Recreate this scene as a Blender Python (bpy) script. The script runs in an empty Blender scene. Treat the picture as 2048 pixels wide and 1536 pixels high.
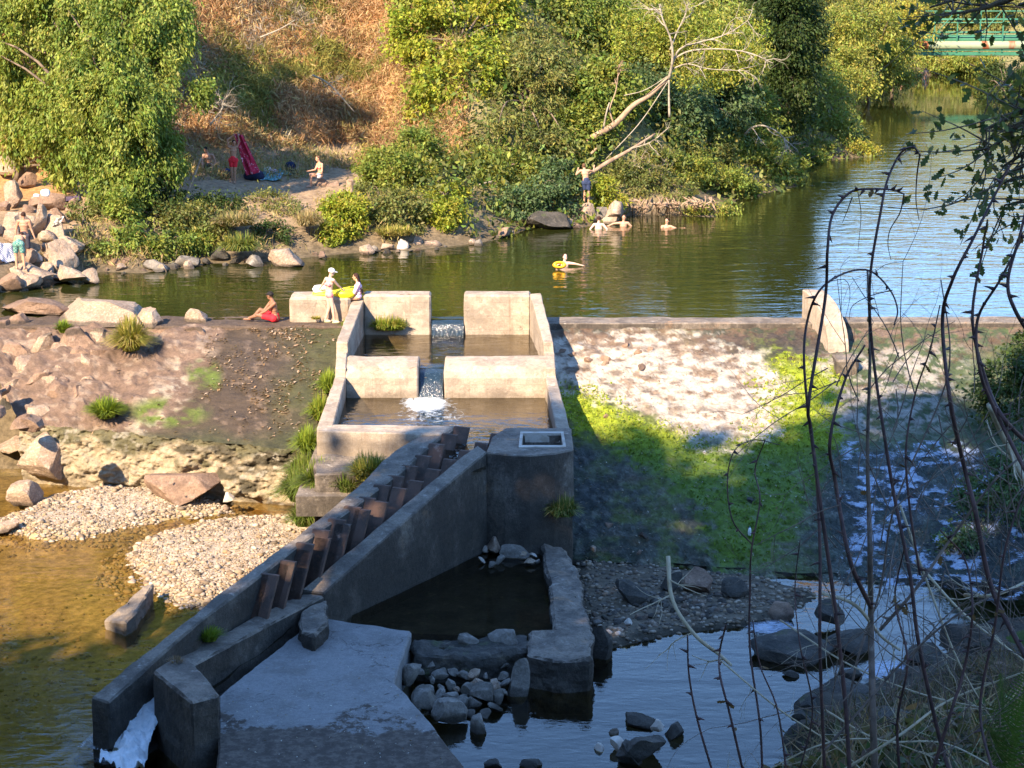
import bpy, bmesh, math, random
import numpy as np
from mathutils import Vector, Matrix
RAD = math.radians
rng = np.random.default_rng(7)
random.seed(7)
scene = bpy.context.scene
COL = scene.collection

# ------------------------------------------------------------------ camera model (2048 x 1536 picture coordinates)
FPX = 3800.0
H = 10.9
PITCH = math.atan(868 / FPX)
CP, SP = math.cos(PITCH), math.sin(PITCH)

def ray(x, y):
    a, b = x - 1024.0, 768.0 - y
    return np.array([a, FPX * CP + b * SP, -FPX * SP + b * CP])

def P(x, y, z):
    """world point seen at (x, y) lying at height z"""
    d = ray(x, y)
    t = (z - H) / d[2]
    return np.array([d[0] * t, d[1] * t, z])

def Q(x, y, Y):
    """world point seen at (x, y) at distance Y"""
    d = ray(x, y)
    t = Y / d[1]
    return np.array([d[0] * t, Y, H + d[2] * t])

def S(p):
    return FPX / (p[1] * CP - (p[2] - H) * SP)

# ------------------------------------------------------------------ numpy noise
_perm = np.random.default_rng(3).random(65536)

def _h(ix, iy, iz):
    k = (ix * 73856093) ^ (iy * 19349663) ^ (iz * 83492791)
    return _perm[k & 65535]

def vnoise(p):
    p = np.asarray(p, float)
    i = np.floor(p).astype(np.int64)
    f = p - i
    f = f * f * (3 - 2 * f)
    x, y, z = i[..., 0], i[..., 1], i[..., 2]
    r = 0
    for dx in (0, 1):
        for dy in (0, 1):
            for dz in (0, 1):
                w = (f[..., 0] if dx else 1 - f[..., 0]) * (f[..., 1] if dy else 1 - f[..., 1]) * (f[..., 2] if dz else 1 - f[..., 2])
                r = r + w * _h(x + dx, y + dy, z + dz)
    return r * 2 - 1

def fbm(p, oct=4, gain=.5):
    p = np.asarray(p, float)
    r, a = 0, 1.0
    for k in range(oct):
        r = r + a * vnoise(p * (2.03 ** k) + 17.3 * k)
        a *= gain
    return r

def unit(v):
    return v / (np.linalg.norm(v, axis=-1, keepdims=True) + 1e-9)

def sstep(a, b, x):
    t = np.clip((x - a) / (b - a), 0, 1)
    return t * t * (3 - 2 * t)

# ------------------------------------------------------------------ materials
MATS = {}

class NT:
    def __init__(self, name):
        m = bpy.data.materials.new(name)
        m.use_nodes = True
        self.m = m
        self.t = m.node_tree
        self.t.nodes.clear()
        self.out = self.n('ShaderNodeOutputMaterial')
        self.pos = None

    def n(self, typ, **kw):
        nd = self.t.nodes.new(typ)
        for k, v in kw.items():
            if k.startswith('i_'):
                nd.inputs[k[2:].replace('_', ' ')].default_value = v
            else:
                setattr(nd, k, v)
        return nd

    def l(self, a, b):
        self.t.links.new(a, b)

    def coords(self, scale=(1, 1, 1), obj=False):
        mp = self.n('ShaderNodeMapping')
        mp.inputs['Scale'].default_value = scale
        if obj:
            self.l(self.n('ShaderNodeTexCoord').outputs['Object'], mp.inputs['Vector'])
        else:
            self.l(self.n('ShaderNodeNewGeometry').outputs['Position'], mp.inputs['Vector'])
        return mp.outputs['Vector']

    def noise(self, scale, detail=5, rough=.6, stretch=(1, 1, 1), obj=False, dist=0):
        nz = self.n('ShaderNodeTexNoise')
        nz.inputs['Scale'].default_value = scale
        nz.inputs['Detail'].default_value = detail
        nz.inputs['Roughness'].default_value = rough
        nz.inputs['Distortion'].default_value = dist
        self.l(self.coords(stretch, obj), nz.inputs['Vector'])
        return nz.outputs['Fac']

    def voro(self, scale, stretch=(1, 1, 1), feature='F1', obj=False, out='Distance'):
        nz = self.n('ShaderNodeTexVoronoi', feature=feature)
        nz.inputs['Scale'].default_value = scale
        self.l(self.coords(stretch, obj), nz.inputs['Vector'])
        return nz.outputs[out]

    def ramp(self, fac, lo, hi, inv=False):
        r = self.n('ShaderNodeMapRange')
        r.interpolation_type = 'SMOOTHSTEP'
        r.inputs['From Min'].default_value = lo
        r.inputs['From Max'].default_value = hi
        r.inputs['To Min'].default_value = 1 if inv else 0
        r.inputs['To Max'].default_value = 0 if inv else 1
        self.l(fac, r.inputs['Value'])
        return r.outputs['Result']

    def math(self, op, a, b=None):
        nd = self.n('ShaderNodeMath', operation=op)
        for k, v in enumerate((a, b)):
            if v is None:
                continue
            if isinstance(v, (int, float)):
                nd.inputs[k].default_value = v
            else:
                self.l(v, nd.inputs[k])
        return nd.outputs[0]

    def mix(self, fac, a, b, blend='MIX'):
        nd = self.n('ShaderNodeMix', data_type='RGBA', blend_type=blend)
        for s, v in ((nd.inputs[0], fac), (nd.inputs[6], a), (nd.inputs[7], b)):
            if isinstance(v, (int, float)):
                s.default_value = v
            elif isinstance(v, tuple):
                s.default_value = (*v, 1) if len(v) == 3 else v
            else:
                self.l(v, s)
        return nd.outputs[2]

    def attr(self, name, out='Color'):
        return self.n('ShaderNodeAttribute', attribute_name=name).outputs[out]

    def bump(self, height, strength, dist=.02, normal=None):
        b = self.n('ShaderNodeBump')
        b.inputs['Strength'].default_value = strength
        b.inputs['Distance'].default_value = dist
        self.l(height, b.inputs['Height'])
        if normal is not None:
            self.l(normal, b.inputs['Normal'])
        return b.outputs['Normal']

    def bsdf(self, color, rough=.8, normal=None, spec=.3, **kw):
        b = self.n('ShaderNodeBsdfPrincipled')
        if isinstance(color, tuple):
            b.inputs['Base Color'].default_value = (*color, 1)
        else:
            self.l(color, b.inputs['Base Color'])
        if isinstance(rough, (int, float)):
            b.inputs['Roughness'].default_value = rough
        else:
            self.l(rough, b.inputs['Roughness'])
        b.inputs['Specular IOR Level'].default_value = spec
        for k, v in kw.items():
            b.inputs[k].default_value = v
        if normal is not None:
            self.l(normal, b.inputs['Normal'])
        return b

    def done(self, sh):
        self.l(sh, self.out.inputs['Surface'])
        MATS[self.m.name] = self.m
        return self.m

def layered(name, base, layers, rough=.85, bump=.5, bscale=14, bdist=.03, spec=.25, extra=None):
    """base colour overlaid by noise-masked colours: (colour, noise scale, lo, hi, stretch)"""
    t = NT(name)
    c = base
    for lay in layers:
        col, s, lo, hi = lay[:4]
        st = lay[4] if len(lay) > 4 else (1, 1, 1)
        c = t.mix(t.ramp(t.noise(s, 6, .65, st), lo, hi), c, col)
    if extra:
        c = extra(t, c)
    h = t.math('ADD', t.noise(bscale, 8, .7), t.math('MULTIPLY', t.noise(bscale * .18, 4, .6), 1.5))
    b = t.bsdf(c, rough, t.bump(h, bump, bdist), spec)
    return t.done(b.outputs[0])

def simple(name, color, rough=.8, spec=.3, var=.25, vs=8, bump=0, obj=True, **kw):
    t = NT(name)
    nz = t.noise(vs, 5, .6, obj=obj)
    dark = tuple(max(0, x * (1 - var)) for x in color)
    light = tuple(min(1, x * (1 + var)) for x in color)
    c = t.mix(t.ramp(nz, .3, .7), dark, light)
    nrm = t.bump(nz, bump, .02) if bump else None
    return t.done(t.bsdf(c, rough, nrm, spec, **kw).outputs[0])

def zmask(t, lo, hi, inv=False):
    sx = t.n('ShaderNodeSeparateXYZ')
    t.l(t.n('ShaderNodeNewGeometry').outputs['Position'], sx.inputs[0])
    nz = t.noise(2.2, 5, .7)
    v = t.math('ADD', sx.outputs['Z'], t.math('MULTIPLY', t.math('SUBTRACT', nz, .5), .55))
    return t.ramp(v, lo, hi, inv)

def upmask(t, lo=.35, hi=.8):
    sx = t.n('ShaderNodeSeparateXYZ')
    t.l(t.n('ShaderNodeNewGeometry').outputs['Normal'], sx.inputs[0])
    return t.ramp(sx.outputs['Z'], lo, hi)

def speck(t, c, s=30, k=.35):
    """fine grain that breaks up a flat colour"""
    g = t.n('ShaderNodeMapRange')
    for nm, v in (('From Min', .3), ('From Max', .7), ('To Min', 1 - k), ('To Max', 1 + k)):
        g.inputs[nm].default_value = v
    t.l(t.math('ADD', t.math('MULTIPLY', t.noise(s, 4, .7), .55), t.math('MULTIPLY', t.noise(s * .27, 5, .7), .45)), g.inputs['Value'])
    v = t.n('ShaderNodeVectorMath', operation='SCALE')
    t.l(c, v.inputs[0])
    t.l(g.outputs[0], v.inputs['Scale'])
    return v.outputs[0]

def boards(t, c, pitch):
    """faint formwork joints on upright faces"""
    sx = t.n('ShaderNodeSeparateXYZ')
    t.l(t.n('ShaderNodeNewGeometry').outputs['Position'], sx.inputs[0])
    v = t.math('ADD', t.math('DIVIDE', sx.outputs['Z'], pitch), t.math('MULTIPLY', t.noise(.8, 3, .5), .35))
    f = t.math('ABSOLUTE', t.math('SUBTRACT', t.math('FRACT', v), .5))
    ln = t.ramp(f, .0, .03, True)
    side = t.math('SUBTRACT', 1.0, upmask(t, .3, .6))
    k = t.math('MULTIPLY', t.math('MULTIPLY', ln, side), t.ramp(t.noise(1.4, 4, .6), .35, .6))
    c = t.mix(t.math('MULTIPLY', k, .55), c, (.10, .08, .065))
    return cracks(t, c, .55, .008, .5)

def cracks(t, c, s, w_, k):
    cr = t.n('ShaderNodeTexVoronoi', feature='DISTANCE_TO_EDGE')
    cr.inputs['Scale'].default_value = s
    nz = t.n('ShaderNodeTexNoise')
    nz.inputs['Scale'].default_value = 2.5
    nz.inputs['Detail'].default_value = 6
    pos = t.n('ShaderNodeNewGeometry').outputs['Position']
    t.l(pos, nz.inputs['Vector'])
    ad = t.n('ShaderNodeVectorMath', operation='MULTIPLY_ADD')
    t.l(nz.outputs['Color'], ad.inputs[0])
    ad.inputs[1].default_value = (.9, .9, .9)
    t.l(pos, ad.inputs[2])
    t.l(ad.outputs[0], cr.inputs['Vector'])
    m = t.math('MULTIPLY', t.ramp(cr.outputs['Distance'], 0, w_, True), t.ramp(t.noise(.6, 3, .6), .45, .6))
    return t.mix(t.math('MULTIPLY', m, k), c, (.05, .042, .035))

# concrete of the ladder: warm, weathered, rusty-brown stains, board lines
def _conc(t, c):
    drip = t.ramp(t.noise(1.0, 6, .7, (5, 5, .5)), .52, .72)
    c = t.mix(t.math('MULTIPLY', drip, .55), c, (.20, .135, .09))
    c = speck(t, c, 34, .30)
    c = boards(t, c, .42)
    tide = zmask(t, -1.05, -.80, True)
    c = t.mix(t.math('MULTIPLY', tide, .5), c, (.13, .10, .07))
    low = t.ramp(t.noise(.55, 6, .75, (1, 1, 1.5)), .50, .66)
    c = t.mix(t.math('MULTIPLY', low, .6), c, (.21, .165, .12))
    pit = t.ramp(t.voro(38), .0, .17, True)
    return t.mix(t.math('MULTIPLY', pit, .45), c, (.12, .10, .085))
layered('concrete', (.42, .345, .265), [((.30, .245, .19), 1.3, .42, .62), ((.52, .44, .35), 3.1, .55, .75), ((.25, .19, .135), 5.5, .56, .74)], .9, .55, 22, .02, extra=_conc)

def _conc2(t, c):
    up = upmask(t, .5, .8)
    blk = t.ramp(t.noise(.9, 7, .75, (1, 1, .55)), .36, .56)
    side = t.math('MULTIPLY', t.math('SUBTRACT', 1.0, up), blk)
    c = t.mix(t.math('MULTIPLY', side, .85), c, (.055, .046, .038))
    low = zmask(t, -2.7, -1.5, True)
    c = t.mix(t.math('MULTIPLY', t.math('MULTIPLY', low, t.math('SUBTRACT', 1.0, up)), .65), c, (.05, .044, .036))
    c = speck(t, c, 28, .42)
    c = boards(t, c, .36)
    fleck = t.ramp(t.voro(9), .0, .07, True)
    return t.mix(t.math('MULTIPLY', fleck, .6), c, (.5, .47, .42))
layered('dark_concrete', (.23, .19, .15), [((.13, .108, .088), 1.6, .40, .62), ((.34, .21, .12), 1.1, .58, .74), ((.36, .32, .27), 4.2, .56, .75)], .9, .8, 18, .03, extra=_conc2)

def _slab(t, c):
    c = speck(t, c, 40, .32)
    c = cracks(t, c, .42, .010, .75)
    c = t.mix(t.math('MULTIPLY', t.ramp(t.noise(.7, 7, .8), .52, .60), .45), c, (.15, .135, .12))
    fleck = t.ramp(t.voro(7), .0, .045, True)
    c = t.mix(t.math('MULTIPLY', fleck, .8), c, (.62, .60, .55))
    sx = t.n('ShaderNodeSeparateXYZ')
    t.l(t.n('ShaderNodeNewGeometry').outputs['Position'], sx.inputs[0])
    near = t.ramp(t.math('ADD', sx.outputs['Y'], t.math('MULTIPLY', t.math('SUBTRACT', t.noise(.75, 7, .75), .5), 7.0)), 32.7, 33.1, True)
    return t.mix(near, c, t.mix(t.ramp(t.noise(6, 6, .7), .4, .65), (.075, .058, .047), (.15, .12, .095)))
layered('slab_concrete', (.235, .225, .215), [((.19, .18, .17), 1.2, .4, .65), ((.28, .27, .255), 30, .5, .7)], .9, .6, 30, .015, extra=_slab)

def _rock(t, c):
    cr = t.voro(1.1, (1, 1, 1.6), 'DISTANCE_TO_EDGE')
    c = t.mix(t.math('MULTIPLY', t.ramp(cr, 0, .02, True), .22), c, (.09, .068, .05))
    lich = t.ramp(t.noise(2.3, 7, .8), .60, .68)
    c = t.mix(t.math('MULTIPLY', lich, .5), c, (.16, .125, .10))
    sx = t.n('ShaderNodeSeparateXYZ')
    t.l(t.n('ShaderNodeNewGeometry').outputs['Position'], sx.inputs[0])
    zz = t.math('ADD', sx.outputs['Z'], t.math('MULTIPLY', t.math('SUBTRACT', t.noise(4, 3, .6), .5), .12))
    wet = t.math('MAXIMUM', t.ramp(zz, -3.60, -3.50, True), t.math('MULTIPLY', t.ramp(zz, .07, .15, True), t.ramp(zz, -.12, -.04)))
    c = t.mix(t.math('MULTIPLY', wet, .72), c, (.045, .038, .03))
    return speck(t, c, 20, .45)
layered('warm_rock', (.36, .27, .19), [((.29, .205, .145), .9, .42, .62), ((.52, .42, .32), 2.6, .54, .74), ((.21, .155, .12), 5, .58, .76), ((.46, .36, .29), 16, .5, .7)], .92, .9, 9, .06, extra=_rock)
layered('brown_rock', (.27, .18, .125), [((.19, .125, .09), 1.2, .42, .62), ((.37, .27, .20), 3, .56, .76), ((.45, .38, .32), 9, .64, .78)], .92, .9, 9, .06, extra=_rock)
layered('grey_rock', (.22, .195, .165), [((.13, .115, .095), 1.5, .42, .62), ((.31, .28, .245), 4, .55, .75), ((.23, .17, .12), 2.3, .6, .75)], .9, .8, 11, .04, extra=_rock)
layered('dark_rock', (.085, .075, .063), [((.045, .042, .036), 1.4, .4, .62), ((.16, .135, .10), 3.4, .56, .74), ((.07, .085, .035), 2.0, .58, .74)], .8, .9, 9, .05, extra=_rock)
layered('pale_stone', (.52, .46, .39), [((.40, .33, .26), 3, .45, .65), ((.62, .57, .50), 8, .55, .75)], .9, .5, 12, .03)

def attrmat(name, rough=.9, bump=.7, bscale=10, bdist=.04, nlo=.62, nhi=1.35, spec=.25, ns=3.0):
    t = NT(name)
    c = t.attr('col')
    n1 = t.noise(ns, 7, .7)
    g = t.n('ShaderNodeMapRange')
    g.inputs['From Min'].default_value = .3
    g.inputs['From Max'].default_value = .7
    g.inputs['To Min'].default_value = nlo
    g.inputs['To Max'].default_value = nhi
    t.l(n1, g.inputs['Value'])
    cc = t.n('ShaderNodeVectorMath', operation='SCALE')
    t.l(c, cc.inputs[0])
    t.l(g.outputs[0], cc.inputs['Scale'])
    h = t.noise(bscale, 8, .7)
    return t.done(t.bsdf(cc.outputs[0], rough, t.bump(h, bump, bdist), spec).outputs[0])
attrmat('ground_mix', nlo=.42, nhi=1.6, ns=4.5, bump=1.0)
attrmat('pebble_mix', .75, .2, 20, .01, .85, 1.15)
attrmat('cloth_mix', .9, .3, 30, .01, .85, 1.12)

def leafmat(name, trans=.35, rough=.55, spec=.25):
    t = NT(name)
    c = t.attr('col')
    b = t.bsdf(c, rough, None, spec)
    tr = t.n('ShaderNodeBsdfTranslucent')
    c2 = t.mix(1.0, c, (1.25, 1.15, .55), 'MULTIPLY')
    t.l(c2, tr.inputs['Color'])
    mx = t.n('ShaderNodeMixShader')
    mx.inputs[0].default_value = trans
    t.l(b.outputs[0], mx.inputs[1])
    t.l(tr.outputs[0], mx.inputs[2])
    return t.done(mx.outputs[0])
leafmat('leaves')
leafmat('grass_blades', .3, .6)
leafmat('dry_leaves', .25, .8, .1)

layered('bark', (.20, .15, .105), [((.10, .075, .055), 3, .42, .62, (1, 1, .3)), ((.30, .24, .18), 7, .56, .74, (1, 1, .3))], .9, .8, 14, .03)
layered('pale_wood', (.36, .31, .235), [((.23, .19, .14), 4, .45, .65), ((.44, .39, .31), 9, .56, .75)], .9, .5, 14, .02)
layered('warm_wood', (.36, .25, .165), [((.22, .145, .095), 2.5, .45, .65, (1, 1, .4)), ((.48, .36, .25), 6, .56, .75)], .9, .6, 14, .02)
layered('dark_cane', (.085, .045, .042), [((.05, .03, .03), 18, .45, .6), ((.15, .085, .065), 40, .55, .75)], .65, .3, 60, .004)
layered('grey_cane', (.17, .125, .10), [((.10, .075, .062), 25, .45, .6), ((.25, .205, .17), 55, .55, .75)], .8, .4, 60, .004)
layered('straw', (.45, .38, .27), [((.33, .26, .17), 20, .45, .65)], .85, .2, 40, .004)
layered('rusty_plank', (.135, .082, .06), [((.07, .052, .042), 2.5, .42, .64), ((.20, .105, .065), 5, .55, .75), ((.27, .22, .19), 3.2, .58, .75)], .85, .6, 20, .015)

# water of the reservoir
def water(name, deep, ripple, scale, stretch, rough=.02, extra=None):
    t = NT(name)
    n1 = t.noise(scale, 3, .55, stretch, dist=.4)
    n2 = t.noise(scale * .23, 2, .5, stretch, dist=.6)
    h = t.math('ADD', t.math('MULTIPLY', n1, .5), n2)
    if extra:
        h = extra(t, h)
    nrm = t.bump(h, 1.0, ripple)
    return t, nrm

def _calm(t, h):
    # wind roughens the nearer reach; the far reach lies smooth
    sx = t.n('ShaderNodeSeparateXYZ')
    t.l(t.n('ShaderNodeNewGeometry').outputs['Position'], sx.inputs[0])
    v = t.math('ADD', sx.outputs['Y'], t.math('MULTIPLY', t.noise(.08, 3, .6), 10))
    k = t.ramp(v, 118, 133, True)
    k = t.math('ADD', t.math('MULTIPLY', k, .9), .1)
    h = t.math('MULTIPLY', h, k)
    for cx, cy, amp in ((17.0, 83.5, .10), (3.6, 68.0, .07), (11.5, 78.0, .06)):
        w = t.n('ShaderNodeTexWave', wave_type='RINGS', rings_direction='SPHERICAL')
        mp = t.n('ShaderNodeMapping')
        mp.inputs['Location'].default_value = (-cx, -cy, 0)
        t.l(t.n('ShaderNodeNewGeometry').outputs['Position'], mp.inputs['Vector'])
        t.l(mp.outputs[0], w.inputs['Vector'])
        w.inputs['Scale'].default_value = .42
        w.inputs['Distortion'].default_value = 1.2
        w.inputs['Detail'].default_value = 1
        ln = t.n('ShaderNodeVectorMath', operation='LENGTH')
        t.l(mp.outputs[0], ln.inputs[0])
        fall = t.ramp(ln.outputs['Value'], 2.0, 9.5, True)
        h = t.math('ADD', h, t.math('MULTIPLY', t.math('MULTIPLY', w.outputs['Fac'], fall), amp))
    return h
t, nrm = water('river_water', None, .034, 2.2, (.55, 1.25, 1), extra=_calm)
b = t.bsdf((.022, .026, .006), .03, nrm, .85, IOR=1.4)
t.done(b.outputs[0])

def clearwater(name, tint, ripple, scale, stretch, foam=None, ior=1.42):
    t, nrm = water(name, None, ripple, scale, stretch)
    fr = t.n('ShaderNodeFresnel')
    # light leaving the bed is treated like light entering (a flat sheet cannot bend it)
    bf = t.n('ShaderNodeNewGeometry').outputs['Backfacing']
    t.l(t.math('ADD', ior, t.math('MULTIPLY', bf, 1 / ior - ior)), fr.inputs['IOR'])
    t.l(nrm, fr.inputs['Normal'])
    gl = t.n('ShaderNodeBsdfGlossy')
    gl.inputs['Roughness'].default_value = .03
    t.l(nrm, gl.inputs['Normal'])
    tr = t.n('ShaderNodeBsdfTransparent')
    tr.inputs['Color'].default_value = (*tint, 1)
    mx = t.n('ShaderNodeMixShader')
    t.l(fr.outputs[0], mx.inputs[0])
    t.l(tr.outputs[0], mx.inputs[1])
    t.l(gl.outputs[0], mx.inputs[2])
    sh = mx.outputs[0]
    if foam:
        f = t.attr('foam', 'Fac')
        nz = t.noise(foam, 7, .75, (1, .6, 1), dist=1.2)
        k = t.ramp(t.math('ADD', t.math('MULTIPLY', f, .55), nz), .78, 1.12)
        df = t.bsdf((.60, .65, .67), .6, nrm, .3)
        m2 = t.n('ShaderNodeMixShader')
        t.l(k, m2.inputs[0])
        t.l(sh, m2.inputs[1])
        t.l(df.outputs[0], m2.inputs[2])
        sh = m2.outputs[0]
    return t.done(sh)
clearwater('stream_water', (.70, .62, .42), .014, 3.2, (.7, 1.5, 1), ior=1.6)
clearwater('pool_water', (.46, .43, .34), .05, 3.0, (.8, 1.2, 1), foam=3.2)
clearwater('still_water', (.50, .45, .33), .006, 3, (.8, 1.2, 1))

t = NT('foam_white')
nz = t.noise(9, 7, .75, dist=.8)
c = t.mix(t.ramp(nz, .30, .55), (.60, .70, .75), (.88, .90, .91))
t.done(t.bsdf(c, .8, t.bump(nz, .5, .04), .2).outputs[0])

t = NT('falling_water')
nz = t.noise(7, 5, .6, (3, 3, .4))
c = t.mix(t.ramp(nz, .50, .85), (.015, .03, .045), (.10, .15, .19))
t.done(t.bsdf(c, .12, t.bump(nz, .6, .05), .6).outputs[0])

# ------------------------------------------------------------------ mesh + object helpers
def arrmesh(name, V, F, col=None, smooth=False):
    """V (n,3), F (m,k) equal-size faces"""
    V = np.asarray(V, np.float32)
    F = np.asarray(F, np.int32)
    me = bpy.data.meshes.new(name)
    me.vertices.add(len(V))
    me.vertices.foreach_set('co', V.ravel())
    k = F.shape[1]
    me.loops.add(F.size)
    me.loops.foreach_set('vertex_index', F.ravel())
    me.polygons.add(len(F))
    me.polygons.foreach_set('loop_start', np.arange(0, F.size, k, dtype=np.int32))
    me.update(calc_edges=True)
    if smooth:
        me.polygons.foreach_set('use_smooth', np.ones(len(F), bool))
    if col is not None:
        setcol(me, col)
    return me

def setcol(me, col):
    col = np.asarray(col, np.float32)
    a = me.attributes.new('col', 'FLOAT_COLOR', 'POINT')
    if col.ndim == 1:
        col = np.tile(col, (len(me.vertices), 1))
    c4 = np.ones((len(me.vertices), 4), np.float32)
    c4[:, :3] = col[:, :3]
    a.data.foreach_set('color', c4.ravel())

class MB:
    """collects pieces of mixed faces"""
    def __init__(self):
        self.v, self.f, self.c, self.sm = [], [], [], []

    def add(self, V, F, col=None, smooth=False):
        o = len(self.v)
        self.v.extend([tuple(map(float, p)) for p in V])
        self.f.extend([tuple(int(i) + o for i in f) for f in F])
        self.c.extend([col or (.5, .5, .5)] * len(V))
        self.sm.extend([smooth] * len(F))
        return self

    def box(self, c, s, rot=None, col=None):
        V = [np.array([sx * s[0] / 2, sy * s[1] / 2, sz * s[2] / 2]) for sx in (-1, 1) for sy in (-1, 1) for sz in (-1, 1)]
        if rot is not None:
            V = [np.array(rot @ Vector(p)) for p in V]
        V = [p + np.asarray(c) for p in V]
        return self.add(V, [(0, 1, 3, 2), (4, 6, 7, 5), (0, 4, 5, 1), (2, 3, 7, 6), (0, 2, 6, 4), (1, 5, 7, 3)], col)

    def prism(self, top, zb, col=None):
        """top polygon (3-D points), straight down to zb"""
        n = len(top)
        zs = zb if hasattr(zb, '__len__') else [zb] * n
        V = [tuple(p) for p in top] + [(p[0], p[1], z) for p, z in zip(top, zs)]
        F = [tuple(range(n)), tuple(range(2 * n - 1, n - 1, -1))] + [(i, n + i, n + (i + 1) % n, (i + 1) % n) for i in range(n)]
        return self.add(V, F, col)

    def tube(self, pts, rad, n=6, col=None, cap=True):
        V, F = tube(pts, rad, n, cap)
        return self.add(V, F, col, True)

    def ell(self, c, r, col=None, sub=2, rot=None):
        V, F = ico(sub)
        V = V * np.asarray(r)
        if rot is not None:
            V = V @ np.array(rot).T
        return self.add(V + np.asarray(c), F, col, True)

    def mesh(self, name, fix=True):
        me = bpy.data.meshes.new(name)
        me.from_pydata(self.v, [], self.f)
        me.polygons.foreach_set('use_smooth', np.array(self.sm, bool))
        setcol(me, np.array(self.c))
        if fix:
            bm = bmesh.new()
            bm.from_mesh(me)
            bmesh.ops.recalc_face_normals(bm, faces=bm.faces)
            bm.to_mesh(me)
            bm.free()
        me.update()
        return me

def tube(pts, rad, n=6, cap=True):
    pts = np.asarray(pts, float)
    m = len(pts)
    rad = np.broadcast_to(np.asarray(rad, float), (m,)) if not hasattr(rad, '__len__') or len(rad) == m else np.interp(np.linspace(0, 1, m), np.linspace(0, 1, len(rad)), rad)
    d = np.gradient(pts, axis=0)
    d /= np.linalg.norm(d, axis=1)[:, None] + 1e-9
    ref = np.array([.31, .17, .93]) if abs(d[0] @ np.array([.31, .17, .93])) < .9 else np.array([1., 0, 0])
    V = []
    a = np.arange(n) * 2 * math.pi / n
    for i in range(m):
        u = np.cross(d[i], ref)
        u /= np.linalg.norm(u) + 1e-9
        w = np.cross(d[i], u)
        ref = np.cross(u, d[i])
        V.append(pts[i] + rad[i] * (np.cos(a)[:, None] * u + np.sin(a)[:, None] * w))
    V = np.concatenate(V)
    F = [(i * n + k, i * n + (k + 1) % n, (i + 1) * n + (k + 1) % n, (i + 1) * n + k) for i in range(m - 1) for k in range(n)]
    if cap:
        F = F + [tuple(range(n - 1, -1, -1)), tuple(range((m - 1) * n, m * n))]
    return V, F

_ico = {}
def ico(sub):
    if sub not in _ico:
        bm = bmesh.new()
        bmesh.ops.create_icosphere(bm, subdivisions=sub, radius=1)
        bm.verts.ensure_lookup_table()
        _ico[sub] = (np.array([v.co[:] for v in bm.verts]), np.array([[v.index for v in f.verts] for f in bm.faces]))
        bm.free()
    return _ico[sub][0].copy(), _ico[sub][1]

def spline(pts, n):
    """smooth curve through the points"""
    pts = np.asarray(pts, float)
    if len(pts) < 3:
        return np.array([pts[0] + (pts[-1] - pts[0]) * t for t in np.linspace(0, 1, n)])
    ext = np.vstack([2 * pts[0] - pts[1], pts, 2 * pts[-1] - pts[-2]])
    out = []
    for t in np.linspace(0, len(pts) - 1 - 1e-6, n):
        i = int(t)
        u = t - i
        a, b, c, d = ext[i:i + 4]
        out.append(.5 * ((2 * b) + (c - a) * u + (2 * a - 5 * b + 4 * c - d) * u * u + (3 * b - a - 3 * c + d) * u ** 3))
    return np.array(out)

def tag(o, label=None, cat=None, group=None, kind=None):
    if label: o['label'] = label
    if cat: o['category'] = cat
    if group: o['group'] = group
    if kind: o['kind'] = kind
    return o

def thing(name, label, cat, loc, group=None):
    o = bpy.data.objects.new(name, None)
    o.empty_display_size = .2
    o.location = [float(v) for v in loc]
    COL.objects.link(o)
    return tag(o, label, cat, group)

def wloc(o):
    v = Vector((0, 0, 0))
    while o is not None:
        v = v + o.location
        o = o.parent
    return v

def obj(name, me, mat, parent=None, label=None, cat=None, group=None, kind=None):
    """link a mesh given in world coordinates; its origin goes to its parent's place or its own base"""
    if isinstance(me, MB):
        me = me.mesh(name)
    o = bpy.data.objects.new(name, me)
    for m in (mat if isinstance(mat, (list, tuple)) else [mat]):
        me.materials.append(MATS[m])
    n = len(me.vertices)
    co = np.empty(n * 3, np.float32)
    me.vertices.foreach_get('co', co)
    co = co.reshape(-1, 3)
    base = np.array([co[:, 0].mean(), co[:, 1].mean(), co[:, 2].min()], np.float32)
    me.vertices.foreach_set('co', (co - base).ravel())
    me.update()
    if parent is not None:
        o.parent = parent
        o.location = Vector(base.tolist()) - wloc(parent)
    else:
        o.location = base.tolist()
    COL.objects.link(o)
    return tag(o, label, cat, group, kind)

def bevel(o, w=.02, seg=2):
    m = o.modifiers.new('Bevel', 'BEVEL')
    m.width = w
    m.segments = seg
    m.limit_method = 'ANGLE'
    return o

def worn(me_or_mb, name, cut=.25, amp=.025, fs=2.5, bev=.03, seed=0, limit=60000):
    """subdivide a block and weather its faces and edges"""
    me = me_or_mb.mesh(name) if isinstance(me_or_mb, MB) else me_or_mb
    bm = bmesh.new()
    bm.from_mesh(me)
    bmesh.ops.remove_doubles(bm, verts=bm.verts, dist=1e-4)
    bmesh.ops.triangulate(bm, faces=bm.faces)
    if bev:
        sharp = [e for e in bm.edges if len(e.link_faces) == 2 and e.calc_face_angle(0) > .6]
        bmesh.ops.bevel(bm, geom=sharp, offset=bev, segments=1, affect='EDGES', clamp_overlap=True)
    for _ in range(7):
        es = [e for e in bm.edges if e.calc_length() > cut]
        if not es or len(bm.verts) > limit:
            break
        bmesh.ops.subdivide_edges(bm, edges=es, cuts=1)
        bmesh.ops.triangulate(bm, faces=[f for f in bm.faces if len(f.verts) > 3])
    bm.normal_update()
    co = np.array([v.co[:] for v in bm.verts])
    no = np.array([v.normal[:] for v in bm.verts])
    d = fbm(co * fs + seed, 4, .55) * amp
    co = co + no * d[:, None]
    for v, p in zip(bm.verts, co):
        v.co = p
    for f in bm.faces:
        f.smooth = False
    bm.to_mesh(me)
    bm.free()
    return me
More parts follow.
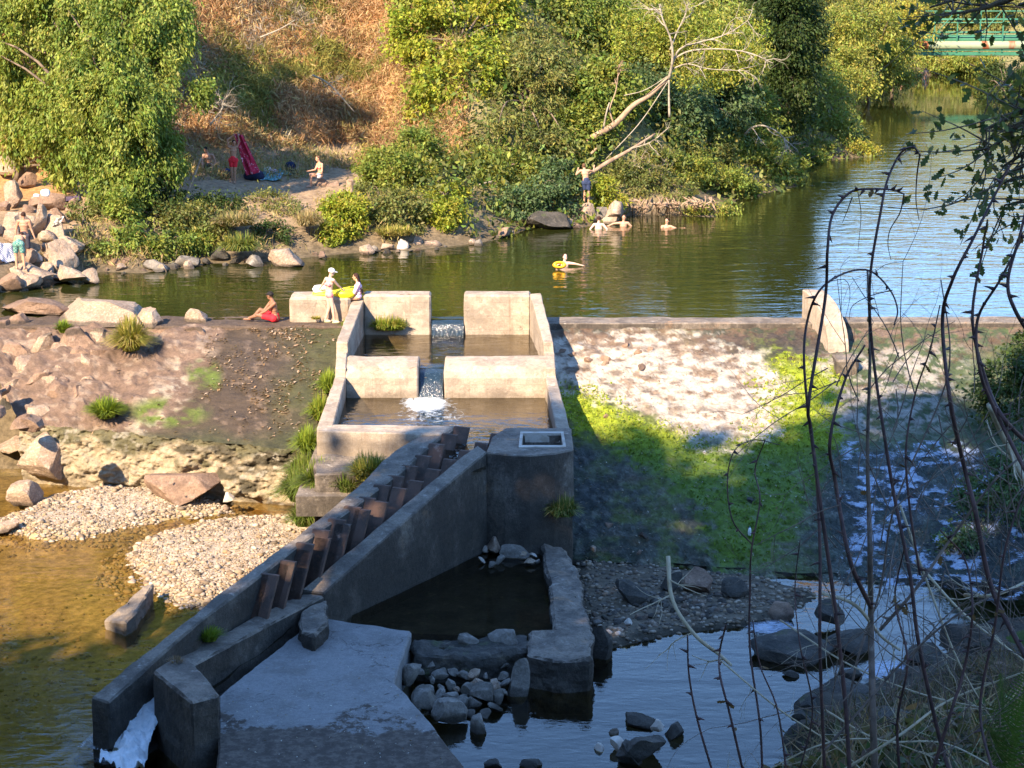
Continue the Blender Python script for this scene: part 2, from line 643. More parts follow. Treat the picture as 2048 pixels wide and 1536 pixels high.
# ------------------------------------------------------------------ camera, light, sky
cam = bpy.data.cameras.new('camera')
cam.sensor_width = 36
cam.lens = FPX * 36 / 2048
cam.clip_start = .1
cam.clip_end = 2000
camo = bpy.data.objects.new('camera', cam)
camo.location = (0, 0, H)
camo.rotation_euler = (math.pi / 2 - PITCH, 0, 0)
COL.objects.link(camo)
scene.camera = camo

SUN_EL, SUN_AZ = 35.0, 32.0       # light travels towards +Y, turned towards +X
sx, sy, sz = math.sin(RAD(SUN_AZ)) * math.cos(RAD(SUN_EL)), math.cos(RAD(SUN_AZ)) * math.cos(RAD(SUN_EL)), math.sin(RAD(SUN_EL))
sun = bpy.data.lights.new('sun', 'SUN')
sun.energy = 4.3
sun.angle = RAD(.55)
sun.color = (1.0, .80, .57)
suno = bpy.data.objects.new('sun', sun)
suno.rotation_euler = Vector((sx, sy, -sz)).to_track_quat('-Z', 'Y').to_euler()
suno.location = (-20, -20, 40)
COL.objects.link(suno)
w = bpy.data.worlds.new('World')
scene.world = w
w.use_nodes = True
sky = w.node_tree.nodes.new('ShaderNodeTexSky')
sky.sky_type = 'NISHITA'
sky.sun_disc = False
sky.ozone_density = 6.5
sky.dust_density = 0
sky.sun_elevation = RAD(SUN_EL)
sky.sun_rotation = math.atan2(-sx, -sy)
bgn = w.node_tree.nodes['Background']
bgn.inputs['Strength'].default_value = .15
w.node_tree.links.new(sky.outputs[0], bgn.inputs['Color'])
vs = scene.view_settings
vs.view_transform = 'Standard'
vs.look = 'None'
vs.gamma = 1
vs.exposure = 1.75
scene.cycles.max_bounces = 6
scene.cycles.transparent_max_bounces = 12
scene.cycles.caustics_reflective = False
scene.cycles.caustics_refractive = False
scene.cycles.use_denoising = True

def proj(p):
    """picture coordinates of world points (n,3)"""
    p = np.asarray(p, float)
    dz = p[..., 1] * CP - (p[..., 2] - H) * SP
    up = p[..., 1] * SP + (p[..., 2] - H) * CP
    return 1024 + FPX * p[..., 0] / dz, 768 - FPX * up / dz

def seg_d(x, y, poly, closed=False):
    """distance of points to a polyline"""
    poly = np.asarray(poly, float)
    best = np.full(x.shape, 1e9)
    n = len(poly)
    for i in range(n if closed else n - 1):
        a, b = poly[i], poly[(i + 1) % n]
        d = b - a
        t = np.clip(((x - a[0]) * d[0] + (y - a[1]) * d[1]) / (d @ d), 0, 1)
        best = np.minimum(best, np.hypot(x - a[0] - t * d[0], y - a[1] - t * d[1]))
    return best

def inside(x, y, poly):
    poly = np.asarray(poly, float)
    r = np.zeros(x.shape, bool)
    n = len(poly)
    for i in range(n):
        a, b = poly[i], poly[(i + 1) % n]
        if a[1] == b[1]:
            continue
        c = ((a[1] > y) != (b[1] > y)) & (x < (b[0] - a[0]) * (y - a[1]) / (b[1] - a[1]) + a[0])
        r ^= c
    return r

def sdist(x, y, poly):
    d = seg_d(x, y, poly, True)
    return np.where(inside(x, y, poly), -d, d)

def ell(px, py, cx, cy, rx, ry, soft=.35):
    """soft elliptical patch"""
    d = np.hypot((px - cx) / rx, (py - cy) / ry)
    return sstep(1 + soft, 1 - soft, d)

def lerp3(c, col, k):
    return c * (1 - k[:, None]) + np.asarray(col)[None] * k[:, None]

# ------------------------------------------------------------------ terrain
shore_px = [(-260, 610), (0, 590), (95, 572), (200, 545), (290, 546), (430, 527), (490, 529), (610, 516), (700, 507), (830, 501), (960, 487), (1030, 470),
            (1060, 456), (1165, 456), (1200, 450), (1260, 432), (1350, 431), (1430, 436), (1480, 398), (1600, 372), (1605, 328),
            (1690, 318), (1745, 314), (1700, 225), (1690, 190), (1790, 168), (1850, 151), (1930, 149), (2000, 150)]
shore = [P(x, y, 0)[:2] for x, y in shore_px]
river_poly = [(-26, 50)] + [tuple(s) for s in shore] + [(46, 168), (43, 140), (37, 105), (33, 80), (31, 56), (31, 50)]
gravel_poly = [P(x, y, -3.45)[:2] for x, y in [(40, 1030), (110, 990), (200, 958), (330, 962), (400, 988), (430, 1000), (340, 1008), (260, 1026), (180, 1042), (90, 1046)]]
gravel_poly2 = [P(x, y, -3.45)[:2] for x, y in [(290, 1090), (345, 1052), (450, 1030), (560, 1020), (640, 1018), (590, 1090), (490, 1145), (405, 1178), (345, 1160), (305, 1125)]]
toe_poly = [P(x, y, -3.6)[:2] for x, y in [(1165, 1120), (1300, 1130), (1500, 1150), (1620, 1180), (1560, 1225), (1480, 1240), (1330, 1255), (1210, 1285), (1165, 1200)]]
rbank_poly = [P(x, y, -3.5)[:2] for x, y in [(1600, 1536), (1590, 1440), (1620, 1380), (1720, 1360), (1830, 1290), (1930, 1240), (2300, 1200), (2600, 1600)]]

def ground_z(X, Y):
    d = sdist(X, Y, river_poly)
    nz = fbm(np.stack([X * .22, Y * .22, X * 0 + 3], -1), 4)
    nf = fbm(np.stack([X * 1.1, Y * 1.1, X * 0 + 9], -1), 4)
    # banks of the reservoir
    plate = 12.5 - 9.5 * sstep(-8.0, -1.0, X)
    zb = 1.35 * sstep(0, 3.2, d) + .06 * np.maximum(d - 3, 0)
    hill = .74 * np.maximum(0, d - plate + nz * .8)
    hill = np.where(hill > 11, 11 + (hill - 11) * .15, hill)
    bank = zb + hill + nf * .10 * sstep(0, 2, d) + nz * .25 * sstep(1, 6, d)
    bed = -np.clip(-d * .5, 0, 2.2)
    up = np.where(d > 0, bank, bed)
    # downstream: low bed, gravel bars, both banks, the slope under the viewer
    lo = -4.35 + nf * .10
    g = np.minimum(sdist(X, Y, gravel_poly), sdist(X, Y, gravel_poly2)) + .25 * fbm(np.stack([X * .8, Y * .8, X * 0 + 2], -1), 3)
    lo = np.maximum(lo, -3.60 - np.minimum(.30 * np.maximum(g, 0), .30) - .07 * np.maximum(g - 1, 0) + .06 * nf + .10 * np.clip(-g, 0, 1))
    g2 = sdist(X, Y, toe_poly)
    lo = np.maximum(lo, -3.62 - .8 * np.maximum(g2, 0) + .05 * nf)
    g3 = sdist(X, Y, rbank_poly)
    lo = np.maximum(lo, np.where(g3 < 0, -3.62 - .10 * np.maximum(g3, -6), -3.62 - 1.1 * g3) + .22 * nf)
    lb = -15.6 - .14 * (Y - 40) - X
    lo = np.maximum(lo, -4.2 + .75 * lb + .2 * nf)
    near = 9.15 - .215 * Y + .42 * sstep(.5, 1.7, X) - .9 * np.maximum(0, Y - 6.3) - .5 * np.maximum(0, -X - .6) * sstep(2.5, 4.5, Y) + nf * .05
    lo = np.maximum(lo, near)
    k = sstep(54.0, 55.2, Y + .0 * X)
    return lo * (1 - k) + up * k

def ground_h(x, y):
    return float(ground_z(np.array([float(x)]), np.array([float(y)]))[0])

gx = np.concatenate([np.arange(-70, -16, 1.5), np.arange(-16, 22, .22), np.arange(22, 60, .8), np.arange(60, 110, 3)])
gy = np.concatenate([np.arange(-14, 28, .6), np.arange(28, 56, .22), np.arange(56, 96, .3), np.arange(96, 200, .8), np.arange(200, 420, 8)])
GX, GY = np.meshgrid(gx, gy)
GZ = ground_z(GX.ravel(), GY.ravel())
gv = np.stack([GX.ravel(), GY.ravel(), GZ], -1)
nx, ny = len(gx), len(gy)
ii = (np.arange(ny - 1)[:, None] * nx + np.arange(nx - 1)[None]).ravel()
gf = np.stack([ii, ii + 1, ii + nx + 1, ii + nx], -1)
px, py = proj(gv)
dR = sdist(gv[:, 0], gv[:, 1], river_poly)
gc = np.tile(np.array([.20, .15, .095]), (len(gv), 1))
n1 = fbm(np.stack([gv[:, 0] * .5, gv[:, 1] * .5, gv[:, 2] * .5], -1), 4)
n2 = fbm(np.stack([gv[:, 0] * 2, gv[:, 1] * 2, gv[:, 2] * 2 + 5], -1), 4)
far = (gv[:, 1] > 54).astype(float)
gc = lerp3(gc, (.36, .185, .075), far * sstep(11, 15, dR + 2 * n1))                 # dry hillside
gc = lerp3(gc, (.29, .205, .125), far * sstep(1.5, 3, dR) * sstep(14.5, 11.5, dR))      # trodden flat
gc = lerp3(gc, (.42, .24, .10), far * ell(px, py, 60, 350, 110, 60))                  # orange litter left
gc = lerp3(gc, (.13, .10, .06), far * sstep(1.8, .2, dR))
gc = lerp3(gc, (.12, .13, .045), far * sstep(-4, 0, gv[:, 0]) * sstep(.5, 3, dR) * .8)
dn = 1 - far
gl = np.minimum(sdist(gv[:, 0], gv[:, 1], gravel_poly), sdist(gv[:, 0], gv[:, 1], gravel_poly2))
gc = lerp3(gc, (.36, .275, .135), dn * sstep(-6.9, -7.2, gv[:, 0]) * sstep(-3.4, -3.6, gv[:, 2]))
gc = lerp3(gc, (.17, .135, .05), dn * sstep(2.2, 7.5, gl + 1.6 * n1))
gc = lerp3(gc, (.40, .33, .25), dn * sstep(.5, -.3, gl + .3 * n2))
gc = lerp3(gc, (.40, .24, .08), dn * ell(px, py, 510, 1012, 75, 20) * .8)
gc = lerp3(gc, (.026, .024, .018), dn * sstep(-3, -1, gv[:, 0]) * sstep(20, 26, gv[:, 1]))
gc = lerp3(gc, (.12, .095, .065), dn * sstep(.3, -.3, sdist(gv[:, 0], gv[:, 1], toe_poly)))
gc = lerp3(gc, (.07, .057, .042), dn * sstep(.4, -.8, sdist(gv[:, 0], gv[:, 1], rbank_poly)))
gc = lerp3(gc, (.11, .095, .05), sstep(20, 12, gv[:, 1]))
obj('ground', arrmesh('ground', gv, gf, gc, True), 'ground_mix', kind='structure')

# ------------------------------------------------------------------ water
def plane(name, x0, x1, y0, y1, z, mat, step=None, foam=None):
    if step is None:
        me = arrmesh(name, [(x0, y0, z), (x1, y0, z), (x1, y1, z), (x0, y1, z)], [(0, 1, 2, 3)])
    else:
        xs, ys = np.arange(x0, x1 + step, step), np.arange(y0, y1 + step, step)
        A, B = np.meshgrid(xs, ys)
        V = np.stack([A.ravel(), B.ravel(), np.full(A.size, z)], -1)
        i = (np.arange(len(ys) - 1)[:, None] * len(xs) + np.arange(len(xs) - 1)[None]).ravel()
        me = arrmesh(name, V, np.stack([i, i + 1, i + len(xs) + 1, i + len(xs)], -1), None, True)
        a = me.attributes.new('foam', 'FLOAT', 'POINT')
        a.data.foreach_set('value', np.asarray(foam(V), np.float32))
    return obj(name, me, mat, kind='structure')
plane('river', -45, 110, 56.5, 260, 0, 'river_water')
plane('stream', -40, 50, 16, 53.0, -3.72, 'stream_water')

# ------------------------------------------------------------------ weir faces
def patch(corners, nu, nv, sag=0):
    A, B, C, D = (np.asarray(c) for c in corners)
    u, v = np.meshgrid(np.linspace(0, 1, nu), np.linspace(0, 1, nv))
    u, v = u.ravel()[:, None], v.ravel()[:, None]
    V = (A * (1 - u) + B * u) * (1 - v) + (D * (1 - u) + C * u) * v
    i = (np.arange(nv - 1)[:, None] * nu + np.arange(nu - 1)[None]).ravel()
    return V, np.stack([i, i + nu, i + nu + 1, i + 1], -1), u[:, 0], v[:, 0]

t = NT('weir_mix')
c = t.attr('col')
wet = t.attr('wet', 'Fac')
n1_ = t.noise(4, 8, .75, (.7, 1.3, 1))
n2_ = t.noise(21, 6, .8, (.7, 1.2, 1))
g = t.n('ShaderNodeMapRange')
for k, v in (('From Min', .30), ('From Max', .70), ('To Min', .32), ('To Max', 1.65)):
    g.inputs[k].default_value = v
t.l(t.math('ADD', t.math('MULTIPLY', n1_, .6), t.math('MULTIPLY', n2_, .4)), g.inputs['Value'])
cc = t.n('ShaderNodeVectorMath', operation='SCALE')
t.l(c, cc.inputs[0])
t.l(g.outputs[0], cc.inputs['Scale'])
ro = t.math('SUBTRACT', .92, t.math('MULTIPLY', wet, .70))
t.done(t.bsdf(cc.outputs[0], ro, t.bump(t.math('ADD', n1_, n2_), 1.0, .07), .35).outputs[0])

def setwet(me, k):
    a = me.attributes.new('wet', 'FLOAT', 'POINT')
    a.data.foreach_set('value', np.asarray(k, np.float32))

# left apron
wl = thing('weir', 'brown sloping stone weir face with dead leaves, left of the fish ladder', 'weir', P(400, 650, 0))
V, F, u, v = patch([P(-60, 652, .03), P(692, 650, .03), P(660, 905, -2.15), P(40, 846, -2.0)], 260, 150)
nn = fbm(np.stack([V[:, 0] * 1.6, V[:, 1] * 1.6, V[:, 2]], -1), 5)
rgh = .05 + .16 * sstep(430, 250, proj(V)[0] + (proj(V)[1] - 740) * .7)
V[:, 2] += nn * rgh - .05
V[:, 2] += .10 * np.sin(np.clip(v, 0, 1) * math.pi)
px, py = proj(V)
m1 = fbm(np.stack([px / 60, py / 40, px * 0], -1), 4)
m2 = fbm(np.stack([px / 16, py / 9, px * 0 + 4], -1), 4)
line = px - (440 - (py - 650) * .72) + 22 * m1
col = np.tile(np.array([.215, .145, .105]), (len(V), 1))
col = lerp3(col, (.36, .27, .20), sstep(.1, .6, m2) * .8)
col = lerp3(col, (.092, .066, .043), sstep(-10, 45, line))
col = lerp3(col, (.30, .215, .15), sstep(.42, .75, m2) * sstep(30, 90, line) * .4)
col = lerp3(col, (.46, .385, .29), sstep(46, 10, np.abs(line + 8)) * sstep(680, 760, py) * sstep(-.35, .35, m2))
col = lerp3(col, (.125, .17, .03), np.maximum(ell(px, py, 405, 755, 36, 36), ell(px, py, 335, 825, 75, 28)) * sstep(-.7, .0, m1 + .5 * m2))
col = lerp3(col, (.075, .085, .028), sstep(520, 640, px + 30 * m1) * .75)
col = lerp3(col, (.065, .07, .03), sstep(845, 885, py + 12 * m1) * .8)
me = arrmesh('weir_face', V, F, col, True)
setwet(me, sstep(20, 90, line) * .55)
obj('weir_face', me, 'weir_mix', wl)
crest_m = MB().prism([(-24, 55.35, .02), (-4.55, 55.35, .02), (-4.55, 56.9, .015), (-24, 56.9, .015)], -.8)
obj('crest', worn(crest_m, 'crest', .22, .035, 2, .05, 31), 'brown_rock', wl)
BVL = (V.copy(), F.copy())
# its ragged vertical end wall
V2, F2, u2, v2 = patch([P(40, 846, -2.0), P(660, 905, -2.15), P(660, 905, -2.15) + np.array([0, -.1, -2.2]), P(40, 846, -2.0) + np.array([0, -.1, -2.2])], 240, 70)
b2 = fbm(np.stack([V2[:, 0] * 1.7, V2[:, 1], V2[:, 2] * 2.6 + 8], -1), 6, .68)
V2[:, 1] -= .15 * b2 + .06 + .10 * np.sin(v2 * math.pi)
V2[:, 1] += .22 * sstep(.60, .8, v2) * (1 + b2)
V2[:, 2] += .05 - .10 * sstep(.15, 0, v2) * (1 + b2) * .3
px, py = proj(V2)
m1 = fbm(np.stack([px / 45, py / 25, px * 0 + 2], -1), 5)
m2 = fbm(np.stack([px / 12, py / 9, px * 0 + 6], -1), 4)
col = np.tile(np.array([.45, .365, .24]), (len(V2), 1))
col = lerp3(col, (.41, .35, .26), sstep(.05, .5, m2) * .6)
col = lerp3(col, (.10, .085, .055), sstep(-.1, .4, m1 + (px - 470) / 260 - v2 * .4))
col = lerp3(col, (.42, .38, .30), sstep(.35, .6, m2) * sstep(380, 520, px) * .9)
col = lerp3(col, (.085, .085, .035), sstep(.24, .04, v2 + .25 * m1) * .8)
col = lerp3(col, (.42, .38, .30), sstep(.35, .6, m2) * sstep(.45, .2, v2) * sstep(320, 260, px) * .6)
me = arrmesh('end_wall', V2, F2[:, ::-1], col, True)
setwet(me, u2 * 0)
obj('end_wall', me, 'weir_mix', wl)

# right apron
wr = thing('weir', 'wide sloping weir face with white crust and bright green moss, right of the fish ladder', 'weir', P(1500, 655, 0))
V, F, u, v = patch([P(1085, 646, -.03), P(2500, 648, -.03), P(2500, 1215, -3.75), P(1060, 1128, -3.75)], 420, 210)
nn = fbm(np.stack([V[:, 0] * 1.5, V[:, 1] * 1.5, V[:, 2]], -1), 5, .6)
nb = fbm(np.stack([V[:, 0] * 5, V[:, 1] * 3.5, V[:, 2] + 7], -1), 4, .6)
nc_ = np.abs(fbm(np.stack([V[:, 0] * 2.2, V[:, 1] * 2.0, V[:, 2] * 0 + 3], -1), 4, .6))
V[:, 2] += (nn * .06 + nb * .04 - nc_ * .07) * sstep(0, .05, v)
V[:, 2] += .10 * np.sin(v * math.pi)
V[:, 1] += sstep(.93, 1, v) * (.55 * fbm(np.stack([V[:, 0] * .9, V[:, 0] * 0, V[:, 0] * 0], -1), 4))
px, py = proj(V)
m1 = fbm(np.stack([px / 70, py / 45, px * 0 + 1], -1), 5, .6)
m2 = fbm(np.stack([px / 17, py / 8, px * 0 + 5], -1), 5, .65)
m3 = fbm(np.stack([px / 30, py / 9, px * 0 + 8], -1), 4, .65)
white = sdist(px + 18 * m1, py + 14 * m1, [(1090, 680), (1250, 672), (1420, 690), (1540, 730), (1580, 790), (1545, 850), (1465, 888), (1380, 868), (1280, 818), (1190, 775), (1100, 772)])
moss = sdist(px + 16 * m1, py + 12 * m1, [(1110, 765), (1200, 790), (1300, 845), (1450, 890), (1530, 840), (1515, 770), (1580, 715), (1660, 745), (1665, 850), (1700, 900), (1610, 980), (1570, 1110), (1440, 1130), (1400, 1010), (1300, 930), (1180, 865), (1120, 830)])
col = np.tile(np.array([.055, .062, .042]), (len(V), 1))
col = lerp3(col, (.105, .13, .035), sstep(-.35, .4, m1 + .4 * m2))
col = lerp3(col, (.13, .105, .07), sstep(.2, .6, m3) * .6)
wht = sstep(26, -14, white + 20 * m2)
grey = sstep(-.30, .35, m2 + .3 * m1) * sstep(1560, 1640, px) * sstep(905, 830, py + 14 * m1) * sstep(1990, 1850, px)
mosw = sstep(30, -20, moss + 22 * m2)
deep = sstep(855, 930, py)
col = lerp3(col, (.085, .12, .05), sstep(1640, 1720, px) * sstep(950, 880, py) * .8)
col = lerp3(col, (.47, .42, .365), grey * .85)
colm = np.array([.31, .38, .026])[None] * (1 - deep[:, None]) + np.array([.125, .20, .018])[None] * deep[:, None]  # sunlit moss tone above, shaded tone painted in below
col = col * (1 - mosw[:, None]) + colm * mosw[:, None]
col = lerp3(col, (.62, .545, .445), wht)
col = lerp3(col, (.30, .245, .185), wht * sstep(-.1, .5, m3) * .6)
col = lerp3(col, (.24, .155, .095), wht * sstep(.35, .7, m2) * .75)
col = lerp3(col, (.19, .125, .085), sstep(722, 672, py + 16 * m1) * sstep(-.5, .25, m2) * .9)
col = lerp3(col, (.045, .04, .038), ell(px, py, 1590, 690, 130, 34) * sstep(-.3, .3, m2) * .8)  # dappled shadow and damp painted dark below the crest
col = lerp3(col, (.12, .07, .045), sstep(.5, .75, m3) * sstep(880, 780, py) * .6)
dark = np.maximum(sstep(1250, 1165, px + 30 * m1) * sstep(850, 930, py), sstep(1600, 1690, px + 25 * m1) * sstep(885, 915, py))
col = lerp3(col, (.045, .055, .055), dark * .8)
col = lerp3(col, (.24, .24, .19), sstep(.55, .85, m2) * sstep(870, 930, py) * .35)
wetv = np.clip(.95 * deep + .25 * sstep(1100, 1700, px) - wht - grey * .5 - mosw * .55, 0, 1)
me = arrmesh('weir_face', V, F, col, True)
setwet(me, wetv)
obj('weir_face', me, 'weir_mix', wr)
BVR = (V.copy(), F.copy())
for (xa, xb, za) in ((1080, 1625, .03), (1690, 2500, .05)):
    a0, a1 = P(xa, 641, za), P(xb, 643, za)
    m = MB().prism([(a0[0], 55.75, za), (a1[0], 55.75, za), (a1[0], 56.7, za), (a0[0], 56.7, za)], -.8)
    o = obj('coping', worn(m, 'coping', .3, .02, 2, .03), 'dark_concrete', wr)
# ragged toe under the right apron
V2, F2, u2, v2 = patch([P(1060, 1128, -3.75) + np.array([0, .25, .12]), P(2500, 1215, -3.75) + np.array([0, .25, .12]), P(2500, 1215, -3.75) + np.array([0, .5, -1]), P(1060, 1128, -3.75) + np.array([0, .5, -1])], 220, 14)
V2[:, 1] += .3 * fbm(np.stack([V2[:, 0] * 1.2, V2[:, 2] * 2, V2[:, 2]], -1), 4)
me = arrmesh('toe', V2, F2[:, ::-1], (.06, .052, .04), True)
setwet(me, u2 * 0)
obj('toe', me, 'weir_mix', wr)

# foam and painted pale-blue sky reflection running down the right end of the apron
from mathutils.bvhtree import BVHTree
_bl = BVHTree.FromPolygons(BVL[0].tolist(), BVL[1].tolist())
_br = BVHTree.FromPolygons(BVR[0].tolist(), BVR[1].tolist())
def on_face(tree_, x, y):
    d = ray(x, y)
    h = tree_.ray_cast(Vector((0, 0, H)), Vector(d.tolist()).normalized())[0]
    return np.array(h[:]) if h is not None else None
def wz(x, y):
    h = on_face(_bl, x, y)
    return h if h is not None else P(x, y, -1.0)
def wr_p(x, y):
    h = on_face(_br, x, y)
    return h if h is not None else P(x, y, -3.7)
def wr_z(x, y):
    return float(wr_p(x, y)[2])
def G(x, y, y0=56.5, y1=200):
    """terrain point seen at (x, y)"""
    ys = np.linspace(y0, y1, 4000)
    d = ray(x, y)
    hit = ground_z(d[0] / d[1] * ys, ys) > H + d[2] / d[1] * ys
    return Q(x, y, float(ys[np.argmax(hit)]))
cu, cv = 200, 110
V = []
for jj in range(cv):
    for i_ in range(cu):
        x_ = 1620 + 520 * i_ / (cu - 1)
        y_ = 886 + 318 * jj / (cv - 1)
        V.append(wr_p(x_, y_))
V = np.array(V)
i = (np.arange(cv - 1)[:, None] * cu + np.arange(cu - 1)[None]).ravel()
F = np.stack([i, i + cu, i + cu + 1, i + 1], -1)
V[:, 2] += .045 + .03 * fbm(np.stack([V[:, 0] * 3, V[:, 1] * 4, V[:, 0] * 0], -1), 4)
px, py = proj(V)
mm = fbm(np.stack([px / 60, py / 45, px * 0 + 11], -1), 4)
ma = fbm(np.stack([px / 22, py / 9, px * 0 + 13], -1), 4, .6)
fo = sstep(1650, 1720, px + 25 * mm) * (.35 + .55 * sstep(-.35, .25, mm + .25)) * sstep(1215, 1170, py + (px - 1700) * -.05 + 25 * mm)
fo = np.maximum(fo * (.55 + .55 * sstep(-.4, .4, ma)), .75 * sstep(14, 3, np.abs(py - 908 - (px - 1700) * .015 - 6 * ma)) * sstep(1680, 1720, px))
me = arrmesh('cascade', V, F, None, True)
a = me.attributes.new('foam', 'FLOAT', 'POINT')
a.data.foreach_set('value', fo.astype(np.float32))
t = NT('cascade_water')
f = t.attr('foam', 'Fac')
nz = t.noise(9, 8, .8, (.6, 1.7, 1), dist=.3)
kk = t.ramp(t.math('ADD', t.math('MULTIPLY', f, .55), nz), .80, 1.16)
n_ = t.bump(nz, 1, .06)
df = t.bsdf((.50, .58, .72), .35, n_, .6)  # pale blue stands in for sky mirrored in the wet film
tr = t.n('ShaderNodeBsdfTransparent')
m2_ = t.n('ShaderNodeMixShader')
t.l(kk, m2_.inputs[0]); t.l(tr.outputs[0], m2_.inputs[1]); t.l(df.outputs[0], m2_.inputs[2])
t.done(m2_.outputs[0])
obj('cascade', me, 'cascade_water', kind='structure')

# foam lying on the water at the riffles and below the outfall
def foam_sheet(name, cx, cy, rx, ry, z, dens, slope=0):
    n1_, n2_ = 60, 36
    V = []
    for jj in range(n2_):
        for i_ in range(n1_):
            p = P(cx + rx * (2 * i_ / (n1_ - 1) - 1), cy + ry * (2 * jj / (n2_ - 1) - 1), z)
            V.append(p)
    V = np.array(V)
    V[:, 2] += .05 * fbm(V * np.array([2.5, 2.5, 1]), 4)
    i = (np.arange(n2_ - 1)[:, None] * n1_ + np.arange(n1_ - 1)[None]).ravel()
    F = np.stack([i, i + n1_, i + n1_ + 1, i + 1], -1)
    px, py = proj(V)
    f = dens * ell(px, py, cx, cy, rx * .75, ry * .75, .5)
    me = arrmesh(name, V, F, None, True)
    a = me.attributes.new('foam', 'FLOAT', 'POINT')
    a.data.foreach_set('value', f.astype(np.float32))
    obj(name, me, 'cascade_water', kind='structure')
foam_sheet('riffle_foam', 1775, 1345, 70, 40, -3.62, 1.0)
foam_sheet('riffle_foam', 1545, 1255, 80, 22, -3.66, .95)
foam_sheet('outfall_foam', 235, 1500, 80, 50, -3.66, 1.0)

# ------------------------------------------------------------------ pier on the crest
pr = MB()
L, Rr = [], []
for a in np.linspace(0, math.pi / 2, 14):
    Yp, zp = 56.75 - 2.55 * math.sin(a) ** 1.0, -.75 + 1.62 * math.cos(a) ** .8
    xx = 8.80 + .17 * (56.75 - Yp)
    L.append((xx, Yp, zp)); Rr.append((xx + .60, Yp, zp))
Lb = [(L[0][0], L[0][1], -1.2), (L[-1][0], L[-1][1], -1.2)]
nL = len(L)
V = L + [Lb[1], Lb[0]] + Rr + [(Lb[1][0] + .6, Lb[1][1], -1.2), (Lb[0][0] + .6, Lb[0][1], -1.2)]
n_ = nL + 2
F = [tuple(range(n_)), tuple(range(2 * n_ - 1, n_ - 1, -1))] + [(i, n_ + i, n_ + (i + 1) % n_, (i + 1) % n_) for i in range(n_)]
pr.add(V, F)
pier = thing('pier', 'concrete pier with a rounded end standing on the weir crest', 'pier', (9, 55.3, -.5))
obj('shaft', worn(pr, 'shaft', .22, .015, 2, .03, 4), 'concrete', pier)
obj('footing', worn(MB().box((9.55, 53.3, -.85), (.62, 1.0, .75)), 'footing', .2, .05, 2, .05, 5), 'dark_concrete', pier)

# ------------------------------------------------------------------ fish ladder
Z1, Z2 = -.43, -1.07
fl = thing('fish_ladder', 'stepped concrete fish ladder with two pools and a long baffled outlet channel', 'fish ladder', (0, 50, -3))
YB, YS1, YS2, YE = 56.3, 52.0, 50.75, 46.2

def wallprof(edge_out, edge_in):
    """side wall from matching outer/inner top points, each given as 3-D"""
    m = MB()
    o = [np.asarray(p) for p in edge_out]
    i = [np.asarray(p) for p in edge_in]
    n = len(o)
    V = o + i + [np.array([p[0], p[1], -4.3]) for p in o] + [np.array([p[0], p[1], -4.3]) for p in i]
    F = []
    for k in range(n - 1):
        F += [(k, k + 1, n + k + 1, n + k), (2 * n + k, 3 * n + k, 3 * n + k + 1, 2 * n + k + 1),
              (k, 2 * n + k, 2 * n + k + 1, k + 1), (n + k, n + k + 1, 3 * n + k + 1, 3 * n + k)]
    F += [(0, n, 3 * n, 2 * n), (n - 1, 3 * n - 1, 4 * n - 1, 2 * n - 1)]
    return m.add(V, F)
so = [Q(704, 597, YB + .25), Q(673, 684.5, YS1), Q(673, 705, YS1 - .02), Q(671, 736, YS2), Q(670, 753, YS2 - .02), Q(634, 856, YE - .2)]
si = [Q(729, 597, YB + .25), Q(696, 684.5, YS1), Q(694, 705, YS1 - .02), Q(692, 736, YS2), Q(692, 753, YS2 - .02), Q(665, 856, YE - .2)]
obj('side_wall', worn(wallprof(so, si), 'side_wall', .3, .015, 2, .035, 1), 'concrete', fl)
so2 = [Q(1060, 587, YB + .0), Q(1087, 684, YS1), Q(1089, 705, YS1 - .02), Q(1090, 736, YS2), Q(1091, 753, YS2 - .02), Q(1112, 856, YE - .2)]
si2 = [Q(1082, 586, YB + .0), Q(1107, 684, YS1), Q(1109, 705, YS1 - .02), Q(1111, 736, YS2), Q(1113, 754, YS2 - .02), Q(1141, 860, YE - .2)]
obj('side_wall', worn(wallprof(so2, si2), 'side_wall', .3, .015, 2, .035, 2), 'concrete', fl)

def cross(xl, xr, Y0, Y1, z0, z1, zb, name='cross_wall', seed=0, bev=.09, mat='concrete', amp=.014):
    """block between two x's (metres at the front), front Y0 low edge z0, back Y1"""
    m = MB().prism([(xl, Y0, z0), (xr, Y0, z0), (xr, Y1, z1), (xl, Y1, z1)], zb)
    return obj(name, worn(m, name, .25, amp, 2.2, bev, seed), mat, fl)
qx = lambda x, y, Y: float(Q(x, y, Y)[0])
# back wall: end block left of the ladder, two blocks flanking the notch
cross(qx(579, 630, 56.1), qx(701, 630, 56.1), 56.05, 56.9, .76, .80, -1.2, 'cross_wall', 3, .08)
cross(qx(727, 630, YB), qx(861.5, 630, YB), YB, 56.95, .78, .80, -1.5, 'cross_wall', 4, .05)
cross(qx(928, 630, YB), qx(1061, 630, YB), YB, 56.95, .78, .80, -1.5, 'cross_wall', 5, .05)
cross(qx(855, 640, YB + .1), qx(935, 640, YB + .1), YB + .12, 56.9, -.08, -.06, -1.5, 'notch_sill', 6, .06, 'dark_concrete')
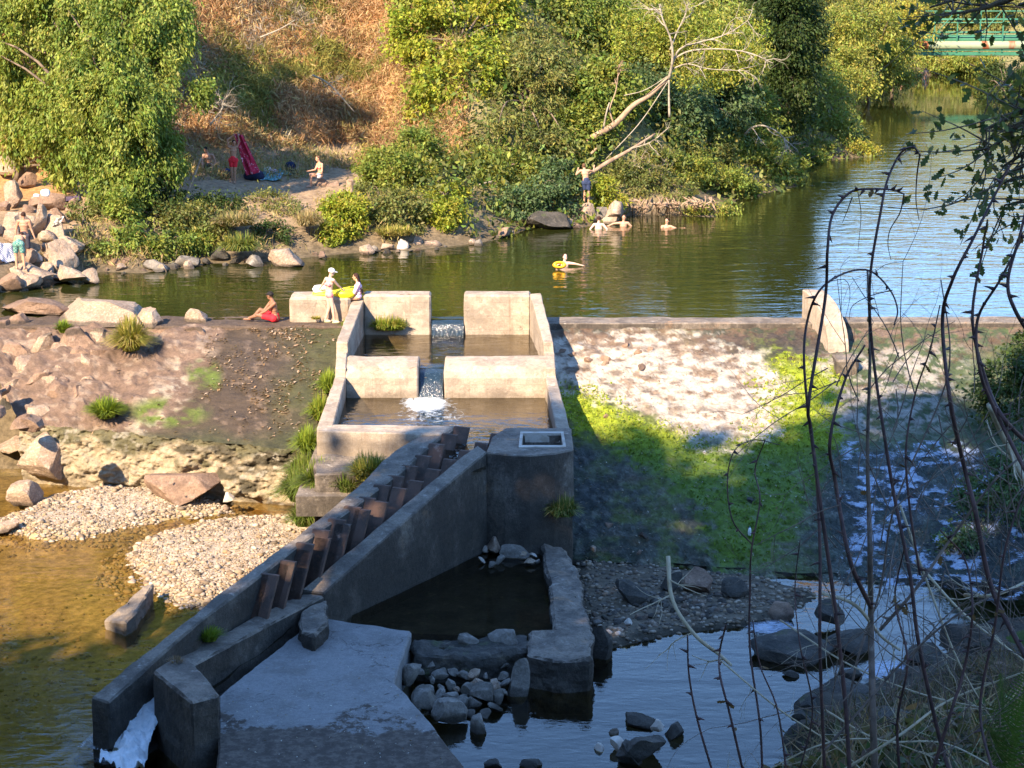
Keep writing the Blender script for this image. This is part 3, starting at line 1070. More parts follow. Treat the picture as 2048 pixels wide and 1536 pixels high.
# second wall, rounded shoulders
def round_wall(xl, xr, seed):
    pr = [(50.70, -1.9), (50.70, -.52), (50.78, -.36), (50.95, -.24), (51.25, -.17), (51.7, -.13), (51.95, -.16), (52.0, -.3), (52.0, -1.9)]
    m = MB()
    n = len(pr)
    V = [(xl, y, z) for y, z in pr] + [(xr, y, z) for y, z in pr]
    m.add(V, [tuple(range(n)), tuple(range(2 * n - 1, n - 1, -1))] + [(i, (i + 1) % n, n + (i + 1) % n, n + i) for i in range(n)])
    return obj('cross_wall', worn(m, 'cross_wall', .25, .02, 2.2, .04, seed), 'concrete', fl)
round_wall(qx(690, 750, 50.7), qx(836, 750, 50.7), 7)
round_wall(qx(888, 750, 50.7), qx(1094, 750, 50.7), 8)
cross(qx(830, 750, 50.8), qx(894, 750, 50.8), 51.0, 51.9, -.62, -.5, -1.9, 'notch_sill', 9, .12, 'dark_concrete', .04)
# front wall and footing ledge
fw = [P(634, 862, -.74), P(880, 868, -.74), P(912, 851, -.74), P(636, 849, -.74)]
obj('front_wall', worn(MB().prism(fw, -2.3), 'front_wall', .25, .018, 2, .03, 10), 'concrete', fl)
fo_ = [P(628, 947, -1.42), P(770, 945, -1.42), P(800, 905, -1.34), P(632, 905, -1.34)]
obj('footing', worn(MB().prism(fo_, -3.6), 'footing', .22, .04, 2, .05, 11), 'dark_concrete', fl)
# tower block with bulging front
tt = [P(972, 904, -.74), P(1010, 909, -.74), P(1060, 911, -.74), P(1110, 907, -.74), P(1147, 899, -.74), P(1143, 856, -.74), P(1010, 856, -.74), P(985, 872, -.74)]
# leave the hatch opening: four pieces round it
ho = [P(1043, 893, -.74), P(1126, 893, -.74), P(1122, 869, -.74), P(1046, 869, -.74)]
tz = np.array([0, 0, -.74])
tw = MB()
ring = [tt[7], tt[0], tt[1], tt[2], tt[3], tt[4], tt[5], tt[6]]
top = [tuple(p) for p in ring]
hh = [tuple(p) for p in ho]
base = len(top)
Vt = top + hh + [(p[0], p[1], -4.3) for p in top] + [(p[0], p[1], -1.5) for p in hh]
# ring order: 0 tt7(left) 1 tt0 2 tt1 3 tt2 4 tt3 5 tt4 6 tt5 7 tt6 ; hatch 8 fl 9 fr 10 br 11 bl
Ft = [(0, 1, 8, 11), (1, 2, 8), (2, 3, 8), (3, 4, 9, 8), (4, 5, 9), (5, 6, 10, 9), (6, 7, 11, 10), (7, 0, 11)]
nb_ = base + 4
Ft += [(i, nb_ + i, nb_ + (i + 1) % base, (i + 1) % base) for i in range(base)]
q = nb_ + base
Ft += [(8, 9, q + 1, q + 0), (9, 10, q + 2, q + 1), (10, 11, q + 3, q + 2), (11, 8, q + 0, q + 3), (q, q + 1, q + 2, q + 3), tuple(range(nb_ + base - 1, nb_ - 1, -1))]
tw.add(Vt, Ft)
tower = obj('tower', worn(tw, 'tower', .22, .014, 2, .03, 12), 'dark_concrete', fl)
# hatch frame proud of the top
hf = MB()
hin = [np.array(p) for p in hh]
hc = sum(hin) / 4
hout = [hc + (p - hc) * np.array([1.14, 1.28, 1]) for p in hin]
V = [tuple(p + np.array([0, 0, .035])) for p in hout] + [tuple(p + np.array([0, 0, .035])) for p in hin] + [tuple(p - np.array([0, 0, .03])) for p in hout] + [tuple(p - np.array([0, 0, .2])) for p in hin]
F = []
for i in range(4):
    j = (i + 1) % 4
    F += [(i, j, 4 + j, 4 + i), (i, 8 + i, 8 + j, j), (4 + i, 4 + j, 12 + j, 12 + i)]
hf.add(V, F)
obj('hatch_frame', hf, 'pale_stone', tower)

# outlet channel
def zlin(y):
    return -.74 + (y - 853) / (1395 - 853) * (-2.52 + .74)
lo_px = [(787, 900), (713, 972), (649, 1026), (546, 1107), (400, 1218), (300, 1297), (180, 1392)]
li_px = [(911, 855), (869, 884), (800, 944), (710, 1013), (605, 1085), (529, 1145), (400, 1243), (330, 1303), (217, 1405)]
lo_px = [(872, 853)] + lo_px
outer = [P(x, y, zlin(y)) for x, y in lo_px]
inner = [P(x, y, zlin(y)) for x, y in li_px]
top = inner[:1] + inner[1:] + outer[::-1]
cw = MB().prism(top, -4.4)
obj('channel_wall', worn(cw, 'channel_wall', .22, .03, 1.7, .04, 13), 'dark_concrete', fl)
def zr(y):
    return -.74 + (y - 903) / (1186 - 903) * (-2.42 + .74)
ro_px = [(975, 903), (880, 982), (760, 1086), (648, 1186)]
ri_px = [(955, 889), (916, 918), (830, 990), (740, 1066), (634, 1153), (600, 1180)]
outer = [P(x, y, zr(y)) for x, y in ro_px]
inner = [P(x, y, zr(y)) for x, y in ri_px]
cw = MB().prism(outer + inner[::-1], -4.4)
obj('channel_wall', worn(cw, 'channel_wall', .22, .016, 1.7, .03, 14), 'dark_concrete', fl)
lw_o = [P(650, 1190, -2.47), P(520, 1258, -2.5), P(393, 1326, -2.52)]
lw_i = [P(600, 1184, -2.47), P(541, 1218, -2.48), P(444, 1266, -2.5), P(372, 1300, -2.51), P(305, 1334, -2.52)]
obj('channel_wall', worn(MB().prism(lw_o + [P(330, 1362, -2.52)] + lw_i[::-1], -4.4), 'channel_wall', .2, .035, 1.9, .05, 15), 'dark_concrete', fl)
pp = [P(304, 1340, -2.2), P(381, 1404, -2.2), P(439, 1389, -2.2), P(391, 1325, -2.2), P(345, 1318, -2.2)]
obj('end_pillar', worn(MB().prism(pp, -4.5), 'end_pillar', .18, .035, 2, .05, 16), 'dark_concrete', fl)
st = [P(598, 1262, -2.58), P(628, 1272, -2.60), P(654, 1246, -2.57), P(652, 1196, -2.55), P(600, 1222, -2.53)]
obj('buttress', worn(MB().prism(st, -3.4), 'buttress', .14, .05, 3, .05, 17), 'dark_concrete', fl)
# channel floor
fa, fb = P(930, 880, -.74), P(240, 1372, -2.3)
LA, LB = P(911, 855, -.74), P(217, 1405, -2.52)
RA_, RB_ = P(955, 889, -.74), P(305, 1334, -2.52)
CU = np.array([LB[0] - LA[0], LB[1] - LA[1], 0])
CLEN = np.hypot(CU[0], CU[1])
CU = CU / CLEN
CR = np.array([-CU[1], CU[0], 0])
def chan_w(t_):
    sa, sb = (RA_ - LA) @ CU / CLEN, (RB_ - LA) @ CU / CLEN
    wa, wb = (RA_ - LA) @ CR, (RB_ - LA) @ CR
    return wa + (wb - wa) * (t_ - sa) / (sb - sa)
def chan(tt_, off=0, dz=0):
    """point along the channel centre line, off metres to the right looking downstream"""
    c = LA + (LB - LA) * tt_ + CR * (chan_w(tt_) / 2 + off) + np.array([0, 0, dz])
    return c, CU, CR
print('channel width', chan_w(0), chan_w(.5), chan_w(1), 'dir', CU, CR)
m = MB()
a0, u_, r_ = chan(-.05)
a1 = chan(1.0)[0]
V = [a0 - r_ * .6 + (0, 0, -1.25), a0 + r_ * .6 + (0, 0, -1.25), a1 + r_ * .6 + (0, 0, -1.25), a1 - r_ * .6 + (0, 0, -1.25)]
m.add(V + [p - np.array([0, 0, .2]) for p in V], [(0, 1, 2, 3), (7, 6, 5, 4), (0, 4, 5, 1), (1, 5, 6, 2), (2, 6, 7, 3), (3, 7, 4, 0)])
obj('channel_floor', m, 'dark_rock', fl)
# leaning U-shaped baffles
nb_ = 14
for k in range(nb_):
    tk = .025 + k * .0485
    c0, u_, r_ = chan(tk)
    # width at this station from the two walls
    yy = 855 + tk * 540
    lean = -u_ * .62
    m = MB()
    def slab(o0, o1, zt, zb_, th=.045):
        """piece of the plate between lateral offsets, leaning upstream"""
        V = []
        for s in (-1, 1):
            for o, z in ((o0, zb_), (o1, zb_), (o1, zt), (o0, zt)):
                V.append(c0 + r_ * o + np.array([0, 0, z]) + lean * (z + .6) + u_ * th * s)
        m.add(V, [(0, 1, 2, 3), (7, 6, 5, 4), (0, 4, 5, 1), (1, 5, 6, 2), (2, 6, 7, 3), (3, 7, 4, 0)])
    hw = chan_w(tk) / 2 + .03
    c0 = c0 + np.array([0, 0, .62 * tk * (1 - tk) + .05])
    slab(-hw, -hw + .42, .06 + random.uniform(-.08, .02), -1.2)
    slab(hw - .36, hw, -.02 + random.uniform(-.05, .04), -1.2)
    slab(-hw + .42, hw - .36, -.85, -1.2)
    if k == 4:
        slab(-hw + .3, hw - .3, -.42, -.55)
    o = obj('baffle', m, 'rusty_plank', fl)
    bevel(o, .008, 1)

# water in the ladder
def pool(corners, z, foam, step=.1):
    c = np.array([[p[0], p[1]] for p in corners])
    xs, ys = np.arange(c[:, 0].min(), c[:, 0].max() + step, step), np.arange(c[:, 1].min(), c[:, 1].max() + step, step)
    A, B = np.meshgrid(xs, ys)
    V = np.stack([A.ravel(), B.ravel(), np.full(A.size, z)], -1)
    ok = inside(V[:, 0], V[:, 1], c)
    i = (np.arange(len(ys) - 1)[:, None] * len(xs) + np.arange(len(xs) - 1)[None]).ravel()
    F = np.stack([i, i + 1, i + len(xs) + 1, i + len(xs)], -1)
    F = F[ok[F].any(1)]
    used = np.unique(F)
    mp = np.full(len(V), -1)
    mp[used] = np.arange(len(used))
    V = V[used]
    me = arrmesh('ladder_pool', V, mp[F], None, True)
    a = me.attributes.new('foam', 'FLOAT', 'POINT')
    a.data.foreach_set('value', np.asarray(foam(V), np.float32))
    return obj('ladder_pool', me, 'pool_water', kind='structure')
def foam1(V):
    px, py = proj(V)
    return .22 * ell(px, py, 895, 674, 60, 7) + .12 * ell(px, py, 880, 700, 55, 30)
def foam2(V):
    px, py = proj(V)
    return np.maximum.reduce([1.0 * ell(px, py, 852, 806, 52, 22, .6), .62 * ell(px, py, 865, 835, 95, 40, .7), .45 * ell(px, py, 930, 870, 60, 40, .7), .3 * ell(px, py, 712, 836, 30, 14)])
pool([Q(716, 660, 56.5), Q(1071, 660, 56.5), Q(1098, 720, 51.6), Q(684, 720, 51.6)], Z1, foam1)
pool([Q(682, 750, 51.2), Q(1102, 750, 51.2), Q(1125, 858, 45.9), (P(1000, 880, -.74)), P(955, 930, -.9), (P(905, 900, -.9)), P(880, 860, -.74), Q(650, 858, 45.9)], Z2, foam2)
m = MB().prism([(-5.2, 43.9, -1.9), (1.5, 43.9, -1.9), (1.2, 56.4, -1.5), (-5, 56.4, -1.5)], -2.4, (.2, .2, .2))
obj('pool_floor', m, 'dark_concrete', fl)
# water sliding over the two notches
def fall(name, x0, x1, prof, nu=20):
    V, F = [], []
    n = len(prof)
    for i in range(nu):
        x = x0 + (x1 - x0) * i / (nu - 1)
        for y, z in prof:
            V.append((x, y + .02 * vnoise(np.array([x * 6, z * 3, 0])), z + .012 * vnoise(np.array([x * 7, y * 5, 3]))))
    for i in range(nu - 1):
        for j in range(n - 1):
            F.append((i * n + j, i * n + j + 1, (i + 1) * n + j + 1, (i + 1) * n + j))
    m = MB().add(V, F, None, True)
    return obj(name, m.mesh(name, False), 'falling_water', kind='structure')
fall('waterfall', qx(863, 650, 56.2), qx(927, 650, 56.2), [(56.9, .01), (56.6, .0), (56.4, -.03), (56.25, -.12), (56.2, -.28), (56.15, -.47)])
fall('waterfall', qx(838, 760, 50.9), qx(886, 760, 50.9), [(52.0, -.42), (51.6, -.44), (51.25, -.5), (51.0, -.68), (50.85, -.9), (50.72, -1.12)])
# run of water in the channel and white outfall
V, F = [], []
ns, nw = 90, 9
for i in range(ns):
    for j in range(nw):
        p, u_, r_ = chan(-.04 + 1.04 * i / (ns - 1), -.55 + 1.1 * j / (nw - 1), -.98)
        p[2] += .05 * vnoise(np.array([p[0] * 3, p[1] * 3, 1]))
        V.append(p)
for i in range(ns - 1):
    for j in range(nw - 1):
        F.append((i * nw + j, (i + 1) * nw + j, (i + 1) * nw + j + 1, i * nw + j + 1))
me = arrmesh('channel_water', V, F, None, True)
a = me.attributes.new('foam', 'FLOAT', 'POINT')
a.data.foreach_set('value', np.repeat(np.linspace(.1, .55, ns), nw).astype(np.float32))
obj('channel_water', me, 'pool_water', kind='structure')
V, F = [], []
ns, nw = 60, 34
e0, u_, r_ = chan(.90, .12)
for i in range(ns):
    s = i / (ns - 1)
    for j in range(nw):
        w_ = -1 + 2 * j / (nw - 1)
        wd = (.40 + .08 * s)
        z = -3.0 * (1 - s) ** 0 * 1
        z = -3.08 - .60 * s ** 1.2 + .12 * (1 - w_ * w_)
        tq = s * 1.9
        dd_ = unit(u_ * (1 - s) + np.array([.10, -1, 0]) * s)
        p = e0 + u_ * (tq * (1 - .5 * s)) + np.array([.10, -1, 0]) * (tq * .5 * s) + r_ * (w_ * wd)
        nn = .12 * fbm(np.array([p[0] * 3.6, p[1] * 3.6, s * 3]), 5, .65)
        V.append((p[0], p[1], z + nn * (.4 + s)))
for i in range(ns - 1):
    for j in range(nw - 1):
        F.append((i * nw + j, (i + 1) * nw + j, (i + 1) * nw + j + 1, i * nw + j + 1))
obj('white_water', arrmesh('white_water', V, F, None, True), 'foam_white', kind='structure')

# ------------------------------------------------------------------ settling pool walls, slab
sp_top = [P(1085, 1090, -3.0), P(1128, 1092, -3.0), P(1158, 1141, -3.0), P(1176, 1230, -3.02), P(1187, 1272, -3.02), P(1182, 1318, -3.02), P(1110, 1321, -3.02), P(1052, 1308, -3.02), P(1060, 1263, -3.0), P(1107, 1257, -3.0), P(1099, 1165, -3.0), P(1087, 1124, -3.0)]
low = thing('basin_wall', 'low weathered concrete wall round the right and near side of the dark settling pool', 'wall', P(1150, 1260, -3.6))
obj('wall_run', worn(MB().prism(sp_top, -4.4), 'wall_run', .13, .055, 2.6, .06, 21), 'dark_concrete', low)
fr = [P(1060, 1266, -3.1), P(1058, 1300, -3.12), P(940, 1318, -3.14), P(822, 1306, -3.14), P(826, 1282, -3.12), P(930, 1276, -3.1)]
obj('wall_run', worn(MB().prism(fr, -3.95), 'wall_run', .12, .08, 2.8, .05, 22), 'dark_rock', low)
sl = [P(654, 1236, -2.92), P(742, 1250, -2.92), P(822, 1263, -2.92), P(789, 1364, -2.96), P(815, 1388, -2.98), P(880, 1470, -3.02), P(925, 1530, -3.1), P(960, 1640, -3.1), P(420, 1680, -3.1), P(436, 1500, -3.05), P(436, 1390, -2.98), P(600, 1262, -2.93)]
slab_ = thing('concrete_slab', 'flat grey concrete apron slab beside the outlet channel', 'slab', P(650, 1400, -3.5))
obj('slab_top', worn(MB().prism(sl, -4.5), 'slab_top', .2, .022, 1.8, .04, 23), 'slab_concrete', slab_)
obj('basin_floor', MB().prism([P(640, 1260, -3.42), P(1060, 1275, -3.42), P(1110, 1262, -3.42), P(1088, 1085, -3.42), P(975, 1085, -3.42)], -4.2), 'dark_rock', low)
plane('settling_pool', float(P(700, 1250, -3.2)[0]), float(P(1130, 1270, -3.2)[0]), 36.9, 43.6, -3.2, 'still_water')
# ------------------------------------------------------------------ foliage
def unit(v):
    return v / (np.linalg.norm(v, axis=-1, keepdims=True) + 1e-9)

def leafcloud(C, L, W, droop=.5, out=None, cols=((.10, .15, .03),), cl=None, jit=.35, fold=.25, r=rng):
    """pointed leaf faces at centres C (n,3); cl = clump number of each leaf for colour grouping"""
    n = len(C)
    u = r.normal(size=(n, 3))
    if out is not None:
        u = u * .7 + out * .9
    u[:, 2] -= droop * 1.6
    u = unit(u)
    w_ = unit(np.cross(u, r.normal(size=(n, 3)) * .8 + np.array([0, 0, 1.0])))
    nrm = np.cross(u, w_)
    sc_ = r.uniform(.5, 1.55, (n, 1))
    l = L * sc_ * r.uniform(.8, 1.2, (n, 1))
    ww = W * sc_ * r.uniform(.8, 1.2, (n, 1))
    a = C - u * l / 2
    b = C + u * l / 2
    m1 = C + w_ * ww / 2 + nrm * ww * fold - u * l * .05
    m2 = C - w_ * ww / 2 + nrm * ww * fold - u * l * .05
    V = np.stack([a, m1, b, m2], 1).reshape(-1, 3)
    i = np.arange(n) * 4
    F = np.stack([i, i + 1, i + 2, i + 3], -1)
    cols = np.asarray(cols, float)
    if cl is None:
        cl = r.integers(0, 9999, n)
    pick = (np.abs(np.sin(cl * 12.9898) * 43758.5453) % 1)
    base = cols[np.minimum((pick * len(cols)).astype(int), len(cols) - 1)]
    other = cols[r.integers(0, len(cols), n)]
    c = base * .65 + other * .35
    c = c * r.uniform(1 - jit, 1 + jit, (n, 1)) * (1 + .18 * r.normal(size=(n, 3)) * np.array([.6, .3, .4]))
    return V, F, np.repeat(np.clip(c, .004, .9), 4, 0)

def clumps(ells, nc, hollow=.55, r=rng):
    """clump centres inside ellipsoids [(centre, radii)], denser towards the skin"""
    vol = np.array([np.prod(e[1]) ** (2 / 3) for e in ells])
    k = r.choice(len(ells), nc, p=vol / vol.sum())
    d = unit(r.normal(size=(nc, 3)))
    rad = (hollow ** 3 + (1 - hollow ** 3) * r.random((nc, 1))) ** (1 / 3)
    cen = np.array([e[0] for e in ells])[k]
    rr = np.array([e[1] for e in ells])[k]
    return cen + d * rr * rad, unit(d / rr), cen

def pxell(x, y, rx, ry, Y, depth=None):
    """ellipsoid covering a picture ellipse at distance Y"""
    ys = np.linspace(30, Y + 2, 160)
    d = ray(x, y)
    hit = ground_z(d[0] / d[1] * ys, ys) > H + d[2] / d[1] * ys
    if hit.any():
        Y = min(Y, float(ys[np.argmax(hit)]) - .25)
    c = Q(x, y, Y)
    s = S(c)
    return (c, np.array([rx / s, depth or (rx + ry) * .5 / s, ry / s]))

GREEN = dict(
    ash=((.24, .30, .05), (.17, .235, .04), (.29, .33, .07), (.12, .18, .035)),
    lime=((.31, .34, .035), (.25, .31, .035), (.36, .34, .05), (.19, .25, .03)),
    olive=((.17, .19, .055), (.21, .22, .07), (.13, .16, .045), (.24, .23, .06)),
    mid=((.16, .22, .04), (.12, .18, .035), (.21, .25, .045), (.26, .27, .05)),
    dark=((.05, .085, .02), (.07, .105, .025), (.04, .065, .018)),
    willow=((.25, .29, .05), (.29, .30, .06), (.19, .24, .045), (.33, .31, .07)),
    yellow=((.38, .33, .05), (.33, .33, .045), (.28, .27, .05)),
    blue=((.10, .16, .07), (.13, .19, .075), (.08, .13, .05)),
)

def tree(name, label, cat, ells, nc, rc, nl, L, W, pal, base=None, droop=.5, hollow=.5, group=None, trunk_r=.14, bark='bark', limbs=14, long=1.0, flat=.75, mat='leaves', lseed=0):
    r = np.random.default_rng(100 + lseed + int(abs(ells[0][0][0]) * 37) + int(ells[0][0][1] * 11))
    cen = np.mean([e[0] for e in ells], 0)
    if base is None:
        base = (cen[0], cen[1] + .2, ground_h(cen[0], cen[1] + .2))
    base = np.asarray(base, float)
    t = thing(name, label, cat, base, group)
    L, W, nl = L * .70, W * .74, int(nl * 1.55)
    K, D, E = clumps(ells, nc, hollow, r)
    gidx = np.repeat(np.arange(nc), nl)
    rcv = (rc * r.uniform(.55, 1.5, nc) ** 1.0)[gidx][:, None]
    off = r.normal(size=(nc * nl, 3)) * rcv * np.array([1, 1, flat * long]) * .55
    C = K[gidx] + off
    out = unit(D[gidx] + off / rc * .6)
    gz = ground_z(C[:, 0], C[:, 1])
    ok = (C[:, 2] > gz + .03)
    C, out, gidx = C[ok], out[ok], gidx[ok]
    V, F, c = leafcloud(C, L, W, droop, out, GREEN[pal] if isinstance(pal, str) else pal, gidx, r=r)
    o = obj('crown', arrmesh('crown', V, F, c), mat, t)
    # trunk and limbs
    m = MB()
    topz = cen + np.array([0, 0, .3 * max(e[1][2] for e in ells)])
    path = spline([base - np.array([0, 0, .3]), base * .5 + topz * .5 + r.normal(size=3) * .15, topz], 10)
    m.tube(path, [trunk_r, trunk_r * .35], 7)
    for k in r.choice(nc, min(limbs, nc), replace=False):
        j = r.integers(2, 8)
        s = path[j]
        e = K[k]
        mid = s * .45 + e * .55 + np.array([0, 0, .12 * np.linalg.norm(e - s)]) + r.normal(size=3) * .1
        m.tube(spline([s, mid, e], 7), [trunk_r * .45, trunk_r * .08], 5)
    obj('trunk', m, bark, t)
    return t

# --- the big drooping ash by the left bank
base = G(250, 425)
E = [pxell(x, y, rx, ry, Y) for x, y, rx, ry, Y in [
    (40, 50, 110, 90, 74), (150, 30, 120, 80, 73), (270, 40, 110, 90, 72.5), (345, 70, 45, 80, 72.5), (215, 130, 105, 80, 71),
    (315, 170, 62, 80, 71.5), (120, 200, 80, 90, 72), (215, 240, 70, 90, 70.5), (290, 265, 48, 75, 71),
    (245, 340, 42, 70, 69.5), (255, 410, 40, 50, 69.3), (215, 370, 34, 50, 69.5), (330, 310, 30, 60, 70), (290, 340, 30, 60, 69.6), (225, 300, 60, 60, 69.8), (190, 220, 60, 60, 69.4), (255, 250, 60, 60, 69), (150, 270, 50, 50, 70), (230, 190, 60, 50, 69.3), (300, 210, 44, 60, 69.6), (100, 270, 48, 50, 72.5), (395, 200, 24, 34, 71.5), (180, 315, 26, 42, 70.5)]]
tree('ash_tree', 'large ash tree with hanging green foliage in front of the dry hillside', 'tree', E, 400, .36, 240, .21, .082, 'ash', base, .9, .35, trunk_r=.22, limbs=40, long=1.6, lseed=1)
E = [pxell(x, y, rx, ry, Y) for x, y, rx, ry, Y in [(20, 170, 45, 90, 75), (70, 240, 50, 70, 74.5), (30, 280, 34, 40, 75), (130, 330, 34, 40, 73.5)]]
tree('ash_tree', 'smaller ash tree cut by the left edge of the picture', 'tree', E, 90, .42, 110, .28, .11, 'ash', P(30, 350, 2.2), 1.0, .4, trunk_r=.12, limbs=12, long=1.6, lseed=2)

E = [pxell(x, y, rx, ry, Y) for x, y, rx, ry, Y in [(230, -150, 120, 110, 75), (60, -220, 150, 160, 75.5), (-130, -270, 150, 190, 76), (-60, -60, 100, 120, 76)]]
tree('ash_tree', 'tall ash tree behind the others, rising out of the picture at the top left', 'tree', E, 170, .5, 110, .34, .14, 'ash', (-23.5, 77, ground_h(-23.5, 77)), 1.0, .3, trunk_r=.3, limbs=10, long=1.4, lseed=3)

# --- shrubs under the ash and along the left bank
SH = [
 ('shrub', 'light green shrub on the bank under the ash tree trunk', [(250, 440, 40, 55, 69), (240, 490, 45, 38, 68)], 46, .32, 100, .2, .09, 'ash'),
 ('shrub', 'dark shaded shrub beside the leaning pole on the left bank', [(325, 430, 60, 60, 70.5), (300, 490, 50, 30, 69.3)], 60, .32, 90, .18, .09, 'dark'),
 ('shrub', 'low leafy shrub touching the water between ash tree and reeds', [(390, 485, 45, 26, 69.2)], 26, .28, 90, .16, .08, 'mid'),
 ('shrub', 'yellowing shrub beside the boulders where the bathers stand', [(165, 440, 30, 45, 69.2), (170, 490, 32, 28, 68.3)], 36, .28, 90, .17, .08, 'olive'),
 ('shrub', 'bushy dark shrub at the waterline under the shaded green shrub', [(345, 490, 50, 30, 68.8), (300, 505, 40, 22, 68.4)], 44, .28, 90, .17, .08, 'mid'),
 ('shrub', 'spreading shrub on the bank edge right of the ash trunk', [(360, 440, 60, 36, 71), (420, 455, 50, 26, 70.5)], 56, .3, 90, .17, .08, 'olive'),
 ('shrub', 'low scrub on the sloping bank below the towels', [(520, 400, 60, 20, 73), (560, 420, 50, 22, 72)], 34, .26, 70, .15, .06, 'olive'),
 ('shrub', 'shaded scrub on the bank between reeds and eroded rock', [(530, 470, 50, 28, 70.3)], 26, .26, 80, .16, .06, 'dark'),
 ('shrub', 'bush covering the bare bank right of the exposed roots', [(1370, 345, 60, 40, 84), (1440, 365, 60, 36, 85), (1480, 380, 40, 22, 86)], 110, .32, 90, .18, .08, 'mid'),
 ('shrub', 'olive bush on the bank above the exposed roots', [(1310, 330, 50, 40, 84), (1250, 350, 30, 30, 82)], 64, .3, 90, .18, .08, 'olive'),
 ('shrub', 'leafy bush at the waterline left of the small yellow bush', [(1590, 340, 40, 28, 97), (1620, 320, 36, 22, 100)], 50, .34, 90, .2, .08, 'mid'),
 ('shrub', 'shaded green shrub in the middle of the left bank', [(430, 420, 55, 32, 71.5)], 34, .3, 80, .16, .08, 'dark'),
 ('shrub', 'bright green shrub by the stump post at the water edge', [(690, 430, 42, 48, 71), (665, 470, 34, 30, 70.2)], 60, .27, 100, .17, .085, 'lime'),
 ('shrub', 'grey green shrub right of the stump post', [(795, 360, 75, 60, 76), (760, 330, 50, 40, 77), (830, 310, 55, 60, 78)], 120, .36, 95, .19, .09, 'mid'),
 ('shrub', 'dense shrub with small dark leaves below the grey green shrub', [(790, 430, 70, 45, 73.5), (740, 400, 40, 32, 74)], 80, .3, 95, .17, .08, 'olive'),
 ('shrub', 'yellow green shrub drooping over the pale driftwood', [(880, 430, 48, 45, 74), (905, 395, 40, 30, 75)], 60, .28, 95, .18, .08, 'lime'),
 ('shrub', 'round bush hanging over the undercut bank left of the climber', [(1090, 400, 62, 45, 77), (1040, 415, 50, 40, 76.5), (1120, 355, 45, 40, 78.5)], 100, .32, 95, .18, .09, 'blue'),
 ('shrub', 'fern like yellow bush just right of the climber', [(1205, 385, 24, 28, 78.5), (1230, 400, 20, 18, 78.5)], 30, .25, 90, .2, .06, 'lime'),
 ('shrub', 'bush with tangled grey stems above the exposed roots', [(1290, 370, 55, 38, 82), (1350, 385, 45, 28, 81.5)], 74, .3, 90, .17, .07, 'olive'),
 ('shrub', 'low bush reaching over the water beside the exposed roots', [(1420, 425, 55, 12, 80)], 28, .22, 70, .15, .06, 'willow'),
 ('shrub', 'rounded bush with arching branch at the water, below the dead tree', [(1520, 330, 68, 50, 91), (1560, 360, 44, 22, 90), (1480, 300, 55, 45, 92)], 120, .38, 100, .2, .085, 'mid'),
 ('shrub', 'dark leafed bush behind the arching branch', [(1410, 320, 65, 45, 88), (1380, 270, 60, 50, 90)], 90, .38, 90, .2, .09, 'olive'),
 ('shrub', 'small yellow bush standing out in the river water', [(1720, 300, 34, 16, 103.5)], 26, .3, 80, .2, .07, 'yellow'),
 ('shrub', 'pink stemmed bush on the water line left of the small yellow bush', [(1640, 300, 40, 24, 104.5)], 30, .34, 70, .2, .07, 'willow'),
]
for k, (nm, lb, es, nc, rc, nl, L, W, pal) in enumerate(SH):
    tree(nm, lb, 'shrub', [pxell(*e) for e in es], nc, rc, nl, L, W, pal, trunk_r=.05, limbs=14, group='shrubs along the far bank', droop=.35, lseed=10 + k)

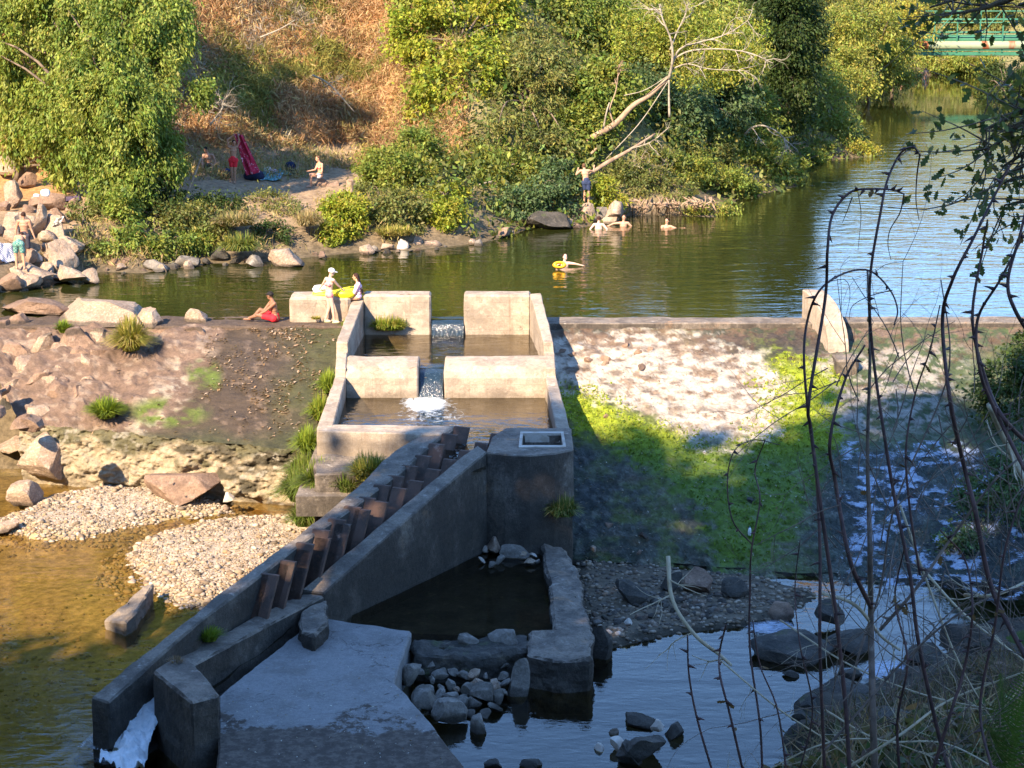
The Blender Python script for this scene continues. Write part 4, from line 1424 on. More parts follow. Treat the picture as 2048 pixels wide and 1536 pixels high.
# --- trees of the far slope
TR = [
 ('yellow green tree at the edge of the dry hillside', [(880, 80, 95, 110, 90), (940, 150, 80, 80, 89), (870, 190, 60, 60, 88), (960, 40, 90, 70, 92)], 210, .55, 100, .27, .13, 'lime'),
 ('feathery olive tree in the middle of the far slope', [(1060, 190, 100, 110, 85), (1000, 270, 80, 60, 83), (1080, 290, 80, 50, 83), (1050, 110, 80, 60, 87)], 240, .48, 110, .23, .08, 'olive'),
 ('drooping willow below the feathery olive tree', [(1010, 345, 78, 38, 79.5), (960, 330, 50, 40, 80), (1070, 350, 50, 36, 79.5)], 110, .36, 110, .22, .07, 'mid'),
 ('leafy tree behind the feathery olive tree on the crest', [(1170, 60, 95, 80, 97), (1110, 20, 80, 60, 98), (1230, 120, 70, 60, 95)], 170, .6, 95, .28, .13, 'mid'),
 ('broad leaved dark green tree left of the leaning dead trunk', [(1190, 200, 85, 75, 88), (1150, 260, 70, 50, 86), (1120, 300, 60, 40, 84)], 190, .5, 95, .26, .14, 'mid'),
 ('sunlit tree growing round the white dead limbs', [(1400, 60, 95, 70, 93), (1320, 40, 70, 60, 95), (1440, 120, 80, 50, 92), (1350, 110, 60, 40, 93)], 190, .5, 95, .23, .1, 'willow'),
 ('dark leafed tree under the white dead limbs', [(1330, 230, 90, 70, 89), (1420, 210, 90, 60, 92), (1280, 180, 55, 55, 91)], 200, .5, 90, .25, .12, 'blue'),
 ('tree leaning to the river right of the dead trunk', [(1500, 230, 60, 60, 95), (1460, 180, 60, 50, 95), (1530, 270, 40, 40, 94)], 120, .48, 95, .23, .1, 'mid'),
 ('tall dark evergreen tree rising between the far slope and the river', [(1572, 60, 56, 120, 101), (1590, 180, 44, 90, 101), (1545, 30, 46, 90, 102), (1610, 90, 40, 90, 102)], 260, .6, 110, .26, .1, 'dark'),
 ('willow overhanging the river right of the dark evergreen', [(1650, 210, 56, 75, 108), (1665, 265, 42, 40, 105), (1630, 160, 40, 50, 110)], 150, .55, 100, .24, .08, 'willow'),
 ('tall pale willow at the river bend left of the green bridge', [(1720, 70, 80, 75, 140), (1715, 165, 40, 24, 134), (1775, 150, 46, 20, 146), (1760, 110, 66, 50, 142), (1690, 140, 50, 40, 136), (1790, 140, 28, 22, 148)], 200, .8, 95, .34, .12, 'willow'),
 ('yellow willow standing behind the river bend', [(1800, 60, 60, 60, 152), (1780, 60, 40, 50, 154)], 90, .8, 90, .34, .13, 'yellow'),
 ('bushy tree behind the green bridge', [(1900, 20, 90, 40, 182), (1990, 30, 80, 45, 184)], 130, .9, 90, .4, .17, 'olive'),
 ('tree at the top edge behind the tall pale willow', [(1660, 10, 70, 50, 150), (1740, -20, 70, 40, 158)], 100, .9, 90, .36, .14, 'olive'),
 ('ragged bush under the left end of the green bridge', [(1900, 130, 50, 18, 172), (1960, 125, 50, 16, 170), (1860, 120, 30, 20, 174)], 80, .6, 90, .34, .12, 'willow'),
 ('dark shaded tree on the right bank past the foreground twigs', [(2010, 150, 50, 24, 152), (2060, 180, 50, 40, 146), (1985, 185, 24, 16, 146)], 90, .7, 90, .3, .12, 'dark'),
 ('round green tree on the crest above the yellow green tree', [(850, -20, 70, 50, 100), (950, -40, 90, 50, 104)], 90, .65, 90, .3, .13, 'mid'),
 ('tree on the crest behind the white dead limbs', [(1290, -10, 90, 45, 106), (1430, -20, 100, 50, 108)], 130, .7, 90, .3, .13, 'olive'),
 ('tree filling the gap left of the dark evergreen', [(1490, 100, 50, 80, 104), (1510, 160, 40, 60, 103)], 100, .6, 95, .26, .1, 'mid'),
]
for k, (lb, es, nc, rc, nl, L, W, pal) in enumerate(TR):
    tree('broadleaf_tree', lb, 'tree', [pxell(*e) for e in es], nc, rc, nl, L, W, pal, trunk_r=.16, limbs=22, group='trees on the far bank', droop=.45, lseed=40 + k)

# --- tall trees on the near bank behind the viewer: they shade the foreground
def near_tree(label, x, y, ztop, w_, zlow, seed, n=70):
    gz = ground_h(x, y)
    es = []
    r = np.random.default_rng(seed)
    for k in range(7):
        f = k / 6
        zc = zlow + (ztop - zlow) * f
        es.append((np.array([x + r.normal() * .7, y + r.normal() * .8, zc]), np.array([w_ * (1 - .45 * f), 3.2, (ztop - zlow) / 7 + .9])))
    return tree('broadleaf_tree', label, 'tree', es, n, 1.5, 34, 1.6, 1.0, 'mid', (x, y, gz), .5, .2, 'tall trees on the near bank', trunk_r=.35, limbs=20, lseed=seed)
near_tree('tall broad tree on the near bank, lowest and farthest left of the shading row', -30.5, 10, 13.5, 4.2, 4, 201, 60)
near_tree('tall broad tree on the near bank, second of the shading row', -24.6, 10, 18.5, 3.3, 5, 202, 80)
near_tree('tall broad tree on the near bank, third of the shading row', -19.3, 10, 25.4, 3.6, 6, 203, 120)
near_tree('tall broad tree on the near bank, tallest of the shading row', -13.4, 10, 29, 4.2, 8, 204, 130)
near_tree('tall broad tree on the near bank, nearest the viewer in the shading row', -7.6, 8, 31, 3.6, 10, 205, 100)
near_tree('tall broad tree on the near bank behind the viewer', -8.0, -9, 26, 6, 11, 206, 110)
near_tree('tall broad tree on the near bank beyond the left of the view', -15, 3, 26, 5, 9, 207, 110)

# --- dry bracken and scrub covering the hillside: a mass nobody could count
def hill_pts(n, x0, x1, y0, y1, r):
    """points on the slope seen inside a picture rectangle"""
    X = r.uniform(-26, 2, n * 6)
    Y = r.uniform(76, 104, n * 6)
    Z = ground_z(X, Y)
    px, py = proj(np.stack([X, Y, Z], -1))
    k = (px > x0) & (px < x1) & (py > y0) & (py < np.where((px > 380) & (px < 720), 296, y1))
    return np.stack([X[k], Y[k], Z[k]], -1)[:n], px[k][:n], py[k][:n]
r = np.random.default_rng(5)
B, bx, by = hill_pts(17000, -40, 930, -60, 345, r)
mk = fbm(np.stack([B[:, 0] * .5, B[:, 1] * .35, B[:, 2] * 0], -1), 4)
hi = (.18 + .55 * np.clip(mk + .5, 0, 1.2))
C, out, cl, cc = [], [], [], []
orange = np.array([(.39, .225, .105), (.46, .325, .17), (.33, .18, .09), (.40, .32, .14), (.43, .265, .13)])
green = np.array([(.22, .21, .05), (.17, .19, .05), (.30, .26, .07)])
grey = np.array([(.27, .22, .16), (.34, .29, .22)])
nb = 10
for k in range(nb):
    f = (k + .5) / nb
    off = r.normal(size=B.shape) * .16
    C.append(B + off + np.array([0, 0, 1])[None] * (hi * f)[:, None])
C = np.concatenate(C)
idx = np.tile(np.arange(len(B)), nb)
zone = mk[idx] + .25 * r.normal(size=len(idx))
gsel = (fbm(np.stack([B[:, 0] * .7 + 9, B[:, 1] * .5, B[:, 2] * 0], -1), 3)[idx] + .18 * r.normal(size=len(idx)) + .5 * sstep(780, 900, bx[idx]) + .35 * sstep(290, 345, by[idx])) > .34
oz = np.clip(((fbm(np.stack([B[:, 0] * .35 + 4, B[:, 1] * .3, B[:, 2] * 0], -1), 3) + .9) / 1.8 * 5)[idx] + r.normal(size=len(idx)) * .8, 0, 4.9).astype(int)
c = orange[oz]
c = np.where(gsel[:, None], green[idx % 3], c)
gsl = zone < -.62
c = np.where(gsl[:, None], grey[idx % 2], c)
patch_ = 1 + .35 * fbm(np.stack([B[:, 0] * .9, B[:, 1] * .9, B[:, 2] * .5], -1), 4)[idx]
c = c * r.uniform(.8, 1.2, (len(c), 1)) * np.clip(patch_, .5, 1.5)[:, None]
V, F, _ = leafcloud(C, .33, .034, -.28, None, ((.4, .2, .1),), r=r)
obj('dry_bracken', arrmesh('dry_bracken', V, F, np.repeat(c, 4, 0)), 'dry_leaves', kind='stuff', label='orange brown dry bracken covering the steep hillside', cat='bracken')

# --- ground cover filling the shaded slope under the trees
X = r.uniform(-4, 42, 42000); Y = r.uniform(72, 185, 42000)
d = sdist(X, Y, river_poly)
pu, pv = proj(np.stack([X, Y, ground_z(X, Y)], -1))
k = (d > -.15) & (d < 22) & ~((pu > 1245) & (pu < 1435) & (pv > 380) & (pv < 445))
B = np.stack([X[k], Y[k], ground_z(X[k], Y[k])], -1)
nb = 5
dd = np.clip(d[k], .15, 1.5)[:, None]
C = np.concatenate([B + r.normal(size=B.shape) * .22 + np.array([0, 0, 1]) * (.12 + .22 * j) * dd for j in range(nb)])
V, F, c = leafcloud(C, .24, .12, .2, None, GREEN['mid'] + GREEN['olive'] + GREEN['dark'], np.tile(np.arange(len(B)), nb), r=r)
obj('undergrowth', arrmesh('undergrowth', V, F, c), 'leaves', kind='stuff', label='mixed green undergrowth covering the slope beneath the trees', cat='undergrowth')
# thin dead twigs and grasses on the flat and bank edge
X = r.uniform(-16, -4, 9000); Y = r.uniform(64, 84, 9000)
d = sdist(X, Y, river_poly)
px, py = proj(np.stack([X, Y, ground_z(X, Y)], -1))
k = ((d > .4) & (d < 3.2) & (fbm(np.stack([X, Y, X * 0], -1), 3) > -.1)) | ((d > 9.5) & (d < 14))
B = np.stack([X[k], Y[k], ground_z(X[k], Y[k])], -1)
C = np.concatenate([B + r.normal(size=B.shape) * np.array([.1, .1, .05]) + np.array([0, 0, .08 + .1 * j]) for j in range(4)])
V, F, c = leafcloud(C, .26, .03, -.7, None, ((.36, .26, .13), (.42, .33, .16), (.28, .24, .09), (.22, .22, .07)), r=r)
obj('dry_grass', arrmesh('dry_grass', V, F, c), 'dry_leaves', kind='stuff', label='short dry grass along the edge of the trodden bank', cat='grass')

# ------------------------------------------------------------------ grass tufts
def grass(label, base, h, spread, n, pal, droop=.55, width=.014, seed=0, group='grass tufts on the stonework', name='grass_tuft', foot=.12, up=(0, 0, 1)):
    r = np.random.default_rng(seed)
    base = np.asarray(base, float)
    fx = foot if hasattr(foot, '__len__') else (foot, foot)
    a = r.uniform(0, 2 * math.pi, n)
    rad = np.sqrt(r.random(n))
    root = base + np.stack([np.cos(a) * rad * fx[0], np.sin(a) * rad * fx[1], np.zeros(n)], -1)
    a2 = a + r.normal(size=n) * .7
    lean = (r.random(n) ** .8) * spread
    out = np.stack([np.cos(a2), np.sin(a2), np.zeros(n)], -1)
    hh = h * r.uniform(.55, 1.1, n)
    ts = np.array([0, .33, .66, 1.0])
    side = np.stack([-out[:, 1], out[:, 0], np.zeros(n)], -1)
    P_ = []
    for t_ in ts:
        z = hh * (t_ - droop * (lean / max(spread, .01)) * t_ ** 2.4)
        c = root + out * (lean * t_ ** 1.5)[:, None] + np.array([0, 0, 1])[None] * z[:, None]
        wv = width * 1.7 * (1 - .9 * t_)
        P_ += [c - side * wv, c + side * wv]
    V = np.stack(P_, 1).reshape(-1, 3)
    i = np.arange(n)[:, None] * 8
    F = np.concatenate([i + np.array([[2 * k, 2 * k + 1, 2 * k + 3, 2 * k + 2]]) for k in range(3)])
    cols = np.asarray(pal)
    c = cols[r.integers(0, len(cols), n)] * r.uniform(.7, 1.3, (n, 1))
    return obj(name, arrmesh(name, V, F, np.repeat(c, 8, 0)), 'grass_blades', None, label, 'grass tuft', group)
GY_ = ((.30, .29, .05), (.38, .33, .08), (.22, .24, .04), (.42, .34, .12))
GG = ((.20, .28, .03), (.26, .32, .035), (.15, .22, .03))
GD = ((.10, .15, .03), (.14, .19, .035), (.19, .2, .06))
grass('large yellow green grass tuft on the left weir stones', wz(262, 700), 1.1, .80, 1500, GY_, .75, .016, 1, foot=.22)
grass('round green grass tuft at the lower edge of the left weir', wz(213, 838) + np.array([0, 0, .05]), .62, .60, 1100, GG, .6, .016, 2, foot=.22)
grass('small green grass tuft high on the left weir stones', wz(128, 664), .42, .3, 300, GG, .5, .013, 3)
grass('bright green grass tuft growing inside the upper ladder pool', Q(778, 660, 56.15), .5, .38, 800, GG + GY_[:2], .75, .014, 4, foot=(.42, .1))
grass('small grass tuft at the foot of the back wall, beside the bathers', Q(700, 660, 55.6) + np.array([-.1, 0, 0]), .35, .25, 200, GG, .6, .012, 5, foot=(.12, .3))
grass('tiny tuft by the feet of the woman in the white cap', Q(632, 638, 55.8), .13, .12, 90, GY_, .5, .01, 6)
# trailing strip of grass along the outer face of the ladder
for k, (x, y, z, h, sp, n, pal, ft) in enumerate([
    (656, 780, -1.15, .55, .40, 360, GG, (.12, .4)), (640, 835, -1.55, .6, .42, 420, GG + GY_[:1], (.14, .4)),
    (614, 900, -1.95, .6, .45, 420, GG, (.15, .4)), (608, 950, -2.4, .6, .5, 420, GD + GG[:1], (.2, .35)),
    (642, 985, -2.15, .75, .6, 900, GD + GG, (.30, .12)), (600, 1000, -2.8, .85, .6, 800, GD + GG[2:], (.25, .25)), (608, 1050, -3.1, .6, .4, 500, GD + GG[2:], (.2, .2))]):
    grass('grass clump trailing down the ladder side, ' + ('highest, just below the wall step', 'second from the top', 'third, at the front corner',
        'fourth, beside the footing ledge', 'large and dark under the footing ledge', 'dark at the weir wall end', 'lowest, hanging to the gravel')[k], wz(x, y) if y < 880 else P(x, y, z), h * 1.25, sp * 1.2, int(n * 1.6), pal, .8, .013, 20 + k, 'trailing grass beside the ladder', foot=ft)
grass('grass tuft behind the outlet channel wall below the footing ledge', P(738, 958, -1.48), .70, .55, 900, GD + GY_[:2], .6, .013, 31, foot=(.3, .2))
grass('small grass tuft behind the upper outlet channel wall', P(694, 982, -1.9), .6, .4, 500, GD, .6, .013, 32, foot=(.2, .2))
grass('rusty green grass tuft at the right foot of the tower', Q(1126, 1030, 43.5), .55, .42, 640, GD + GY_[3:], .85, .013, 33, foot=(.25, .2))
grass('green tuft growing out of the outlet channel wall top', P(418, 1281, -2.46), .30, .30, 420, GG, .4, .009, 34, foot=(.14, .1))
grass('withered brown tuft on top of the end pillar', P(352, 1328, -2.25), .16, .16, 130, ((.2, .14, .09), (.28, .2, .12)), .4, .007, 35)
grass('hanging reed clump on the left bank at the water', P(480, 500, .5), .75, .7, 700, GD + GY_[:1], .95, .02, 36, foot=(.5, .3))
grass('dry brown reed clump on the left bank above the water', P(470, 450, 1.2), .6, .6, 700, ((.34, .26, .13), (.28, .24, .10), (.2, .2, .07)), .8, .02, 37, foot=(.6, .4))
grass('straw coloured reed clump below the sitting woman', P(615, 450, 1.0), .7, .5, 500, ((.40, .30, .15), (.33, .27, .12)), .9, .018, 38, foot=(.35, .4))
grass('green reed clump left of the flat shore rock', P(700, 480, .3), .5, .5, 420, GG + GY_, .8, .018, 39, foot=(.4, .3))
grass('sunlit shore grass by the pale driftwood', P(790, 470, .5), .45, .5, 500, GY_, .7, .018, 40, foot=(.6, .3))
# ------------------------------------------------------------------ rocks
def rock(r, size, facets=10, sub=4, rough=.10, cut=(.55, .86), box=3.6):
    V, F = ico(sub)
    box = box * r.uniform(.9, 1.35)
    V = V / (np.abs(V) ** box).sum(1)[:, None] ** (1 / box)
    V = V @ np.array(Matrix.Rotation(r.uniform(-.3, .3), 3, 'Y')).T
    V[:, 0] += r.uniform(-.25, .25) * V[:, 2]
    V[:, 1] += r.uniform(-.25, .25) * V[:, 2]
    seed = r.random(3) * 50
    V = V * (1 + .14 * fbm(V * 1.1 + seed, 2)[:, None])
    for _ in range(facets):
        n = unit(r.normal(size=3))
        s = V @ n
        d = r.uniform(*cut) * s.max()
        V = V - np.where(s > d, s - d, 0)[:, None] * n * .96
    V = V + unit(V) * (fbm(V * 4 + seed, 4, .6) * rough * .32)[:, None]
    V[:, :2] *= (1 + .30 * np.clip(-V[:, 2:3] / np.abs(V[:, 2]).max(), -.6, 1))
    V = V / np.abs(V).max(0)
    return V * np.asarray(size) * .5, F

def put_rock(x, y, w_, h_, z, mat, label=None, name='boulder', cat='rock', group=None, depth=None, rot=None, seed=0, facets=10, sub=4, lift=0, cut=(.46, .80), rough=.10, tiltx=0):
    """rock whose picture box is centred at x with its foot at y (height z there)"""
    r = np.random.default_rng(seed + int(x * 7 + y * 13))
    f = P(x, y, z)
    s = S(f)
    wm, hm = w_ / s, h_ / s * 1.02
    dm = depth / s if depth else wm * r.uniform(.7, 1.0)
    V, F = rock(r, (wm, dm, hm * 1.25), facets, sub, rough, cut)
    M = Matrix.Rotation(r.uniform(-.5, .5) if rot is None else 0, 3, 'Z')
    if rot:
        M = Matrix.Rotation(rot, 3, 'Y') @ M
    if tiltx:
        M = Matrix.Rotation(tiltx, 3, 'X') @ M
    V = V @ np.array(M).T
    V = V + np.array([f[0], f[1] + dm * .35, f[2] + hm * .40 + lift])
    me = arrmesh(name, V, F, None, True)
    me.set_sharp_from_angle(angle=.42)
    return obj(name, me, mat, None, label, cat, group)

BO = [  # x, foot y, width, height, z, material, label
 # left bank where the bathers stand
 (50, 560, 115, 32, .25, 'warm_rock', 'long flat sunlit boulder under the feet of the boy in green shorts'),
 (55, 580, 85, 26, .05, 'warm_rock', 'low wedge boulder at the water below the long flat boulder'),
 (135, 566, 70, 34, .1, 'warm_rock', 'shadowed boulder at the water right of the long flat boulder'),
 (175, 566, 44, 28, .05, 'warm_rock', 'small squared boulder standing in the water at the end of the left rocks'),
 (120, 540, 74, 56, .5, 'warm_rock', 'tan block of rock under the overhanging slab'),
 (118, 505, 84, 32, 1.0, 'warm_rock', 'overhanging flat slab of rock beside the yellowing shrub'),
 (110, 476, 52, 48, 1.3, 'warm_rock', 'upright rock holding the white cloth'),
 (80, 470, 40, 62, 1.3, 'warm_rock', 'tall leaning rock catching the shadow of the man in dark shorts'),
 (90, 421, 90, 36, 2.0, 'brown_rock', 'broad flat rock with the white bags on top'),
 (20, 466, 50, 46, 1.4, 'warm_rock', 'pale rock face at the left edge behind the bathers'),
 (20, 410, 44, 46, 2.1, 'warm_rock', 'upright rock behind the head of the man in dark shorts'),
 (12, 345, 60, 34, 3.0, 'warm_rock', 'rock in orange litter at the upper left edge'),
 (55, 372, 46, 26, 2.6, 'brown_rock', 'small rock in orange litter above the white bags'),
 (20, 580, 60, 34, .1, 'brown_rock', 'half sunk boulder in the water at the left edge'),
 (72, 520, 22, 20, .7, 'pale_stone', 'small upright stone on the long flat boulder'),
 (93, 521, 18, 18, .7, 'warm_rock', 'small round stone next to the small upright stone'),
 # crest of the left weir
 (60, 634, 160, 32, .0, 'brown_rock', 'low brown crest stone at the left end of the weir'),
 (205, 650, 235, 42, -.02, 'warm_rock', 'long pale crest stone above the yellow green tuft'),
 (300, 652, 66, 36, .0, 'warm_rock', 'square ended crest stone next to the gap in the weir'),
 (390, 645, 50, 30, .0, 'warm_rock', 'loose squared block lying on the weir crest'),
 (385, 688, 70, 34, -.35, 'brown_rock', 'wet brown stone below the loose squared block'),
 (428, 676, 56, 20, -.25, 'brown_rock', 'low wet stone right of the wet brown stone'),
 # rubble face of the left weir
 (85, 720, 66, 50, -.55, 'warm_rock', 'round boulder set in the left weir rubble'),
 (150, 716, 80, 56, -.55, 'brown_rock', 'boulder with white scab below the small green tuft'),
 (60, 765, 90, 56, -1.05, 'warm_rock', 'pale blocky boulder in the left weir rubble'),
 (30, 680, 70, 60, -.4, 'brown_rock', 'brown rubble boulder at the left edge of the weir'),
 (125, 770, 50, 40, -1.1, 'warm_rock', 'small cracked boulder in the left weir rubble'),
 (95, 800, 60, 45, -1.5, 'warm_rock', 'lichen spotted boulder above the stream gap'),
 (150, 815, 70, 50, -1.6, 'brown_rock', 'wedge of rubble left of the round green tuft'),
 (30, 790, 60, 45, -1.5, 'warm_rock', 'tan boulder overhanging the stream gap'),
 (110, 842, 60, 40, -2.0, 'brown_rock', 'slanting stone at the foot of the left weir'),
 (195, 750, 90, 50, -1.0, 'brown_rock', 'flat brown stone in the weir face left of the pale streak'),
 (45, 730, 40, 34, -.8, 'warm_rock', 'small pale stone between the rubble boulders'),
 (170, 780, 36, 26, -1.3, 'warm_rock', 'little wedge stone above the round green tuft'),
 # lower left
 (15, 850, 60, 60, -2.9, 'dark_rock', 'dark boulder in shadow at the left edge of the stream gap'),
 (50, 840, 55, 50, -3.0, 'grey_rock', 'grey boulder in shadow inside the stream gap'),
 (82, 966, 126, 92, -3.5, 'warm_rock', 'large pale boulder on the gravel left of the weir end'),
 (35, 1008, 84, 52, -3.6, 'warm_rock', 'pale boulder lying in the water below the large pale boulder'),
 (345, 1009, 190, 70, -3.5, 'brown_rock', 'big brown boulder on the gravel under the weir end wall'),
 (140, 885, 74, 30, -3.1, 'warm_rock', 'tan rock at the corner of the weir end wall'),
 (20, 905, 70, 26, -3.5, 'warm_rock', 'flat tan rock in the little stream'),
 (15, 1068, 60, 26, -3.7, 'warm_rock', 'low rock in the water at the left edge below the gravel'),
 (455, 1003, 26, 16, -3.45, 'pale_stone', 'small pale stone right of the big brown boulder'),
 (190, 868, 60, 26, -2.4, 'warm_rock', 'corner stone on top of the weir end wall'),
 # left shore of the reservoir
 (555, 530, 118, 34, .05, 'warm_rock', 'long flat shore rock lying in front of the reeds'),
 (510, 534, 40, 22, .0, 'grey_rock', 'grey end of rock beside the long flat shore rock'),
 (730, 507, 40, 18, .05, 'warm_rock', 'round shore rock below the green reed clump'),
 (772, 500, 30, 16, .05, 'warm_rock', 'shore stone right of the round shore rock'),
 (806, 497, 24, 20, .05, 'pale_stone', 'pale shore stone before the driftwood'),
 (834, 492, 24, 18, .05, 'warm_rock', 'small cubic shore stone before the driftwood'),
 (862, 494, 44, 14, .0, 'warm_rock', 'low shore stone under the driftwood'),
 (240, 536, 60, 22, .05, 'brown_rock', 'low shore rock under the light green shrub'),
 (300, 540, 70, 20, .05, 'grey_rock', 'mottled shore rock under the dark shaded shrub'),
 (375, 532, 60, 20, .05, 'grey_rock', 'mottled shore rock under the low leafy shrub'),
 (440, 520, 40, 26, .1, 'dark_rock', 'shadowed shore rock left of the hanging reeds'),
 (1105, 462, 110, 34, .0, 'dark_rock', 'dark undercut rock ledge left of the climber'),
 (1180, 446, 44, 42, .05, 'warm_rock', 'cracked standing boulder under the climber'),
 (1202, 442, 34, 34, .1, 'grey_rock', 'grey half of the cracked boulder under the climber'),
 (1228, 434, 40, 32, .3, 'warm_rock', 'sunlit boulder right of the cracked boulder'),
 (1222, 448, 44, 16, .0, 'warm_rock', 'low boulder at the water behind the first swimmer'),
 (1010, 474, 40, 18, .05, 'brown_rock', 'shore rock in the shade right of the driftwood'),
 (520, 335, 46, 34, 1.6, 'grey_rock', 'grey rock behind the spread towels'),
 (660, 385, 40, 22, 1.3, 'brown_rock', 'brown rock in the bank below the sitting woman'),
 (590, 440, 70, 34, .8, 'warm_rock', 'eroded rock in the bank above the hanging reeds'),
 # lower right
 (1265, 1212, 78, 44, -3.65, 'dark_rock', 'large wet rounded rock among the cobbles under the right weir'),
 (1395, 1185, 60, 44, -3.55, 'brown_rock', 'orange brown rock projecting from the weir toe'),
 (1345, 1178, 50, 34, -3.5, 'dark_rock', 'dark block at the weir toe left of the orange brown rock'),
 (1470, 1195, 60, 34, -3.6, 'dark_rock', 'dark rock at the weir toe right of the orange brown rock'),
 (1590, 1324, 170, 44, -3.75, 'dark_rock', 'long mossy rock island in the lower pool'),
 (1700, 1312, 110, 48, -3.75, 'dark_rock', 'dark hump joined to the long mossy rock island'),
 (1560, 1240, 60, 30, -3.7, 'brown_rock', 'brown rock at the small riffle'),
 (1660, 1260, 70, 50, -3.7, 'dark_rock', 'dark rock above the island'),
 (1700, 1420, 160, 48, -3.75, 'dark_rock', 'broad dark rock on the right shore of the lower pool'),
 (1640, 1440, 90, 40, -3.8, 'dark_rock', 'low dark rock at the water end of the broad dark rock'),
 (1700, 1366, 70, 26, -3.75, 'dark_rock', 'half drowned rock below the island'),
 (1800, 1370, 60, 30, -3.75, 'dark_rock', 'dark rock beside the white rapid'),
 (1850, 1330, 80, 40, -3.6, 'dark_rock', 'dark rock right of the white rapid'),
 (1780, 1470, 110, 44, -3.6, 'dark_rock', 'dark rock among twigs on the right shore'),
 (1930, 1300, 110, 50, -3.4, 'dark_rock', 'dark sloping rock at the right edge of the lower pool'),
 (1582, 1357, 34, 14, -3.75, 'dark_rock', 'little black rock alone in the lower pool'),
 (1290, 1536, 120, 56, -3.75, 'dark_rock', 'black square block at the bottom of the lower pool'),
 (1252, 1540, 70, 50, -3.8, 'dark_rock', 'wet black rock left of the black square block'),
 (1280, 1458, 90, 26, -3.75, 'dark_rock', 'thin black rock behind the black square block'),
 (1350, 1480, 40, 30, -3.75, 'dark_rock', 'black stone right of the black square block'),
 (1232, 1503, 44, 24, -3.72, 'pale_stone', 'white stone on the black rocks in the lower pool'),
 (1200, 1505, 26, 16, -3.75, 'pale_stone', 'smaller white stone left of the white stone'),
 (1318, 1462, 34, 20, -3.6, 'pale_stone', 'pale stone on the thin black rock'),
 (1229, 1472, 22, 13, -3.75, 'warm_rock', 'tan stone in the water by the black rocks'),
 (985, 1540, 40, 16, -3.75, 'dark_rock', 'dark rock breaking the water at the bottom edge'),
 (1060, 1542, 50, 20, -3.75, 'dark_rock', 'second dark rock breaking the water at the bottom edge'),
 (1200, 1325, 50, 76, -3.8, 'dark_rock', 'rough block at the outer corner of the basin wall'),
 (1036, 1395, 50, 80, -3.75, 'grey_rock', 'upright slab of stone at the end of the cobble pile'),
 (905, 1458, 76, 52, -3.75, 'grey_rock', 'largest grey boulder at the water end of the cobble pile'),
 (957, 1470, 34, 42, -3.75, 'grey_rock', 'egg shaped stone standing in the water by the cobble pile'),
 (826, 1368, 50, 42, -3.5, 'grey_rock', 'grey boulder against the slab side in the cobble pile'),
 (850, 1420, 60, 44, -3.6, 'grey_rock', 'dusky boulder under the slab edge'),
 (970, 1402, 62, 36, -3.6, 'grey_rock', 'broad grey stone in the lower cobble pile'),
 (1005, 1292, 70, 30, -3.2, 'grey_rock', 'rounded stone bedded in the basin front wall'),
 (936, 1294, 44, 26, -3.2, 'grey_rock', 'pale stone bedded in the basin front wall'),
 (1030, 1118, 60, 22, -3.2, 'grey_rock', 'flat stone in the corner of the settling pool'),
 (985, 1105, 34, 28, -3.15, 'warm_rock', 'pointed tan stone against the tower in the settling pool'),
]
for k, (x, y, w_, h_, z, mat, lb) in enumerate(BO):
    big = w_ > 60
    if x < 200 and y < 545 and k < 16:
        z = float(G(x, y - 4)[2])
    if 17 < k < 34 and y > 660:
        z = float(wz(x, y)[2]) - .12
    put_rock(x, y, w_, h_, z, mat, lb, 'boulder' if w_ > 40 else 'stone', 'rock', None, seed=k, sub=4 if big else 3, facets=12 if big else 8)

r = np.random.default_rng(404)
for k in range(46):
    x, y = r.uniform(-30, 215), r.uniform(640, 850)
    if x > 60 + (850 - y) * .9:
        x *= .6
    w_ = r.uniform(26, 58)
    h = wz(x, y)
    put_rock(x, y + w_ * .30, w_ * 1.15, w_ * r.uniform(.5, .75), h[2] - .22, ['warm_rock', 'brown_rock', 'brown_rock', 'brown_rock'][k % 4], 'weathered rubble stone bedded in the left end of the weir', 'rubble_stone', 'rock', 'rubble stones of the left weir end', seed=600 + k, sub=3)
for k in range(26):
    x, y = r.uniform(-20, 150), r.uniform(400, 585)
    w_ = r.uniform(20, 46)
    p = G(x, y)
    put_rock(x, y + w_ * .3, w_, w_ * r.uniform(.5, .8), p[2] - .08, ['warm_rock', 'brown_rock', 'warm_rock'][k % 3], 'weathered stone packed between the boulders of the left bank', 'bank_stone', 'rock', 'stones packed between the left bank boulders', seed=700 + k, sub=3)
for k in range(40):
    x = r.uniform(210, 1250)
    yl = np.interp(x, [200, 290, 430, 490, 610, 700, 830, 960, 1030, 1060, 1165, 1250], [545, 546, 527, 529, 516, 507, 501, 487, 470, 456, 456, 436])
    w_ = r.uniform(10, 26)
    put_rock(x, yl + r.uniform(-3, 5), w_, w_ * r.uniform(.4, .7), .0, ['warm_rock', 'brown_rock', 'dark_rock', 'grey_rock'][k % 4], 'small stone at the waterline of the far bank', 'shore_stone', 'rock', 'small stones along the far waterline', seed=800 + k, sub=2, facets=6)
for k in range(34):
    x, y = r.uniform(1600, 2048), r.uniform(1290, 1500)
    if y < 1440 - (x - 1600) * .45:
        continue
    w_ = r.uniform(26, 90)
    put_rock(x, y, w_, w_ * r.uniform(.3, .6), -3.62, ['dark_rock', 'dark_rock', 'brown_rock'][k % 3], 'dark stone among twigs on the shaded right shore', 'shore_stone', 'rock', 'dark stones of the shaded right shore', seed=900 + k, sub=3)

